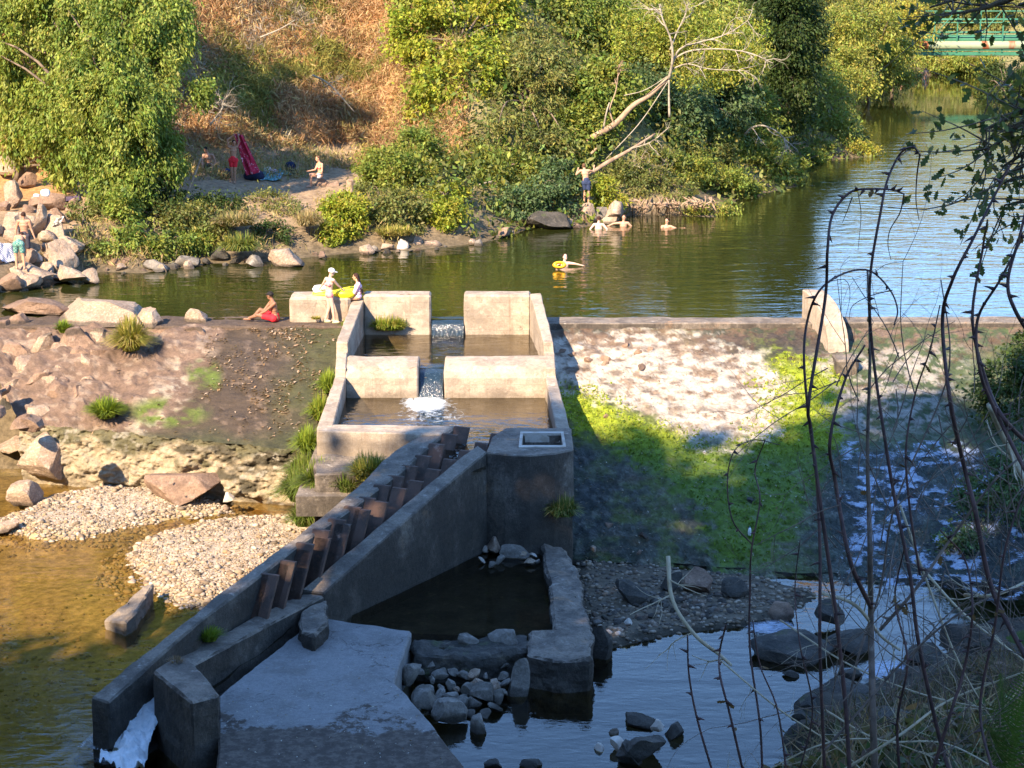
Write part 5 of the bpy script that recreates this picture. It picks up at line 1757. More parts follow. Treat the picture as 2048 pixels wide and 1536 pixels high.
# concrete fragment lying in the left pool
m = MB().prism([P(205, 1240, -3.5), P(250, 1246, -3.42), P(268, 1228, -3.35), P(308, 1166, -3.3), P(296, 1166, -3.3), P(250, 1205, -3.4)], -4.1)
obj('concrete_fragment', worn(m, 'concrete_fragment', .12, .04, 3, .03, 51), 'concrete', None, 'wedge of broken concrete lying in the shallow left pool', 'concrete piece')

# cobbles: countable piles, one object each
r = np.random.default_rng(77)
protos = {}
def cobble(x, y, s_px, z, mat, label, group, squash=None):
    key = (mat, int(r.integers(0, 7)))
    if key not in protos:
        rr = np.random.default_rng(900 + len(protos))
        V, F = rock(rr, (1, rr.uniform(.65, .95), rr.uniform(.55, .8)), 9, 3, .05, (.5, .82), 3.0)
        me = arrmesh('cobble', V, F, None, True)
        me.set_sharp_from_angle(angle=.5)
        me.materials.append(MATS[mat])
        protos[key] = me
    p = P(x, y, z)
    o = bpy.data.objects.new('cobble', protos[key])
    s = s_px / S(p)
    o.scale = (s, s * r.uniform(.8, 1.2), s * r.uniform(.8, 1.1))
    o.rotation_euler = (r.uniform(-.6, .6), r.uniform(-.6, .6), r.uniform(0, 6.28))
    o.location = p
    COL.objects.link(o)
    return tag(o, label, 'cobble', group)
PILE = [(850, 1300, 40), (862, 1328, 34), (888, 1322, 30), (912, 1310, 44), (905, 1340, 34), (930, 1330, 36), (875, 1352, 46), (900, 1366, 34), (925, 1352, 44), (950, 1345, 36), (968, 1325, 34), (985, 1332, 30),
        (1008, 1330, 28), (1002, 1350, 30), (960, 1368, 44), (940, 1378, 50), (905, 1390, 46), (880, 1385, 36), (985, 1372, 40), (868, 1402, 34), (925, 1405, 44), (948, 1408, 48), (1000, 1390, 44), (840, 1345, 30),
        (855, 1380, 40), (895, 1418, 44), (970, 1425, 40), (1012, 1365, 30), (935, 1300, 26), (835, 1312, 28), (975, 1350, 26), (890, 1340, 22), (945, 1318, 24), (882, 1372, 24), (915, 1378, 26), (950, 1390, 24), (925, 1392, 22), (975, 1398, 26), (900, 1405, 24), (860, 1360, 24), (840, 1325, 24), (922, 1322, 22), (960, 1310, 24), (995, 1368, 24), (1010, 1385, 26), (938, 1425, 30), (870, 1422, 36), (990, 1415, 36), (860, 1312, 24)]
for x, y, s in PILE:
    cobble(x + r.uniform(-4, 4), y + r.uniform(-3, 3), s * r.uniform(.7, 1.0), -3.28 - (y - 1300) / 130 * .40, 'grey_rock' if r.random() < .9 else 'warm_rock', 'rounded cobble in the heap between slab and basin wall', 'cobbles heaped between slab and basin wall')
for k in range(95):
    x = 1180 + 290 * r.random() ** 1.15
    lo, hi = 1185 + (x - 1180) * .02, 1275 - (x - 1180) * .16
    y = r.uniform(lo, hi)
    cobble(x, y, r.uniform(12, 27), -3.62, ['grey_rock', 'brown_rock', 'dark_rock', 'warm_rock', 'dark_rock'][int(r.integers(0, 5))], 'wet cobble on the little beach under the right weir', 'cobbles on the beach under the right weir')
for x, y, s, mt in [(1200, 1262, 24, 'pale_stone'), (1218, 1266, 22, 'pale_stone'), (1212, 1285, 24, 'grey_rock'), (1255, 1245, 22, 'pale_stone'), (1195, 1245, 22, 'grey_rock'), (1236, 1268, 18, 'pale_stone'), (1238, 1220, 22, 'grey_rock')]:
    cobble(x, y, s, -3.6, mt, 'pale rounded cobble beside the corner of the basin wall', 'pale cobbles beside the basin corner')
for x, y, s, mt in [(972, 1098, 22, 'pale_stone'), (1005, 1105, 16, 'dark_rock'), (1028, 1104, 13, 'pale_stone'), (1048, 1108, 18, 'warm_rock'), (1066, 1110, 16, 'pale_stone'), (962, 1120, 20, 'pale_stone'), (1000, 1120, 30, 'grey_rock'), (1058, 1124, 22, 'warm_rock'), (985, 1128, 20, 'grey_rock'), (1075, 1122, 14, 'grey_rock')]:
    cobble(x, y, s, -3.12, mt, 'stone in the small heap in the corner of the settling pool', 'stones in the corner of the settling pool')
for x, y, s in [(1215, 718, 30), (1278, 705, 26), (1145, 708, 24), (1178, 722, 22), (1300, 700, 18), (1282, 735, 26), (1250, 692, 18), (1212, 728, 18), (1125, 702, 16)]:
    cobble(x, y, s, wr_z(x, y), 'brown_rock', 'brown stone stuck in the white crust of the right weir', 'brown stones in the white crust of the right weir')
for x, y, s, mt in [(1186, 1098, 20, 'warm_rock'), (1278, 1106, 18, 'brown_rock'), (1218, 1048, 22, 'brown_rock'), (1285, 1072, 20, 'dark_rock'), (1410, 905, 12, 'pale_stone'), (1500, 1000, 22, 'dark_rock'), (1215, 832, 18, 'brown_rock')]:
    cobble(x, y, s, wr_z(x, y), mt, 'single stone lying on the wet lower face of the right weir', 'stones on the wet face of the right weir')

# gravel: pebbles nobody could count
def pebbles(name, pts, size, cols, label, sub=1, flat=.6, seed=1):
    r = np.random.default_rng(seed)
    V0, F0 = ico(sub)
    n = len(pts)
    s = size[:, None] * r.uniform(.7, 1.3, (n, 3)) * np.array([1, 1, flat])
    a = r.uniform(0, 6.28, n)
    V = V0[None] * s[:, None]
    ca, sa = np.cos(a)[:, None], np.sin(a)[:, None]
    V = np.stack([V[..., 0] * ca - V[..., 1] * sa, V[..., 0] * sa + V[..., 1] * ca, V[..., 2]], -1) + np.asarray(pts)[:, None]
    F = (F0[None] + (np.arange(n) * len(V0))[:, None, None]).reshape(-1, 3)
    cols = np.asarray(cols)
    c = cols[r.integers(0, len(cols), n)] * r.uniform(.75, 1.2, (n, 1))
    return obj(name, arrmesh(name, V.reshape(-1, 3), F, np.repeat(c, len(V0), 0), True), 'pebble_mix', kind='stuff', label=label, cat='gravel')
r = np.random.default_rng(31)
X = r.uniform(-13.5, -3.5, 60000); Y = r.uniform(34, 52, 60000)
d = np.minimum(sdist(X, Y, gravel_poly), sdist(X, Y, gravel_poly2)) + .35 * fbm(np.stack([X, Y, X * 0], -1), 3)
pxx, pyy = proj(np.stack([X, Y, X * 0 - 3.45], -1))
keep = (d < .25) | ((d < 1.0) & (r.random(len(X)) < .55))
X, Y, d, pyy, pxx = X[keep], Y[keep], d[keep], pyy[keep], pxx[keep]
sz = .014 + .026 * r.random(len(X)) ** 3 + .05 * sstep(-.6, .3, d) * r.random(len(X)) ** 2 + .06 * (r.random(len(X)) < .02) + .02 * sstep(1100, 1180, pyy) * r.random(len(X))
pebbles('gravel', np.stack([X, Y, ground_z(X, Y) + sz * .25], -1), sz, [(.38, .305, .22), (.33, .25, .165), (.45, .375, .285), (.23, .165, .11), (.35, .27, .19), (.30, .21, .12), (.15, .115, .08), (.26, .215, .17)], 'pale gravel bank below the left weir', 1, seed=3)
X = r.uniform(-13.5, -4.5, 2600); Y = r.uniform(33, 51, 2600)
d = np.minimum(sdist(X, Y, gravel_poly), sdist(X, Y, gravel_poly2))
k = (d > .6) & (d < 7) & (fbm(np.stack([X * .5, Y * .5, X * 0], -1), 3) > -.1)
X, Y = X[k], Y[k]
sz = .02 + .05 * r.random(len(X)) ** 2
pebbles('bed_pebbles', np.stack([X, Y, ground_z(X, Y) + sz * .1], -1), sz, [(.22, .17, .085), (.17, .135, .065), (.27, .20, .11), (.12, .10, .05)], 'algae brown stones on the bed of the shallow left pool', 1, seed=9)
X = r.uniform(1.5, 10, 5000); Y = r.uniform(36, 45, 5000)
d = sdist(X, Y, toe_poly)
k = d < .4
X, Y = X[k], Y[k]
sz = .025 + .05 * r.random(len(X)) ** 2
pebbles('gravel', np.stack([X, Y, ground_z(X, Y) + sz * .2], -1), sz, [(.16, .12, .085), (.24, .18, .12), (.30, .25, .19), (.10, .085, .07)], 'dark wet gravel under the toe of the right weir', 1, seed=4)

# fallen leaves on the weir faces and slab
def litter(name, pts, size, cols, label, seed=5):
    r = np.random.default_rng(seed)
    n = len(pts)
    u = unit(r.normal(size=(n, 3)) * np.array([1, 1, .25]))
    w_ = unit(np.cross(u, np.array([0, .27, 1.0]) + r.normal(size=(n, 3)) * .25))
    l = size * r.uniform(.6, 1.4, (n, 1))
    C = np.asarray(pts)
    V = np.stack([C - u * l, C + w_ * l * .55 + (0, 0, .012), C + u * l, C - w_ * l * .55 + (0, 0, .012)], 1).reshape(-1, 3)
    i = np.arange(n) * 4
    cols = np.asarray(cols)
    c = cols[r.integers(0, len(cols), n)] * r.uniform(.7, 1.2, (n, 1))
    return obj(name, arrmesh(name, V, np.stack([i, i + 1, i + 2, i + 3], -1), np.repeat(c, 4, 0)), 'dry_leaves', kind='stuff', label=label, cat='fallen leaves')
xs, ys = r.uniform(180, 680, 5200), r.uniform(650, 885, 5200)
pts = np.array([wz(x, y) + (0, 0, .03) for x, y in zip(xs, ys)])
px, py = proj(pts)
dens = .16 + .8 * ell(px, py, 530, 740, 110, 75, .8) + .5 * ell(px, py, 560, 660, 120, 18, .8)
dens = np.where(px < 400, .05, dens) * sstep(-.5, .5, fbm(np.stack([px / 40, py / 22, px * 0], -1), 3))
k = r.random(len(px)) < dens
litter('fallen_leaves', pts[k], .055, [(.50, .36, .24), (.42, .28, .17), (.58, .46, .34), (.34, .22, .13)], 'curled brown leaves scattered over the dark left weir face')
xs, ys = r.uniform(1130, 2048, 1700), r.uniform(700, 1180, 1700)
pts = np.array([wr_p(x, y) + (0, 0, .03) for x, y in zip(xs, ys)])
litter('fallen_leaves', pts, .034, [(.40, .36, .28), (.28, .20, .12), (.16, .11, .07), (.5, .47, .4)], 'pale leaves scattered over the mossy right weir face', 6)

# pale bits on the slab, moss tufts with real relief on the right face
xs, ys = r.uniform(450, 900, 260), r.uniform(1240, 1530, 260)
sp_ = np.array([P(x, y, -2.94 - .1 * (y - 1240) / 290) for x, y in zip(xs, ys)])
ok = inside(xs, ys, [(660, 1245), (815, 1268), (785, 1365), (870, 1470), (900, 1530), (450, 1530), (445, 1400)])
litter('leaf_bits', sp_[ok] + (0, 0, .03), .022, [(.5, .48, .42), (.3, .22, .14), (.6, .58, .52)], 'small pale leaf bits scattered over the concrete slab', 8)
r = np.random.default_rng(61)
xs, ys = r.uniform(1110, 1720, 15000), r.uniform(705, 1130, 15000)
m1 = fbm(np.stack([xs / 70, ys / 45, xs * 0 + 1], -1), 5, .6)
m2 = fbm(np.stack([xs / 17, ys / 8, xs * 0 + 5], -1), 5, .65)
mp = sdist(xs + 16 * m1, ys + 12 * m1, [(1110, 765), (1200, 790), (1300, 845), (1450, 890), (1530, 840), (1515, 770), (1580, 715), (1660, 745), (1665, 850), (1700, 900), (1610, 980), (1570, 1110), (1440, 1130), (1400, 1010), (1300, 930), (1180, 865), (1120, 830)])
ok = (mp + 22 * m2 < 4) & (r.random(len(xs)) < .75 - .5 * sstep(855, 930, ys))
xs, ys = xs[ok], ys[ok]
B = np.array([wr_p(x, y) for x, y in zip(xs, ys)])
C = np.repeat(B, 3, 0) + r.normal(size=(len(B) * 3, 3)) * np.array([.05, .05, .012]) + (0, 0, .015)
k = np.repeat(sstep(855, 930, ys), 3)
pal = np.array([(.31, .38, .026), (.24, .32, .022), (.38, .41, .05)])[r.integers(0, 3, len(C))] * (1 - k[:, None]) + np.array([(.12, .20, .018), (.09, .16, .018), (.15, .22, .028)])[r.integers(0, 3, len(C))] * k[:, None]  # tufts carry the same painted sun and shade tones
V, F, _ = leafcloud(C, .085, .035, .25, None, ((.2, .3, .03),), r=r)
obj('moss', arrmesh('moss', V, F, np.repeat(pal * r.uniform(.7, 1.25, (len(C), 1)), 4, 0)), 'leaves', kind='stuff', label='bright green moss covering the middle of the right weir face', cat='moss')

xs, ys = r.uniform(1600, 2048, 1500), r.uniform(1250, 1510, 1500)
ok = ys > 1420 - (xs - 1600) * .42
pp_ = np.array([P(x, y, -3.0) for x, y in zip(xs[ok], ys[ok])])
pp_[:, 2] = ground_z(pp_[:, 0], pp_[:, 1]) + .03
litter('leaf_litter', pp_, .06, [(.2, .13, .08), (.28, .19, .11), (.14, .11, .07), (.10, .12, .04), (.34, .27, .18)], 'brown leaf litter on the shaded right shore', 9)
# ------------------------------------------------------------------ people
SKIN = {'skin_tan': (.44, .24, .15), 'skin_fair': (.62, .41, .31), 'skin_brown': (.27, .135, .08), 'skin_warm': (.53, .30, .19)}
for k, c in SKIN.items():
    simple(k, c, .5, .35, .10, 9, **{'Subsurface Weight': .08, 'Subsurface Radius': (.02, .008, .004)})
for k, c in {'red_cloth': (.72, .03, .045), 'dark_cloth': (.055, .05, .065), 'navy_cloth': (.018, .026, .06), 'pink_cloth': (.78, .26, .27), 'lilac_cloth': (.74, .50, .66), 'white_cloth': (.80, .78, .75),
             'black_cloth': (.022, .02, .022), 'hair_dark': (.045, .022, .016), 'hair_black': (.015, .012, .011), 'hair_brown': (.13, .07, .04), 'yellow_vinyl': (.80, .72, .02), 'crimson_cloth': (.46, .025, .065), 'purple_cloth': (.12, .085, .14),
             'teal_cloth': (.06, .17, .16), 'orange_vinyl': (.85, .46, .02), 'eye_dark': (.02, .015, .012), 'lip': (.42, .15, .12), 'grey_cloth': (.2, .2, .22), 'sandal': (.55, .56, .30), 'blue_cloth': (.035, .05, .105), 'white_metal': (.75, .75, .74)}.items():
    simple(k, c, .4 if 'vinyl' in k else .8, .4 if 'vinyl' in k else .2, .12, 12, .15)
t = NT('check_cloth')
ck = t.n('ShaderNodeTexChecker')
ck.inputs['Scale'].default_value = 18
ck.inputs['Color1'].default_value = (.05, .20, .17, 1)
ck.inputs['Color2'].default_value = (.22, .36, .31, 1)
t.l(t.coords((1, 1, 1), True), ck.inputs['Vector'])
t.done(t.bsdf(ck.outputs['Color'], .85).outputs[0])
t = NT('stripe_cloth')
wv = t.n('ShaderNodeTexWave', wave_type='BANDS', bands_direction='DIAGONAL')
wv.inputs['Scale'].default_value = 4.5
wv.inputs['Distortion'].default_value = 1
t.l(t.coords((1, 1, 1), True), wv.inputs['Vector'])
t.done(t.bsdf(t.mix(t.ramp(wv.outputs['Fac'], .4, .5), (.75, .73, .72), (.24, .25, .32)), .9).outputs[0])
t = NT('multi_cloth')
wv = t.n('ShaderNodeTexWave', wave_type='BANDS', bands_direction='X')
wv.inputs['Scale'].default_value = 2.2
t.l(t.coords((1, 1, 1), True), wv.inputs['Vector'])
c = t.mix(t.ramp(wv.outputs['Fac'], .3, .4), (.05, .08, .22), (.55, .62, .62))
c = t.mix(t.ramp(t.voro(5, obj=True), .35, .4), c, (.10, .28, .30))
t.done(t.bsdf(c, .9).outputs[0])
t = NT('print_towel')
sw_ = t.noise(6.5, 3, .6, (1, 1, 1), True, 1.5)
t.done(t.bsdf(t.mix(t.ramp(sw_, .57, .62), (.40, .02, .055), (.62, .36, .42)), .85).outputs[0])

def capsule(m, a, b, ra, rb, n=10):
    a, b = np.asarray(a, float), np.asarray(b, float)
    d = b - a
    L = np.linalg.norm(d)
    if L < 1e-5:
        return m.ell(a, (ra,) * 3, None, 2)
    u = d / L
    pts, rad = [], []
    for t_ in np.linspace(-1, 0, 5)[:-1]:
        pts.append(a + u * ra * t_ * .98); rad.append(ra * math.sqrt(max(0, 1 - (t_ * .98) ** 2)) + 1e-4)
    for t_ in np.linspace(0, 1, 5):
        pts.append(a + d * t_); rad.append(ra + (rb - ra) * t_)
    for t_ in np.linspace(0, 1, 5)[1:]:
        pts.append(b + u * rb * t_ * .98); rad.append(rb * math.sqrt(max(0, 1 - (t_ * .98) ** 2)) + 1e-4)
    return m.tube(pts, rad, n)

def fuse(m, name, vox=.011, it=3):
    """melt overlapping pieces into one continuous skin"""
    me = m.mesh(name)
    o = bpy.data.objects.new(name, me)
    COL.objects.link(o)
    rm = o.modifiers.new('r', 'REMESH')
    rm.mode = 'VOXEL'
    rm.voxel_size = vox
    s = o.modifiers.new('s', 'SMOOTH')
    s.factor = .5
    s.iterations = it
    dg = bpy.context.evaluated_depsgraph_get()
    out = bpy.data.meshes.new_from_object(o.evaluated_get(dg))
    bpy.data.objects.remove(o)
    out.polygons.foreach_set('use_smooth', np.ones(len(out.polygons), bool))
    out.name = name
    return out

def frame(face):
    """head/torso axes: face direction -> (right, forward, up) rotation rows"""
    f = unit(np.asarray(face, float))
    r_ = unit(np.cross(f, np.array([0, 0, 1.0])))
    u_ = np.cross(r_, f)
    return np.stack([r_, f, u_], 1)

def hand(m, wrist, elbow, k=1.0, side=1, curl=.35):
    w_, e = np.asarray(wrist, float), np.asarray(elbow, float)
    d = unit(w_ - e)
    s_ = unit(np.cross(d, np.array([.2, .5, 1.0]))) * side
    n_ = np.cross(d, s_)
    capsule(m, w_, w_ + d * .07 * k, .024 * k, .03 * k)
    for i, (o, L) in enumerate([(-.028, .062), (-.010, .075), (.010, .070), (.027, .055)]):
        b0 = w_ + d * .085 * k + s_ * o * k
        b1 = b0 + (d + n_ * curl * .6) * L * .55 * k
        b2 = b1 + (d * .7 + n_ * curl * 1.4) * L * .45 * k
        capsule(m, b0, b1, .0095 * k, .009 * k, 6)
        capsule(m, b1, b2, .009 * k, .0075 * k, 6)
    t0 = w_ + d * .03 * k - s_ * .026 * k
    capsule(m, t0, t0 + (d * .6 - s_ * .8) * .045 * k, .012 * k, .0105 * k, 6)
    capsule(m, t0 + (d * .6 - s_ * .8) * .045 * k, t0 + (d * .95 - s_ * .85) * .065 * k, .0105 * k, .009 * k, 6)

def person(label, base, J, face, skin, hair, k=1.0, fem=False, hairlen=0, group=None, cat='person', legs=True, vox=.011, toe=None, chest_dir=None):
    """J: joints relative to base in metres (x right, y away, z up)"""
    base = np.asarray(base, float)
    j = {n: base + np.asarray(v, float) for n, v in J.items()}
    t = thing('person', label, cat, base, group)
    m = MB()
    A = frame(face)
    hd = j['hd']
    # head: skull, jaw, nose, ears
    m.ell(hd + A @ (0, -.005, .02) * k, (.076 * k, .094 * k, .098 * k), None, 3, A)
    m.ell(hd + A @ (0, .028, -.055) * k, (.055 * k, .06 * k, .062 * k), None, 3, A)
    capsule(m, hd + A @ (0, .088, .012) * k, hd + A @ (0, .112, -.022) * k, .011 * k, .015 * k, 6)
    for s in (-1, 1):
        m.ell(hd + A @ (s * .077, -.005, -.01) * k, (.012 * k, .02 * k, .03 * k), None, 2, A)
    capsule(m, j['nk'], hd + A @ (0, -.012, -.06) * k, .058 * k, .05 * k)
    sl, sr = j['sl'], j['sr']
    ch = (sl + sr) / 2
    ax = unit(sr - sl)
    pel = j['pel']
    spine = unit(ch - pel)
    fw = unit(np.cross(spine, ax)) * (1 if chest_dir is None else chest_dir)
    Bt = np.stack([ax, fw, spine], 1)
    sw = np.linalg.norm(sr - sl) / 2
    wch = sw * .84
    Lp = np.linalg.norm(ch - pel)
    for f, wx, wy in ((.0, .155, .105), (.18, .142, .10), (.36, .128 if not fem else .112, .092), (.54, .138 if not fem else .122, .10), (.72, wch * 1.02 / k, .112), (.88, wch * .95 / k, .10)):
        m.ell(pel + (ch - pel) * f, (wx * k, wy * k, Lp * .17 + .03), None, 3, Bt)
    capsule(m, sl + ax * .03, sr - ax * .03, .062 * k, .062 * k)
    capsule(m, ch - spine * .02, j['nk'], .085 * k, .058 * k)
    if fem:
        for s in (-1, 1):
            m.ell(pel + (ch - pel) * .68 + (ax * s * .065 + fw * .085) * k, (.055 * k, .05 * k, .055 * k), None, 2)
    for s, S_, E_, W_ in ((-1, 'sl', 'el', 'wl'), (1, 'sr', 'er', 'wr')):
        ku = .9 if fem else 1.0
        capsule(m, j[S_], j[E_], .056 * k * ku, .040 * k * ku)
        capsule(m, j[E_], j[W_], .041 * k * ku, .028 * k * ku)
        hand(m, j[W_], j[E_], k * .95, s)
    if legs:
        for s, H_, K_, A_ in ((-1, 'hl', 'kl', 'al'), (1, 'hr', 'kr', 'ar')):
            capsule(m, j[H_], j[K_], .088 * k, .056 * k)
            kn, an = j[K_], j[A_]
            mid = kn + (an - kn) * .32
            capsule(m, kn, mid, .054 * k, .055 * k)
            capsule(m, mid, an, .055 * k, .036 * k)
            tl = np.asarray(toe[0 if s < 0 else 1], float) if toe else np.array([0, -1, 0.])
            tl = unit(tl)
            capsule(m, an - tl * .03 * k - np.array([0, 0, .03 * k]), an + tl * .13 * k - np.array([0, 0, .045 * k]), .038 * k, .032 * k)
            side_ = unit(np.cross(tl, np.array([0, 0, 1.0])))
            for q in range(5):
                b0 = an + tl * .15 * k + side_ * (q - 2) * .014 * k - np.array([0, 0, .05 * k])
                capsule(m, b0, b0 + tl * (.03 - .003 * abs(q - 1)) * k, .011 * k, .009 * k, 6)
    body = obj('body', fuse(m, 'body', vox), skin, t)
    for s in (-1, 1):
        obj('eye', MB().ell(hd + A @ (s * .031, .083, .012) * k, (.012 * k, .007 * k, .007 * k), None, 2, A), 'eye_dark', t)
    obj('mouth', MB().ell(hd + A @ (0, .083, -.052) * k, (.022 * k, .006 * k, .006 * k), None, 2, A), 'lip', t)
    if hair:
        h = MB()
        h.ell(hd + A @ (0, -.018, .036) * k, (.083 * k, .094 * k, .092 * k), None, 3, A)
        if hairlen:
            back = hd + A @ (0, -.07, .0) * k
            dn = j.get('hairend', back + np.array([0, 0, -hairlen]))
            for o in np.linspace(-.055, .055, 5):
                capsule(h, back + A @ (o, 0, 0), dn + A @ (o * 1.3, 0, 0) , .038 * k, .016 * k)
        hm = fuse(h, 'hair', .012, 2)
        obj('hair', hm, hair, t)
    t['_'] = 1
    del t['_']
    return t, j, Bt, A

def shorts(t, j, mat, k=1.0, f=.5, name='shorts', grow=1.05):
    m = MB()
    capsule(m, j['hl'], j['hr'], .112 * k * grow, .112 * k * grow)
    capsule(m, j['pel'] , j['pel'] + unit(j['sl'] + j['sr'] - 2 * j['pel']) * .07, .125 * k * grow, .125 * k * grow)
    for H_, K_ in (('hl', 'kl'), ('hr', 'kr')):
        e = j[H_] + (j[K_] - j[H_]) * f
        capsule(m, j[H_], e, .098 * k * grow, .085 * k * grow)
    return obj(name, fuse(m, name, .014, 2), mat, t)

def stand(h=1.75, lean=0, turn=0):
    k = h / 1.75
    J = dict(pel=(0, 0, .93), nk=(0, 0, 1.47), hd=(0, 0, 1.63), sl=(-.19, 0, 1.42), sr=(.19, 0, 1.42), el=(-.26, .02, 1.13), er=(.26, .02, 1.13),
             wl=(-.28, -.03, .88), wr=(.28, -.03, .88), hl=(-.09, 0, .91), hr=(.09, 0, .91), kl=(-.10, -.02, .49), kr=(.10, -.02, .49), al=(-.11, 0, .075), ar=(.11, 0, .075))
    return {n: tuple(c * k for c in v) for n, v in J.items()}, k

# man in red shorts sitting on the crest, seen from behind, facing left
b = P(548, 642, .04)
J = dict(pel=(.04, .0, .10), sl=(-.10, .16, .55), sr=(.05, -.17, .56), nk=(-.03, .0, .61), hd=(-.10, .02, .77), el=(-.28, .12, .33), er=(-.24, -.16, .32), wl=(-.50, .10, .22), wr=(-.44, -.12, .22),
         hl=(.0, .10, .10), hr=(.0, -.10, .10), kl=(-.42, .12, .33), kr=(-.46, -.12, .20), al=(-.66, .10, .07), ar=(-.74, -.04, .10))
t_, j, Bt, A = person('man in a black cap and red swim shorts sitting on the weir crest', b, J, (-.9, .45, -.05), 'skin_brown', 'hair_black', 1.05, toe=((-1, .1, .2), (-1, 0, .1)))
shorts(t_, j, 'red_cloth', 1.05, .62)
m = MB().ell(j['hd'] + A @ (0, -.01, .05), (.092, .106, .078), None, 3, A)
m.ell(j['hd'] + A @ (0, .11, .045), (.07, .06, .012), None, 2, A)
obj('cap', fuse(m, 'cap', .012, 1), 'black_cloth', t_)

# woman in white cap and pink bikini
b = P(660, 645, .03)
J = dict(pel=(-.01, .0, .86), sl=(-.10, .12, 1.31), sr=(.14, -.10, 1.30), nk=(.03, .0, 1.37), hd=(.08, .0, 1.52), el=(-.20, .22, 1.14), er=(.26, .03, 1.12), wl=(-.30, .36, 1.0), wr=(.38, .16, .98),
         hl=(-.04, .08, .84), hr=(.03, -.08, .84), kl=(-.02, .06, .46), kr=(.10, -.09, .46), al=(-.13, .08, .08), ar=(.14, -.06, .08))
t_, j, Bt, A = person('woman in a white cap and pink bikini standing against the back wall', b, J, (.92, .25, -.25), 'skin_fair', 'hair_brown', .95, True, toe=((1, -.2, 0), (1, -.3, 0)), chest_dir=-1)
m = MB()
capsule(m, j['hl'], j['hr'], .105, .105)
obj('bikini_bottom', fuse(m, 'bikini_bottom', .014, 2), 'pink_cloth', t_)
m = MB()
ch = (j['sl'] + j['sr']) / 2
for s in (-1, 1):
    m.ell(j['pel'] + (ch - j['pel']) * .66 + Bt[:, 0] * s * .06 + Bt[:, 1] * .085, (.062, .062, .062), None, 2)
m.ell(j['pel'] + (ch - j['pel']) * .66, (.125, .105, .022), None, 2, Bt)
obj('bikini_top', fuse(m, 'bikini_top', .012, 1), 'pink_cloth', t_)
m = MB().ell(j['hd'] + A @ (0, -.01, .05), (.092, .108, .085), None, 3, A)
m.ell(j['hd'] + A @ (0, .12, .04), (.07, .07, .012), None, 2, A)
obj('cap', fuse(m, 'cap', .012, 1), 'white_cloth', t_)
m = MB()
for an in ('al', 'ar'):
    m.ell(j[an] + np.array([.05, -.01, -.07]), (.13, .05, .018), None, 2)
obj('sandals', m, 'sandal', t_)

# girl in lilac shirt sitting on the wall end
b = Q(716, 600, 56.35)
J = dict(pel=(.0, .0, .10), sl=(.00, .16, .50), sr=(.03, -.15, .50), nk=(.0, .0, .56), hd=(-.06, .03, .70), el=(-.08, .18, .26), er=(-.10, -.17, .25), wl=(-.30, .12, .14), wr=(-.32, -.12, .14),
         hl=(-.03, .09, .09), hr=(-.03, -.08, .09), kl=(-.42, .06, .07), kr=(-.40, -.10, .06), al=(-.42, .04, -.36), ar=(-.44, -.10, -.38), hairend=(.14, -.04, .22))
t_, j, Bt, A = person('girl with long dark hair in a lilac shirt sitting on the wall end', b, J, (-.95, .2, -.1), 'skin_warm', 'hair_dark', .92, True, .4, toe=((-1, 0, -.1), (-1, -.1, -.1)))
m = MB()
ch = (j['sl'] + j['sr']) / 2
for f, wx, wy in ((.05, .155, .12), (.3, .14, .115), (.55, .145, .12), (.8, .155, .12)):
    m.ell(j['pel'] + (ch - j['pel']) * f, (wx, wy, .09), None, 3, Bt)
capsule(m, j['sl'], j['sr'], .07, .07)
for S_, E_, W_ in (('sl', 'el', 'wl'), ('sr', 'er', 'wr')):
    capsule(m, j[S_], j[E_], .066, .055)
    capsule(m, j[E_], j[E_] + (j[W_] - j[E_]) * .6, .054, .045)
obj('shirt', fuse(m, 'shirt', .014, 2), 'lilac_cloth', t_)
m = MB()
for an in ('al', 'ar'):
    m.ell(j[an] + np.array([-.06, 0, -.045]), (.13, .05, .05), None, 2)
obj('shoes', m, 'white_cloth', t_)

# man in dark shorts on the rocks, back to the viewer
b = G(52, 526)
J, k = stand(1.76)
J.update(el=(-.27, .0, 1.14), wl=(-.30, -.02, .90), er=(.24, .02, 1.15), wr=(.33, -.02, .92), hd=(.0, .02, 1.62))
t_, j, Bt, A = person('bare backed man in dark shorts standing on the left boulders', b, J, (-.15, 1, -.15), 'skin_tan', 'hair_dark', 1.0, toe=((-.2, 1, 0), (.2, 1, 0)))
shorts(t_, j, 'dark_cloth', 1.0, .85)
# boy in green checked shorts bending forward
b = P(40, 539, G(40, 536)[2] + .15)
J = dict(pel=(.0, .0, .86), sl=(-.20, .44, 1.02), sr=(.10, .46, 1.02), nk=(-.05, .50, 1.04), hd=(-.06, .66, 1.03), el=(-.26, .42, .74), er=(.12, .46, .74), wl=(-.24, .34, .48), wr=(.10, .44, .50),
         hl=(-.09, .0, .84), hr=(.09, .0, .84), kl=(-.11, .02, .46), kr=(.13, .02, .46), al=(-.10, .0, .075), ar=(.16, -.02, .075))
t_, j, Bt, A = person('boy in green checked swim shorts bending over the striped towel', b, J, (-.1, .9, -.6), 'skin_warm', 'hair_dark', .98, toe=((-.1, 1, 0), (.2, 1, 0)))
shorts(t_, j, 'check_cloth', .98, .62)
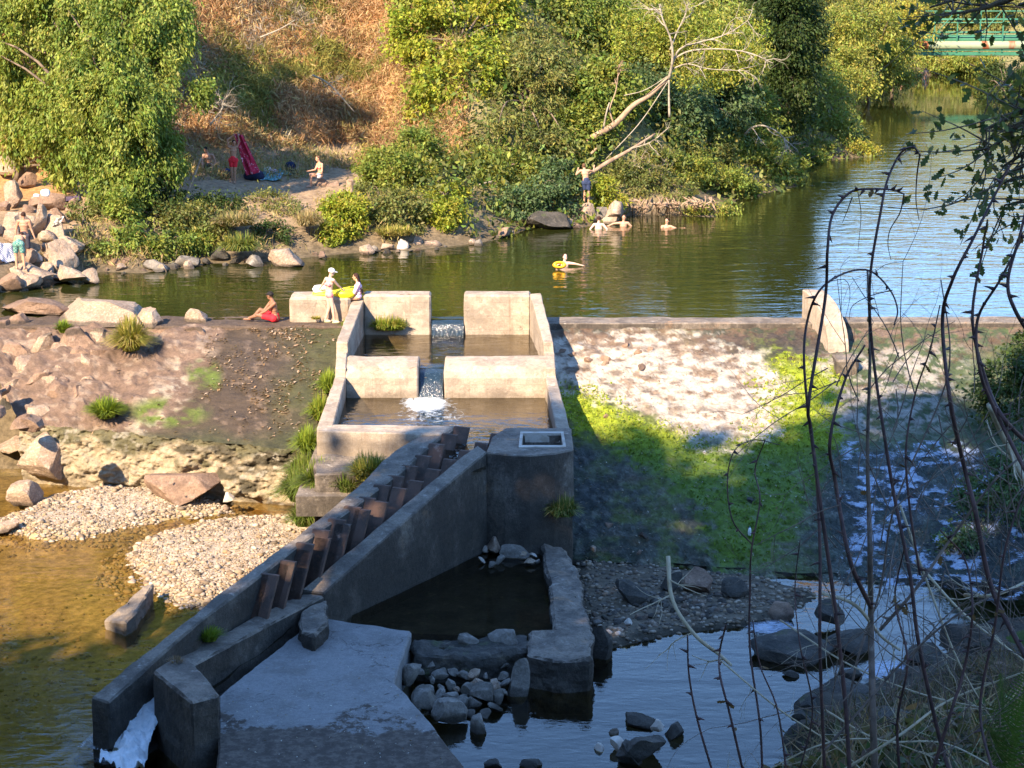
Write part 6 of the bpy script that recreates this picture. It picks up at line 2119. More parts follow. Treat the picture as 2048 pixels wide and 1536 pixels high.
# bather in the shade of the hillside, sitting
b = G(417, 344)
J = dict(pel=(.0, .0, .25), sl=(-.17, -.06, .72), sr=(.21, -.06, .70), nk=(.0, -.06, .78), hd=(-.06, -.12, .93), el=(-.22, -.2, .45), er=(.32, -.12, .42), wl=(-.16, -.40, .34), wr=(.18, -.34, .20),
         hl=(-.09, .0, .23), hr=(.09, .0, .23), kl=(-.18, -.42, .40), kr=(.2, -.42, .36), al=(-.16, -.55, .06), ar=(.22, -.5, .06))
t_, j, Bt, A = person('bare chested man sitting in the shade at the foot of the hillside', b, J, (-.4, -.8, -.5), 'skin_tan', 'hair_black', 1.0, toe=((0, -1, 0), (.2, -1, 0)), chest_dir=-1)
shorts(t_, j, 'dark_cloth', 1.0, .6)
# man in red shorts raising a towel over his head
b = G(468, 366)
J, k = stand(1.76)
J.update(hd=(.06, -.05, 1.62), nk=(.02, 0, 1.49), sl=(-.17, 0, 1.45), sr=(.18, .0, 1.46), el=(-.20, -.06, 1.74), er=(.27, .0, 1.70), wl=(.02, -.06, 1.90), wr=(.22, -.02, 1.92), kr=(.06, -.03, .49), ar=(.03, 0, .075), al=(-.08, 0.06, .075), kl=(-.07, 0, .49))
t_, j, Bt, A = person('man in red shorts holding a red towel above his head', b, J, (.3, -.9, -.2), 'skin_tan', 'hair_black', 1.0, chest_dir=-1)
shorts(t_, j, 'red_cloth', 1.0, .5)
# the towel he holds
def sheet(p00, p10, p11, p01, n=18, mth=14, wav=.05, seed=0, th=.012):
    a, b_, c_, d_ = (np.asarray(p, float) for p in (p00, p10, p11, p01))
    u, v = np.meshgrid(np.linspace(0, 1, n), np.linspace(0, 1, mth))
    u, v = u.ravel()[:, None], v.ravel()[:, None]
    V = (a * (1 - u) + b_ * u) * (1 - v) + (d_ * (1 - u) + c_ * u) * v
    nn = np.cross(b_ - a, d_ - a)
    nn = nn / np.linalg.norm(nn)
    V = V + nn * (wav * fbm(np.concatenate([u * 5, v * 2.5, u * 0 + seed], 1), 3))[:, None]
    i = (np.arange(mth - 1)[:, None] * n + np.arange(n - 1)[None]).ravel()
    F = np.stack([i, i + 1, i + n + 1, i + n], -1)
    N = len(V)
    V2 = np.concatenate([V, V - nn * th])
    F2 = np.concatenate([F, F[:, ::-1] + N])
    edge = list(range(n)) + [k_ * n + n - 1 for k_ in range(1, mth)] + list(range(mth * n - 2, (mth - 1) * n - 1, -1)) + [k_ * n for k_ in range(mth - 2, 0, -1)]
    E = [(edge[k_], edge[k_] + N, edge[(k_ + 1) % len(edge)] + N, edge[(k_ + 1) % len(edge)]) for k_ in range(len(edge))]
    return arrmesh('sheet', V2, np.concatenate([F2, np.array(E)]), None, True)
obj('towel', sheet(b + (.06, .02, 2.0), b + (.40, .06, 1.93), b + (1.06, .1, .42), b + (.50, .04, .30), wav=.16, seed=2), 'print_towel', None, 'red printed towel held up by the man in red shorts', 'towel')
# woman sitting at the edge of the flat
b = G(636, 374)
J = dict(pel=(.10, .0, .48), sl=(.0, .10, .93), sr=(.20, -.12, .93), nk=(.07, .0, 1.0), hd=(.02, -.02, 1.15), el=(-.10, .02, .70), er=(.20, -.22, .66), wl=(-.32, -.05, .66), wr=(-.02, -.26, .58),
         hl=(.05, .09, .46), hr=(.05, -.09, .46), kl=(-.30, .06, .52), kr=(-.24, -.16, .50), al=(-.28, .02, .09), ar=(-.30, -.16, .08))
t_, j, Bt, A = person('woman in a bikini sitting on a ledge of the sunlit bank', b, J, (-.8, -.5, -.1), 'skin_warm', 'hair_brown', .96, True, toe=((-1, -.2, 0), (-1, -.2, 0)), chest_dir=-1)
m = MB()
capsule(m, j['hl'], j['hr'], .112, .112)
obj('bikini_bottom', fuse(m, 'bikini_bottom', .014, 2), 'white_cloth', t_)
m = MB()
ch = (j['sl'] + j['sr']) / 2
m.ell(j['pel'] + (ch - j['pel']) * .66 + Bt[:, 1] * .03, (.135, .12, .045), None, 2, Bt)
obj('bikini_top', fuse(m, 'bikini_top', .012, 1), 'crimson_cloth', t_)
put_rock(648, 376, 34, 18, b[2] - .05, 'brown_rock', 'ledge stone under the sitting woman in the bikini', 'stone', seed=333)
# climber on the rocks, back to the viewer
b = P(1172, 408, .75)
J, k = stand(1.68)
J.update(pel=(.0, .0, .93), nk=(-.07, .08, 1.40), hd=(-.09, .12, 1.54), sl=(-.24, .05, 1.36), sr=(.12, .08, 1.36), el=(-.40, .10, 1.20), er=(.30, .22, 1.30), wl=(-.34, .30, 1.36), wr=(.33, .34, 1.46), kl=(-.04, .05, .52), kr=(.10, .0, .50), al=(-.08, .02, .08), ar=(.10, .0, .075))
t_, j, Bt, A = person('man in navy shorts climbing the bank beside the fallen trunk', b, J, (.2, 1, .1), 'skin_warm', 'hair_brown', .97, toe=((0, 1, 0), (.1, 1, 0)))
shorts(t_, j, 'blue_cloth', .97, .7)
# swimmers
def swimmer(x, y, face, label, arms, skin='skin_warm', hair='hair_dark', up=.26, lean=(0, 0)):
    b = P(x, y, 0)
    J = dict(pel=(lean[0], lean[1], -.42), sl=(-.18, 0, up - .24), sr=(.18, 0, up - .24), nk=(0, 0, up - .17), hd=(.02, .02, up - .02), hl=(-.08, 0, -.45), hr=(.08, 0, -.45), kl=(-.1, .3, -.6), kr=(.1, .3, -.62), al=(-.1, .7, -.7), ar=(.1, .7, -.7))
    J.update(arms)
    return person(label, b, J, face, skin, hair, 1.0, toe=((0, 1, 0), (0, 1, 0)))
swimmer(1197, 458, (.3, 1, 0), 'swimmer with wet pale back to the viewer nearest the cracked boulder', dict(el=(-.34, -.1, .0), er=(.34, -.1, .0), wl=(-.30, -.32, -.08), wr=(.30, -.32, -.08)), 'skin_fair', up=.42, lean=(0, -.15))
swimmer(1247, 452, (-.3, -1, 0), 'swimmer stretching one arm to the left, second from the boulders', dict(el=(-.40, .0, .10), wl=(-.58, .0, .02), er=(.36, .0, -.06), wr=(.6, -.05, -.04)), 'skin_warm', up=.36)
swimmer(1333, 455, (-.5, -.9, 0), 'swimmer alone in open water in front of the exposed roots', dict(el=(-.2, -.25, -.1), wl=(-.05, -.45, -.04), er=(.4, -.1, -.04), wr=(.66, -.1, -.02)), 'skin_warm', up=.28)
t_, j, Bt, A = swimmer(1129, 532, (.3, -.8, .3), 'swimmer lying back in the water with a yellow float under one arm', dict(el=(-.28, -.2, .06), wl=(-.12, -.34, .16), er=(.36, -.12, .10), wr=(.58, -.12, .05)), 'skin_fair', up=.34)
m = MB()
a = np.linspace(0, 2 * math.pi, 25)[:-1]
V, F = [], []
for i in range(24):
    for q in range(12):
        rr = .17 + .075 * math.cos(q * math.pi / 6)
        V.append((rr * math.cos(a[i]), .55 * rr * math.sin(a[i]), .085 * math.sin(q * math.pi / 6)))
        F.append((i * 12 + q, ((i + 1) % 24) * 12 + q, ((i + 1) % 24) * 12 + (q + 1) % 12, i * 12 + (q + 1) % 12))
Rm = np.array(Matrix.Rotation(1.1, 3, 'X'))
m.add(np.array(V) @ Rm.T + P(1119, 530, .16), F, None, True)
obj('swim_ring', m, 'orange_vinyl', None, 'yellow swim ring held by the swimmer lying back', 'swim ring')
swimmer(1802, 166, (0, -1, 0), 'distant bather in the water under the pale willow', dict(el=(-.32, -.1, .05), er=(.32, -.1, .05), wl=(-.4, -.3, 0), wr=(.4, -.3, 0)), 'skin_warm', up=.5)
b = P(1851, 157, 0)
J, k = stand(1.7)
J = {n: (v[0], v[1], v[2] - .75) for n, v in J.items()}
t_, j, Bt, A = person('distant bather standing waist deep beyond the river bend', b, J, (0, -1, 0), 'skin_warm', 'hair_dark', .97, chest_dir=-1)

# ------------------------------------------------------------------ belongings
def bag(x, y, z, w_, h_, mat, label, name='bag', cat='bag', d=None, seed=0, parts=True):
    r = np.random.default_rng(seed + int(x))
    p = G(x, y) if z is None else P(x, y, z)
    s = S(p)
    W, Hh = w_ / s, h_ / s
    D = d or W * .6
    V, F = ico(3)
    V = np.sign(V) * np.abs(V) ** .7
    V = V * (1 + .10 * fbm(V * 2 + seed, 3)[:, None])
    V = V * np.array([W / 2, D / 2, Hh / 2])
    t = thing(name, label, cat, p)
    obj('body', arrmesh('body', V + p + np.array([0, 0, Hh * .42]), F, None, True), mat, t)
    return t, p, W, D, Hh
def backpack(x, y, z, w_, h_, mat, label):
    t, p, W, D, Hh = bag(x, y, z, w_, h_, mat, label, 'backpack', 'backpack', seed=3)
    obj('front_pocket', MB().ell(p + np.array([0, -D * .5, Hh * .28]), (W * .36, D * .2, Hh * .24), None, 3), 'black_cloth', t)
    for s in (-1, 1):
        obj('strap', MB().tube(spline([p + np.array([s * W * .3, D * .3, Hh * .85]), p + np.array([s * W * .55, D * .2, Hh * .55]), p + np.array([s * W * .45, D * .3, Hh * .12])], 9), .018, 6), 'black_cloth', t)
    obj('handle', MB().tube(spline([p + np.array([-.05, .02, Hh * .9]), p + np.array([0, .02, Hh * 1.02]), p + np.array([.05, .02, Hh * .9])], 9), .012, 6), 'black_cloth', t)
backpack(581, 347, None, 19, 26, 'navy_cloth', 'navy backpack standing on the flat between towels and sitting woman')
backpack(453, 357, None, 22, 22, 'blue_cloth', 'grey blue backpack at the feet of the man with the towel')
bag(508, 359, None, 40, 20, 'navy_cloth', 'dark blue holdall lying behind the spread towels', seed=5, d=.5)
bag(535, 345, None, 16, 12, 'white_cloth', 'small white bag beside the grey rock', seed=6)
bag(548, 347, None, 15, 9, 'lilac_cloth', 'small pinkish bundle right of the small white bag', seed=7, name='bundle', cat='bundle')
bag(91, 392, 2.6, 18, 15, 'white_cloth', 'white bag on the broad flat rock', seed=8)
bag(73, 394, 2.5, 12, 7, 'white_cloth', 'little white pouch left of the white bag on the rock', seed=9, name='pouch', cat='pouch')
bag(641, 585, .82, 30, 17, 'white_cloth', 'white beach bag on the block behind the woman', seed=10, d=.4)
def towel_on(px4, z, mat, label, name='towel', wav=.05, seed=0, cat='towel'):
    pts = [G(x, y) + (0, 0, .09) if zz is None else P(x, y, zz) for (x, y), zz in zip(px4, z if hasattr(z, '__len__') else [z] * 4)]
    return obj(name, sheet(*pts, wav=wav, seed=seed), mat, None, label, cat)
towel_on([(500, 362), (560, 364), (572, 344), (520, 344)], None, 'multi_cloth', 'striped towel spread on the trodden flat', seed=4)
towel_on([(545, 352), (585, 354), (582, 344), (556, 342)], None, 'teal_cloth', 'teal towel crumpled right of the striped towel', seed=5)
towel_on([(0, 530), (32, 528), (30, 492), (-10, 492)], None, 'stripe_cloth', 'black and white striped towel on the rocks by the bending boy', seed=6)
towel_on([(118, 412), (162, 404), (158, 394), (112, 400)], None, 'purple_cloth', 'dark purple cloth spread behind the yellowing shrub', 'cloth', seed=7, cat='cloth')
towel_on([(105, 455), (112, 437), (128, 433), (120, 452)], [1.55, 2.0, 2.1, 1.7], 'white_cloth', 'white cloth drying on the upright rock', 'cloth', seed=8, cat='cloth')
# yellow inflatable mattress draped over the block top
V, F = [], []
prof = [Q(628, 588, 56.6), Q(645, 586, 56.55), Q(668, 589, 56.5), Q(692, 583, 56.5), Q(716, 580, 56.55)]
fl_ = thing('air_mattress', 'bright yellow inflatable mattress lying over the wall block behind the bathers', 'air mattress', P(680, 594, .8))
m = MB()
for q in range(5):
    off = np.array([0, -.26 + q * .13, .02 * math.sin(q * 2.1)])
    m.tube(spline([p + off for p in prof], 22), .075, 10)
obj('tubes', fuse(m, 'tubes', .016, 2), 'yellow_vinyl', fl_)
m = MB().ell(Q(690, 588, 56.2), (.30, .16, .15), None, 3)
obj('pillow', m, 'yellow_vinyl', fl_)
# folding chair in the shade at the left
p = G(135, 366)
ch_ = thing('folding_chair', 'folding chair with white frame and teal cloth under the ash tree', 'chair', p)
for s in (-1, 1):
    obj('leg', MB().tube([p + (s * .25, -.2, 0), p + (s * .25, .2, .5)], .018, 6), 'white_metal', ch_)
    obj('leg', MB().tube([p + (s * .25, .25, 0), p + (s * .25, -.15, .48)], .018, 6), 'white_metal', ch_)
obj('seat', sheet(p + (-.25, -.2, .46), p + (.25, -.2, .46), p + (.25, .22, .44), p + (-.25, .22, .44), wav=.01), 'dark_cloth', ch_)
obj('backrest', sheet(p + (-.25, .22, .48), p + (.25, .22, .48), p + (.27, .36, 1.0), p + (-.27, .36, 1.0), wav=.015), 'teal_cloth', ch_)
# plastic bottle on the mossy face
p = wr_p(1499, 1072) + (0, 0, .03)
bt = thing('plastic_bottle', 'small whitish plastic bottle standing on the mossy weir face', 'bottle', p)
m = MB().tube([p + (0, 0, -.02), p + (0, 0, .0), p + (0, 0, .13), p + (0, 0, .17), p + (0, 0, .19)], [.03, .042, .042, .03, .017], 12)
obj('body', m, 'white_cloth', bt)
obj('cap', MB().tube([p + (0, 0, .19), p + (0, 0, .22)], [.018, .018], 10), 'teal_cloth', bt)
# ------------------------------------------------------------------ dead wood on the far bank
def twigs(m, a, d, L, rad, depth, r, spread=.6, n=3, grav=0.0):
    """recursive branching"""
    a = np.asarray(a, float)
    d = unit(np.asarray(d, float))
    pts = [a]
    for k in range(4):
        d = unit(d + r.normal(size=3) * .16 + np.array([0, 0, -grav]))
        pts.append(pts[-1] + d * L / 4)
    m.tube(spline(pts, 8), [rad, rad * .45], 5 if depth else 4, cap=False)
    if depth:
        for k in range(n):
            s = pts[r.integers(1, 5)]
            twigs(m, s, unit(d + r.normal(size=3) * spread), L * r.uniform(.45, .75), rad * .45, depth - 1, r, spread, n, grav)

# leaning trunk with white dead limbs and a rope
tk = thing('dead_tree', 'bare leaning trunk with white dead limbs reaching over the far slope', 'tree', P(1150, 300, 2.2))
r = np.random.default_rng(8)
TY = 82.5
path = spline([Q(1145, 305, TY + 1), Q(1180, 278, TY), Q(1230, 248, TY), Q(1265, 212, TY), Q(1300, 190, TY), Q(1338, 155, TY)], 26)
obj('trunk', MB().tube(path, [.15, .14, .125, .10, .09], 9), 'warm_wood', tk)
def limb(pts, r0, r1, name='limb', seed=0, tw=6, tl=.7, mat='pale_wood', par=None):
    rr = np.random.default_rng(seed)
    m = MB()
    c = spline(pts, 22)
    m.tube(c, [r0 * .62, r1 * .62], 7)
    for k in range(tw):
        i = rr.integers(5, 21)
        d = unit(c[min(i + 1, 21)] - c[i - 1])
        twigs(m, c[i], unit(d + rr.normal(size=3) * .7), tl * rr.uniform(.6, 1.3), r1 * .8 + .006, 2, rr)
    return obj(name, m, mat, par or tk)
LY = TY - .2
limb([Q(1338, 158, LY), Q(1345, 120, LY - .3), Q(1342, 80, LY - .4), Q(1326, 40, LY - .4), Q(1318, 8, LY - .2)], .11, .035, seed=1, tw=8)
limb([Q(1344, 130, LY), Q(1360, 98, LY - .3), Q(1400, 84, LY - .6), Q(1450, 70, LY - .6), Q(1490, 45, LY - .5), Q(1500, 34, LY - .4)], .08, .02, seed=2, tw=9, tl=.8)
limb([Q(1344, 120, LY), Q(1380, 102, LY - .4), Q(1440, 98, LY - .8), Q(1500, 106, LY - .9), Q(1538, 124, LY - 1)], .07, .02, seed=3, tw=10)
limb([Q(1340, 140, LY), Q(1375, 128, LY - .4), Q(1420, 138, LY - .6), Q(1500, 142, LY - .9)], .06, .018, seed=4, tw=9)
limb([Q(1340, 100, LY), Q(1356, 60, LY + .2), Q(1374, 20, LY + .2), Q(1376, -20, LY)], .06, .02, seed=5, tw=8)
0 and limb([Q(1336, 90, LY), Q(1300, 70, LY + .2), Q(1270, 40, LY + .3)], .04, .012, seed=6, tw=6)
limb([Q(1228, 250, TY), Q(1220, 218, TY), Q(1232, 180, TY + .2), Q(1238, 130, TY + .3)], .06, .03, 'limb', 7, 4, .5, 'warm_wood')
limb([Q(1206, 262, TY), Q(1213, 225, TY - .2), Q(1219, 205, TY - .2)], .075, .05, 'limb', 17, 0, .5)
limb([Q(1180, 310, TY - .5), Q(1190, 300, TY - .5), Q(1200, 294, TY - .5)], .1, .09, 'limb', 18, 0, .5, 'warm_wood')
rr = np.random.default_rng(19)
ek = [pxell(*e) for e in [(1400, 60, 80, 50, 84), (1330, 40, 50, 45, 84), (1480, 110, 60, 34, 83), (1410, 150, 60, 26, 83), (1260, 60, 50, 50, 85), (1490, 60, 40, 30, 84)]]
K, D, E_ = clumps(ek, 170, .2, rr)
gi = np.repeat(np.arange(170), 60)
C = K[gi] + rr.normal(size=(len(gi), 3)) * .25
V, F, c = leafcloud(C, .15, .06, .4, None, GREEN['willow'] + GREEN['lime'], gi, r=rr)
obj('foliage', arrmesh('foliage', V, F, c), 'leaves', tk)
# rope from the limb, and the hanging end
rp = MB()
rp.tube(spline([Q(1338, 160, TY - .2), Q(1280, 245, TY - .6), Q(1212, 318, TY - .8)], 16), .022, 6)
rp.tube(spline([Q(1336, 152, TY - .2), Q(1290, 180, TY - .3), Q(1248, 191, TY - .3)], 12), .02, 6)
rp.tube(spline([Q(1338, 160, TY - .25), Q(1338, 200, TY - .25), Q(1339, 234, TY - .25)], 8), [.03, .05, .055], 6)
obj('rope', rp, 'pale_wood', None, 'pale rope tied round the top of the leaning dead trunk', 'rope')
# lower fallen trunk by the climber
ft = thing('fallen_trunk', 'mossy fallen trunk sloping up from beside the climber', 'tree trunk', Q(1190, 342, 80))
obj('trunk', MB().tube(spline([Q(1180, 348, 79.5), Q(1215, 325, 80), Q(1260, 300, 80.5), Q(1310, 268, 81.5)], 16), [.08, .10, .075, .045], 8), 'warm_wood', ft)
limb([Q(1260, 298, 80.5), Q(1300, 285, 80), Q(1330, 262, 80)], .05, .02, 'limb', 9, 5, .5, 'pale_wood', ft)
# arching pale branch right
ab = thing('dead_branch', 'arching pale branch bending down to the river among the right bushes', 'branch', Q(1490, 265, 89))
limb([Q(1490, 268, 89), Q(1505, 255, 88.5), Q(1530, 252, 88), Q(1562, 270, 88), Q(1580, 300, 88)], .09, .03, 'limb', 10, 7, .8, 'pale_wood', ab)
for k, (pts, lb) in enumerate([
    ([(745, 470), (800, 455), (870, 470), (950, 478)], 'tangle of pale driftwood along the shore stones'),
    ([(900, 480), (940, 450), (985, 440)], 'grey brushwood caught on the bank right of the driftwood'),
    ([(935, 415), (950, 375), (985, 362)], 'curved white branch rising from the bank'),
    ([(925, 365), (938, 335), (945, 325)], 'short broken white stick in the shrubs'),
    ([(1110, 160), (1150, 150), (1190, 185)], 'bare grey twig branch in the trees left of the dead trunk'),
    ([(1265, 330), (1300, 345), (1340, 380)], 'dead grey stems hanging above the exposed roots'),
    ([(420, 250), (445, 215), (440, 195)], 'grey dead bush at the foot of the hillside behind the sitting man'),
    ([(520, 75), (560, 58), (590, 40)], 'thin pale stick lying in the bracken high on the hillside'),
    ([(625, 150), (660, 170), (710, 225)], 'long pale stick lying in the bracken near the green trees')]):
    Yk = [77, 79, 77, 79.5, 85, 82, 80.5, 89, 84][k]
    r = np.random.default_rng(60 + k)
    m = MB()
    if k < 2:
        Yk = [73.2, 75][k]
    c = spline([Q(x, y, Yk + .2 * i) for i, (x, y) in enumerate(pts)], 14)
    m.tube(c, [.045, .02], 6)
    for q in range([22, 16, 3, 1, 6, 18, 22, 2, 2][k]):
        i = r.integers(0, 13)
        dd = unit(r.normal(size=3) + np.array([.4, -.3, .35]))
        twigs(m, c[i], dd, r.uniform(.4, .95), .016, 2, r, .7)
    obj('dead_branch', m, 'pale_wood', None, lb, 'branch')
# exposed roots
r = np.random.default_rng(90)
rt = MB()
for k in range(90):
    x = r.uniform(1255, 1425)
    y0 = r.uniform(380, 408)
    a = P(x, y0 + 8, .65)
    b_ = P(x + r.uniform(-26, 20), 431 + r.uniform(-6, 2), -.02)
    rt.tube(spline([a, (a + b_) / 2 + np.array([r.normal() * .15, -.25, .15]), b_], 8), [r.uniform(.018, .045), .012], 5)
obj('exposed_roots', rt, 'warm_wood', None, 'fan of pale exposed roots on the washed out bank', 'roots')
# stump post, leaning pole
obj('stump_post', worn(MB().tube(spline([Q(697, 412, 72.6), Q(698, 388, 72.6), Q(700, 360, 72.6)], 6), [.17, .15, .14], 9), 'stump_post', .1, .04, 4, 0, 3), 'warm_wood', None, 'short broken wooden stump standing on the bank', 'stump')
a, b_ = P(358, 430, .9), Q(405, 300, 76)
obj('leaning_pole', MB().tube(spline([Q(356, 428, 71.5), Q(385, 360, 72.5), Q(402, 316, 73.2)], 8), [.06, .04], 7), 'warm_wood', None, 'thin wooden pole leaning over the shaded bank', 'pole')

# ------------------------------------------------------------------ green pipe bridge
simple('bridge_green', (.04, .165, .10), .5, .4, .15, 2, .1)
t = NT('bridge_pipe')
nz = t.noise(.55, 4, .6, (1, .2, .3))
c = t.mix(t.ramp(nz, .56, .62), (.24, .29, .19), (.26, .09, .04))
t.done(t.bsdf(c, .6, None, .3).outputs[0])
BY = 158.0
br = thing('pipe_bridge', 'green steel pipe bridge crossing the river in the distance', 'bridge', Q(1900, 112, BY))
x0, x1 = float(Q(1815, 100, BY)[0]), float(Q(2300, 100, BY)[0])
zy = lambda y: float(Q(1940, y, BY)[2])
def bar(name, y0_, y1_, mat='bridge_green', Yo=0, d=.5, xa=x0, xb=x1):
    z0, z1 = zy(y1_), zy(y0_)
    return bevel(obj(name, MB().box(((xa + xb) / 2, BY + Yo, (z0 + z1) / 2), (xb - xa, d, z1 - z0)), mat, br), .03, 1)
bar('girder', 104, 111)
bar('girder', 97, 101.5, d=.7)
obj('pipe', MB().tube([(x0, BY - .2, zy(90.5)), (x1, BY - .2, zy(90.5))], [.36, .36], 14), 'bridge_pipe', br)
obj('pipe', MB().tube([(x0 + 1, BY + .2, zy(78)), (x1, BY + .2, zy(78))], [.27, .27], 14), 'bridge_green', br)
for xq in np.arange(x0 + 1, x1, 2.0):
    pass
for k in range(9):
    xq = float(Q(1912 + (k - 1) * 45.5, 80, BY)[0])
    obj('post', MB().box((xq, BY - .3, (zy(104) + zy(22)) / 2), (.10, .10, zy(22) - zy(104))), 'bridge_green', br)
    if k % 2 == 0:
        obj('brace', MB().tube([(xq, BY - .3, zy(72)), (xq + 1.6, BY - .3, zy(24))], [.045, .045], 6), 'bridge_green', br)
for y_ in (22, 45, 70):
    obj('rail', MB().tube([(x0, BY - .3, zy(y_)), (x1, BY - .3, zy(y_))], [.05, .05], 6), 'bridge_green', br)
for y_, Yo in ((40, 1.2), (66, 1.2)):
    obj('rail', MB().tube([(x0, BY + Yo, zy(y_)), (x1, BY + Yo, zy(y_))], [.09, .09], 6), 'bridge_green', br)
# glimpse of the green end frame through the trees
p0, p1, p2 = Q(1690, 42, BY), Q(1715, 16, BY), Q(1722, 42, BY)
m = MB()
m.tube([p0, p1], [.35, .35], 6)
m.tube([p1, Q(1760, 60, BY)], [.22, .22], 6)
obj('end_frame', m, 'bridge_green', br)

def oak_leaf(m, p, d, n, L, col):
    """lobed leaf outline"""
    d, n = unit(d), unit(n - d * (n @ d))
    s = np.cross(n, d)
    prof = [(0, .02), (.15, .10), (.27, .24), (.36, .13), (.50, .30), (.60, .16), (.74, .26), (.86, .12), (1, .0)]
    up = [p + d * L * a + s * L * b + n * L * .12 * b for a, b in prof]
    dn = [p + d * L * a - s * L * b + n * L * .12 * b for a, b in prof[:-1]][::-1]
    m.add(up + dn, [tuple(range(len(up) + len(dn)))], tuple(col))
# ------------------------------------------------------------------ foreground canes on the near bank
def cane(pts, r0, r1, Y=4.5, thorn=.022, label=None, mat='dark_cane', seed=0, name='bramble_cane', side=(), nth=16, group='thorny canes in the foreground'):
    """thorny stem through picture points at distance Y (a list gives its own distances)"""
    r = np.random.default_rng(500 + seed)
    Ys = Y if hasattr(Y, '__len__') else [Y + r.normal() * .05 for _ in pts]
    c = spline([Q(x, y, q) for (x, y), q in zip(pts, Ys)], max(24, len(pts) * 9))
    t = thing(name, label, 'cane', c[0], group)
    r0, r1 = r0 * .8, r1 * .8
    obj('stem', MB().tube(c, [r0, r1], 8), mat, t)
    n = len(c)
    for k in range(nth):
        i = int((k + r.random() * .8) / nth * (n - 3)) + 1
        d = unit(c[i + 1] - c[i])
        o = unit(np.cross(d, np.array([.1, 1, .15])) * r.choice([-1, 1]) + r.normal(size=3) * .35)
        rr = np.interp(i, [0, n - 1], [r0, r1])
        a = c[i] + o * rr * .7
        if r.random() < .22:
            continue
        e = a + o * thorn * r.uniform(.45, 1.15) - d * thorn * .18
        obj('thorn', MB().tube([a, a + (e - a) * .5 + d * .001, e], [thorn * .22, thorn * .11, .0004], 5), mat, t)
    for s in side:
        (sp, ra) = s
        cc = spline([Q(x, y, Ys[0] + .06 * q) for q, (x, y) in enumerate(sp)], 26)
        obj('side_twig', MB().tube(cc, [ra, ra * .4], 5), mat, t)
    if seed % 2 == 0:
        for k in range(4):
            i = int(r.integers(6, n - 2))
            lv = MB()
            oak_leaf(lv, c[i], unit(r.normal(size=3) + np.array([0, 0, -1.2])), unit(r.normal(size=3)), r.uniform(.014, .03), (.12, .075, .035))
            obj('withered_leaf', lv.mesh('withered_leaf', False), 'dry_leaves', t)
    return t
M_ = .0011   # metres per picture pixel at these distances, roughly
cane([(1905, 1560), (1880, 1480), (1838, 1290), (1820, 1150), (1790, 1000), (1770, 880), (1745, 700), (1740, 560), (1762, 420), (1775, 360), (1800, 308), (1825, 294), (1840, 310)], .007, .0026, label='tallest dark thorny cane, its tip arching over the far water', seed=1, nth=22,
     side=[([(1840, 308), (1834, 350), (1832, 400), (1838, 440)], .0022), ([(1790, 322), (1815, 302), (1838, 306)], .0018)])
cane([(1700, 1560), (1690, 1400), (1668, 1200), (1640, 1000), (1622, 860), (1618, 800), (1650, 600), (1655, 500), (1665, 430), (1700, 385), (1745, 378), (1785, 380), (1808, 388)], .007, .0024, Y=4.4, label='dark thorny cane arching to the right below the tallest one', seed=2, nth=20,
     side=[([(1808, 388), (1800, 425), (1780, 460), (1776, 490), (1782, 520)], .0018), ([(1716, 385), (1722, 430), (1716, 500)], .0012), ([(1704, 395), (1695, 420), (1685, 445)], .0016)])
cane([(1650, 1560), (1640, 1300), (1640, 1100), (1632, 940), (1618, 840), (1608, 720), (1615, 640), (1640, 580), (1690, 546), (1740, 542), (1780, 580), (1795, 620), (1788, 650)], .0055, .0022, Y=4.6, label='looping thorny cane crossing the concrete pier', seed=3, nth=16,
     side=[([(1785, 580), (1740, 592), (1705, 612), (1698, 640)], .0015), ([(1650, 565), (1690, 560), (1700, 590), (1690, 640)], .0012)])
cane([(1750, 1560), (1745, 1400), (1742, 1250), (1740, 1100), (1738, 1020), (1735, 900), (1740, 700), (1735, 540)], .0125, .0035, Y=4.7, label='stout grey brown thorny stem rising at the centre of the thicket', mat='grey_cane', seed=4, nth=16)
cane([(1742, 1215), (1700, 1120), (1670, 960), (1660, 880), (1690, 760), (1730, 690)], .008, .003, Y=4.65, label='side shoot leaving the stout stem to the left', seed=5, nth=10)
cane([(1760, 1260), (1830, 1180), (1900, 1080), (1990, 960), (2060, 900)], .006, .003, Y=4.6, label='side shoot leaving the stout stem to the right', seed=6, nth=8, mat='grey_cane')
cane([(2060, 1330), (1985, 1180), (1950, 1020), (1930, 940), (1900, 800), (1885, 640), (1905, 560), (1945, 480), (1985, 400), (2020, 330)], .0085, .003, Y=4.3, label='thick reddish cane leaning from the right edge towards the water', seed=7, nth=22)
cane([(2070, 900), (2010, 840), (1975, 770), (1945, 640), (1965, 500), (1975, 440)], .0075, .0025, Y=4.2, label='thorny cane right of the thick reddish cane', seed=8, nth=16)
cane([(2060, 960), (1990, 820), (1960, 740), (1955, 640), (2000, 560), (2048, 470)], .006, .003, Y=4.1, label='thorny cane bending back to the right edge', seed=9, nth=12)
cane([(2080, 700), (2030, 620), (2016, 560), (2040, 470), (2060, 380)], .006, .003, Y=4.0, label='short thorny cane cut by the right edge', seed=10, nth=10)
cane([(1525, 1560), (1520, 1450), (1500, 1300), (1500, 1180), (1503, 1100), (1520, 1000), (1510, 940), (1530, 880)], .0042, .0018, Y=4.8, label='slim dark cane in front of the mossy weir face', seed=11, nth=10)
cane([(1490, 1560), (1460, 1430), (1440, 1350), (1440, 1300), (1452, 1250)], .0042, .0028, Y=4.5, label='slim cane over the lower pool, right of the loose grey stick', seed=12, nth=7)
cane([(1430, 1560), (1395, 1440), (1378, 1350), (1375, 1270)], .004, .0026, Y=4.5, label='short slim cane over the lower pool, farthest left', seed=13, nth=6)
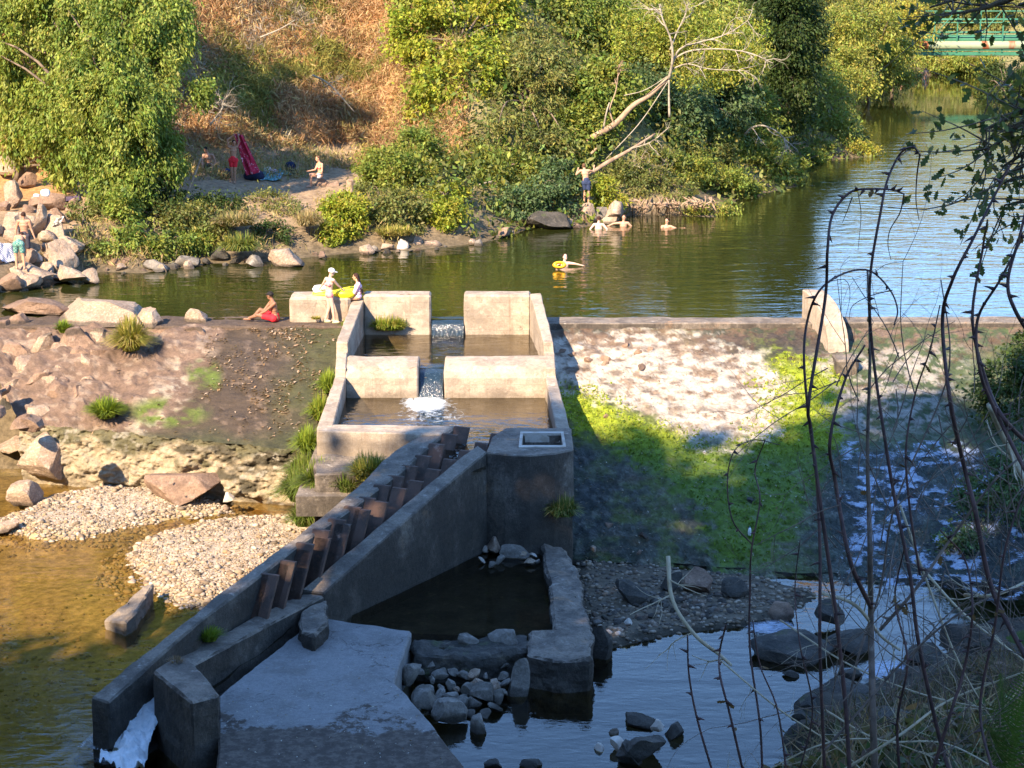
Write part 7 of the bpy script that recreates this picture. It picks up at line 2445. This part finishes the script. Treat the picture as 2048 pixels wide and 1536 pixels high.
cane([(1575, 1560), (1555, 1420), (1520, 1330), (1505, 1240)], .0034, .002, Y=4.6, label='thin cane between the slim canes over the lower pool', seed=14, nth=6)
cane([(1505, 1090), (1465, 1040), (1455, 960), (1470, 900), (1510, 880), (1560, 890)], .0026, .0013, Y=4.8, label='thin looping cane drawn over the bright moss', seed=15, nth=6)
cane([(1840, 1150), (1820, 1020), (1812, 900), (1830, 790), (1860, 700), (1880, 610)], .004, .0018, Y=4.4, label='slender cane between the stout stem and the reddish cane', seed=16, nth=10)
cane([(1690, 1480), (1712, 1330), (1760, 1180), (1790, 1010), (1880, 800), (1900, 700), (1882, 560)], .0045, .002, Y=4.9, label='slender cane slanting behind the stout stem', seed=17, nth=10, mat='grey_cane')
cane([(1990, 1560), (1960, 1420), (1990, 1250), (2010, 1100), (2048, 980)], .005, .003, Y=4.2, label='dark cane rising through the fern at the right', seed=18, nth=8)
cane([(1650, 1500), (1720, 1420), (1800, 1330), (1900, 1240), (1990, 1190), (2060, 1170)], .0045, .0025, Y=4.4, label='low cane crossing the thicket towards the right edge', seed=19, nth=8, mat='grey_cane')
cane([(1860, 1560), (1900, 1430), (1930, 1330), (1945, 1220), (1930, 1120), (1880, 1060)], .006, .002, Y=4.3, label='reddish cane curling left above the fern', seed=20, nth=10)
cane([(1600, 1540), (1625, 1420), (1600, 1290), (1590, 1180), (1600, 1080)], .003, .0016, Y=4.7, label='thin upright cane before the rock island', seed=21, nth=7)
cane([(1800, 1560), (1795, 1440), (1815, 1320), (1790, 1200), (1810, 1090)], .005, .002, Y=4.5, label='knotty cane right beside the stout stem', seed=22, nth=9)
# loose grey sticks and dry stems
ST = [([(1336, 1112), (1345, 1200), (1390, 1270), (1440, 1310), (1462, 1330)], .009, 'bent grey stick hanging over the cobbles'),
      ([(1640, 1185), (1710, 1210), (1760, 1270), (1800, 1300)], .008, 'lichen covered stick across the thicket'),
      ([(1440, 1320), (1560, 1420), (1680, 1500), (1780, 1600)], .004, 'long straw stalk sloping over the lower pool'),
      ([(1650, 1420), (1760, 1480), (1900, 1490), (2060, 1580)], .005, 'straw stalk lying low over the near bank'),
      ([(1680, 1545), (1800, 1470), (1900, 1400), (2060, 1340)], .006, 'straw stalk rising to the right edge'),
      ([(1800, 1010), (1860, 1180), (1920, 1330), (1990, 1450)], .005, 'dry straight stalk between the canes'),
      ([(1830, 1120), (1930, 1230), (2060, 1330)], .006, 'dry stalk slanting down to the right edge'),
      ([(1930, 1190), (1990, 1190), (2060, 1160)], .008, 'pale knobbly twig at the right edge'),
      ([(1980, 810), (2010, 880), (2040, 940), (2070, 1000)], .014, 'stout pale dead stem leaning at the right edge'),
      ([(1560, 1240), (1700, 1330), (1850, 1390), (1990, 1420)], .004, 'thin straw crossing in front of the rock island'),
      ([(1500, 1560), (1640, 1490), (1760, 1480), (1880, 1520)], .004, 'bent straw at the bottom edge')]
for k, (pts, ra, lb) in enumerate(ST):
    r = np.random.default_rng(800 + k)
    c = spline([Q(x, y, 4.6 + .12 * (k % 4) + r.normal() * .06) for x, y in pts], 24)
    m = MB().tube(c, [ra * .7, ra * .45], 6)
    for q in range(4):
        i = r.integers(3, 22)
        twigs(m, c[i], unit(r.normal(size=3)), .12, ra * .25, 1, r)
    obj('dry_stalk' if k > 1 else 'loose_stick', m, 'straw', None, lb, 'stalk', 'dry stalks on the near bank')
# fine tangle of thin twigs in the thicket
r = np.random.default_rng(44)
m = MB()
for k in range(170):
    x, y = r.uniform(1640, 2060), r.uniform(700, 1540)
    if y < 1000 and r.random() < .5:
        continue
    twigs(m, Q(x, y, r.uniform(4.2, 5.2)), unit(np.array([r.normal() * .6, r.normal() * .3, 1 if r.random() < .6 else -.4])), r.uniform(.10, .42), .0018, 2, r, .6, 2)
obj('twig_tangle', m, 'grey_cane', kind='stuff', label='tangle of fine bare twigs through the foreground thicket', cat='twigs')

# fern at the lower right
def fern(label, root, tips, seed, wid=.055):
    r = np.random.default_rng(seed)
    t = thing('fern', label, 'fern', root)
    for tip in tips:
        c = spline([root, (root + tip) / 2 + np.array([0, 0, .06]), tip], 34)
        V, F = [], []
        for i in range(3, 34):
            d = unit(c[i] - c[i - 1])
            s_ = unit(np.cross(d, np.array([0, -.6, 1.0])))
            wl = wid * math.sin(math.pi * min(1, i / 34 * .92 + .08)) ** .8
            for sg in (-1, 1):
                a = c[i]
                for q in range(5):
                    f0, f1 = q / 5, (q + 1) / 5
                    o = s_ * sg * wl
                    tk_ = d * .012 * (1 - f0 * .8)
                    b0 = a + o * f0 + d * wl * .35 * f0
                    b1 = a + o * f1 + d * wl * .35 * f1
                    n0 = len(V)
                    V += [b0 - tk_ * .5, b1 - tk_ * .15, b1 + tk_ * .1, b0 + tk_ * .5]
                    F.append((n0, n0 + 1, n0 + 2, n0 + 3))
        col = np.array((.055, .10, .022)) * r.uniform(.8, 1.3)
        obj('frond', arrmesh('frond', V, F, np.tile(col, (len(V), 1)) * np.random.default_rng(seed).uniform(.8, 1.2, (len(V), 1))), 'leaves', t)
    return t
fern('green bracken fern with several fronds at the lower right corner', Q(2010, 1620, 4.6), [Q(1960, 1380, 4.4), Q(2000, 1350, 4.5), Q(2045, 1400, 4.3), Q(2070, 1330, 4.5), Q(1975, 1450, 4.3), Q(2030, 1460, 4.2), Q(1990, 1500, 4.2)], 3)
fern('small bracken fern higher at the right edge', Q(2120, 1380, 4.5), [Q(2015, 1275, 4.6), Q(2050, 1290, 4.5)], 4, .035)
# dry brush on the far side of the near bank, by the pool
r = np.random.default_rng(145)
xs, ys = r.uniform(1590, 2060, 2600), r.uniform(1270, 1520, 2600)
ok = ys > 1430 - (xs - 1590) * .40
pp_ = np.array([P(x, y, -3.0) for x, y in zip(xs[ok], ys[ok])])
pp_[:, 2] = ground_z(pp_[:, 0], pp_[:, 1]) + .12
C = np.repeat(pp_, 3, 0) + r.normal(size=(len(pp_) * 3, 3)) * np.array([.12, .12, .08])
V, F, c = leafcloud(C, .55, .022, -.5, None, ((.22, .16, .10), (.16, .11, .075), (.30, .24, .16), (.09, .08, .05), (.08, .10, .04)), r=r)
obj('dry_brush', arrmesh('dry_brush', V, F, c), 'dry_leaves', kind='stuff', label='dry brown brush on the shaded right shore of the lower pool', cat='brush')
# low growth on the near bank
r = np.random.default_rng(45)
xs, ys = r.uniform(.55, 2.4, 5200), r.uniform(4.6, 6.6, 5200)
B = np.stack([xs, ys, ground_z(xs, ys)], -1)
C = np.concatenate([B + r.normal(size=B.shape) * np.array([.04, .04, .02]) + np.array([0, 0, .03 + .05 * q]) for q in range(2)])
V, F, c = leafcloud(C, .06, .03, 0, None, ((.07, .10, .03), (.10, .12, .04), (.14, .10, .06), (.20, .15, .09), (.05, .08, .025)), r=r)
obj('ground_cover', arrmesh('ground_cover', V, F, c), 'leaves', kind='stuff', label='low weeds and leaf litter on the near bank', cat='ground cover')
xs, ys = r.uniform(.6, 2.4, 2200), r.uniform(4.6, 6.4, 2200)
B = np.stack([xs, ys, ground_z(xs, ys) + .06], -1)
V, F, c = leafcloud(B, .30, .006, -.7, None, ((.40, .33, .22), (.30, .24, .15), (.22, .16, .10)), r=r)
obj('dead_grass', arrmesh('dead_grass', V, F, c), 'dry_leaves', kind='stuff', label='dead grass stems standing on the near bank', cat='grass')

# shrub on the right weir end
tree('shrub', 'blue green bramble bush growing over the right end of the weir', 'shrub', [pxell(1990, 1010, 70, 60, 45.5), (pxell(2060, 960, 80, 80, 46)), pxell(1920, 1090, 46, 26, 44)], 90, .28, 70, .14, .09, 'blue', trunk_r=.03, limbs=10, droop=.3, lseed=91)
tree('shrub', 'dark bramble bush behind the foreground thicket at the right edge', 'shrub', [pxell(2010, 790, 60, 70, 49), pxell(2070, 700, 60, 60, 51)], 60, .3, 70, .15, .09, 'dark', trunk_r=.03, limbs=10, droop=.3, lseed=92)

# ------------------------------------------------------------------ oak branches hanging in from the upper right
def oak(label, paths, nleaf, seed, Y=11.0, L=.075, spread=.28):
    r = np.random.default_rng(seed)
    t = thing('oak_branch', label, 'branch', Q(*paths[0][0], Y), 'oak branches hanging over the viewer')
    wood, lv = MB(), MB()
    pal = np.array([(.07, .10, .03), (.10, .13, .035), (.05, .08, .022), (.16, .16, .04), (.06, .085, .04)])
    for pts in paths:
        c = spline([Q(x, y, Y + .15 * k) for k, (x, y) in enumerate(pts)], 24)
        wood.tube(c, [.022, .006], 6)
        for q in range(nleaf // len(paths) // 7):
            i = r.integers(6, 24)
            tip = c[i] + r.normal(size=3) * np.array([spread, spread, spread])
            wood.tube(spline([c[i], (c[i] + tip) / 2 + r.normal(size=3) * .04, tip], 6), [.006, .002], 4, cap=False)
            for z in range(7):
                f = r.uniform(.35, 1.05)
                b = c[i] + (tip - c[i]) * f + r.normal(size=3) * .03
                oak_leaf(lv, b, unit(r.normal(size=3) + np.array([0, 0, -.7])), unit(r.normal(size=3) + np.array([0, -.5, .6])), L * r.uniform(.7, 1.2), pal[r.integers(0, 5)] * r.uniform(.7, 1.3))
    obj('twigs', wood, 'bark', t)
    obj('foliage', lv.mesh('foliage', False), 'leaves', t)
oak('oak branch with dark leaves across the top right corner', [[(2120, -40), (2040, -10), (1990, 10), (1930, 8)], [(2120, -60), (2000, -30), (1920, -5), (1860, 15)], [(2080, -30), (2010, 0), (1960, 18), (1890, 30)], [(2120, -10), (2070, 0), (2040, 10)]], 240, 1)
oak('oak branch hanging down the right edge over the far water', [[(2140, 190), (2060, 215), (2010, 240), (1960, 262)], [(2140, 180), (2050, 240), (1990, 290), (1960, 300)], [(2140, 260), (2060, 300), (2010, 330)], [(2140, 250), (2080, 235), (2030, 225)], [(2120, 300), (2050, 330), (1990, 360)]], 420, 2)
oak('thin oak spray low at the right edge above the thorny canes', [[(2140, 340), (2060, 350), (1990, 370)], [(2140, 400), (2070, 400), (2010, 410)], [(2140, 440), (2060, 430)]], 150, 3, L=.065)
0 and oak('bare leaf tipped twig trailing in front of the green bridge', [[(1960, -20), (1950, 60), (1930, 90), (1930, 140)], [(1965, 20), (1950, 90), (1900, 115)], [(1990, -10), (1985, 40), (1975, 60)]], 70, 4, L=.06, spread=.12)
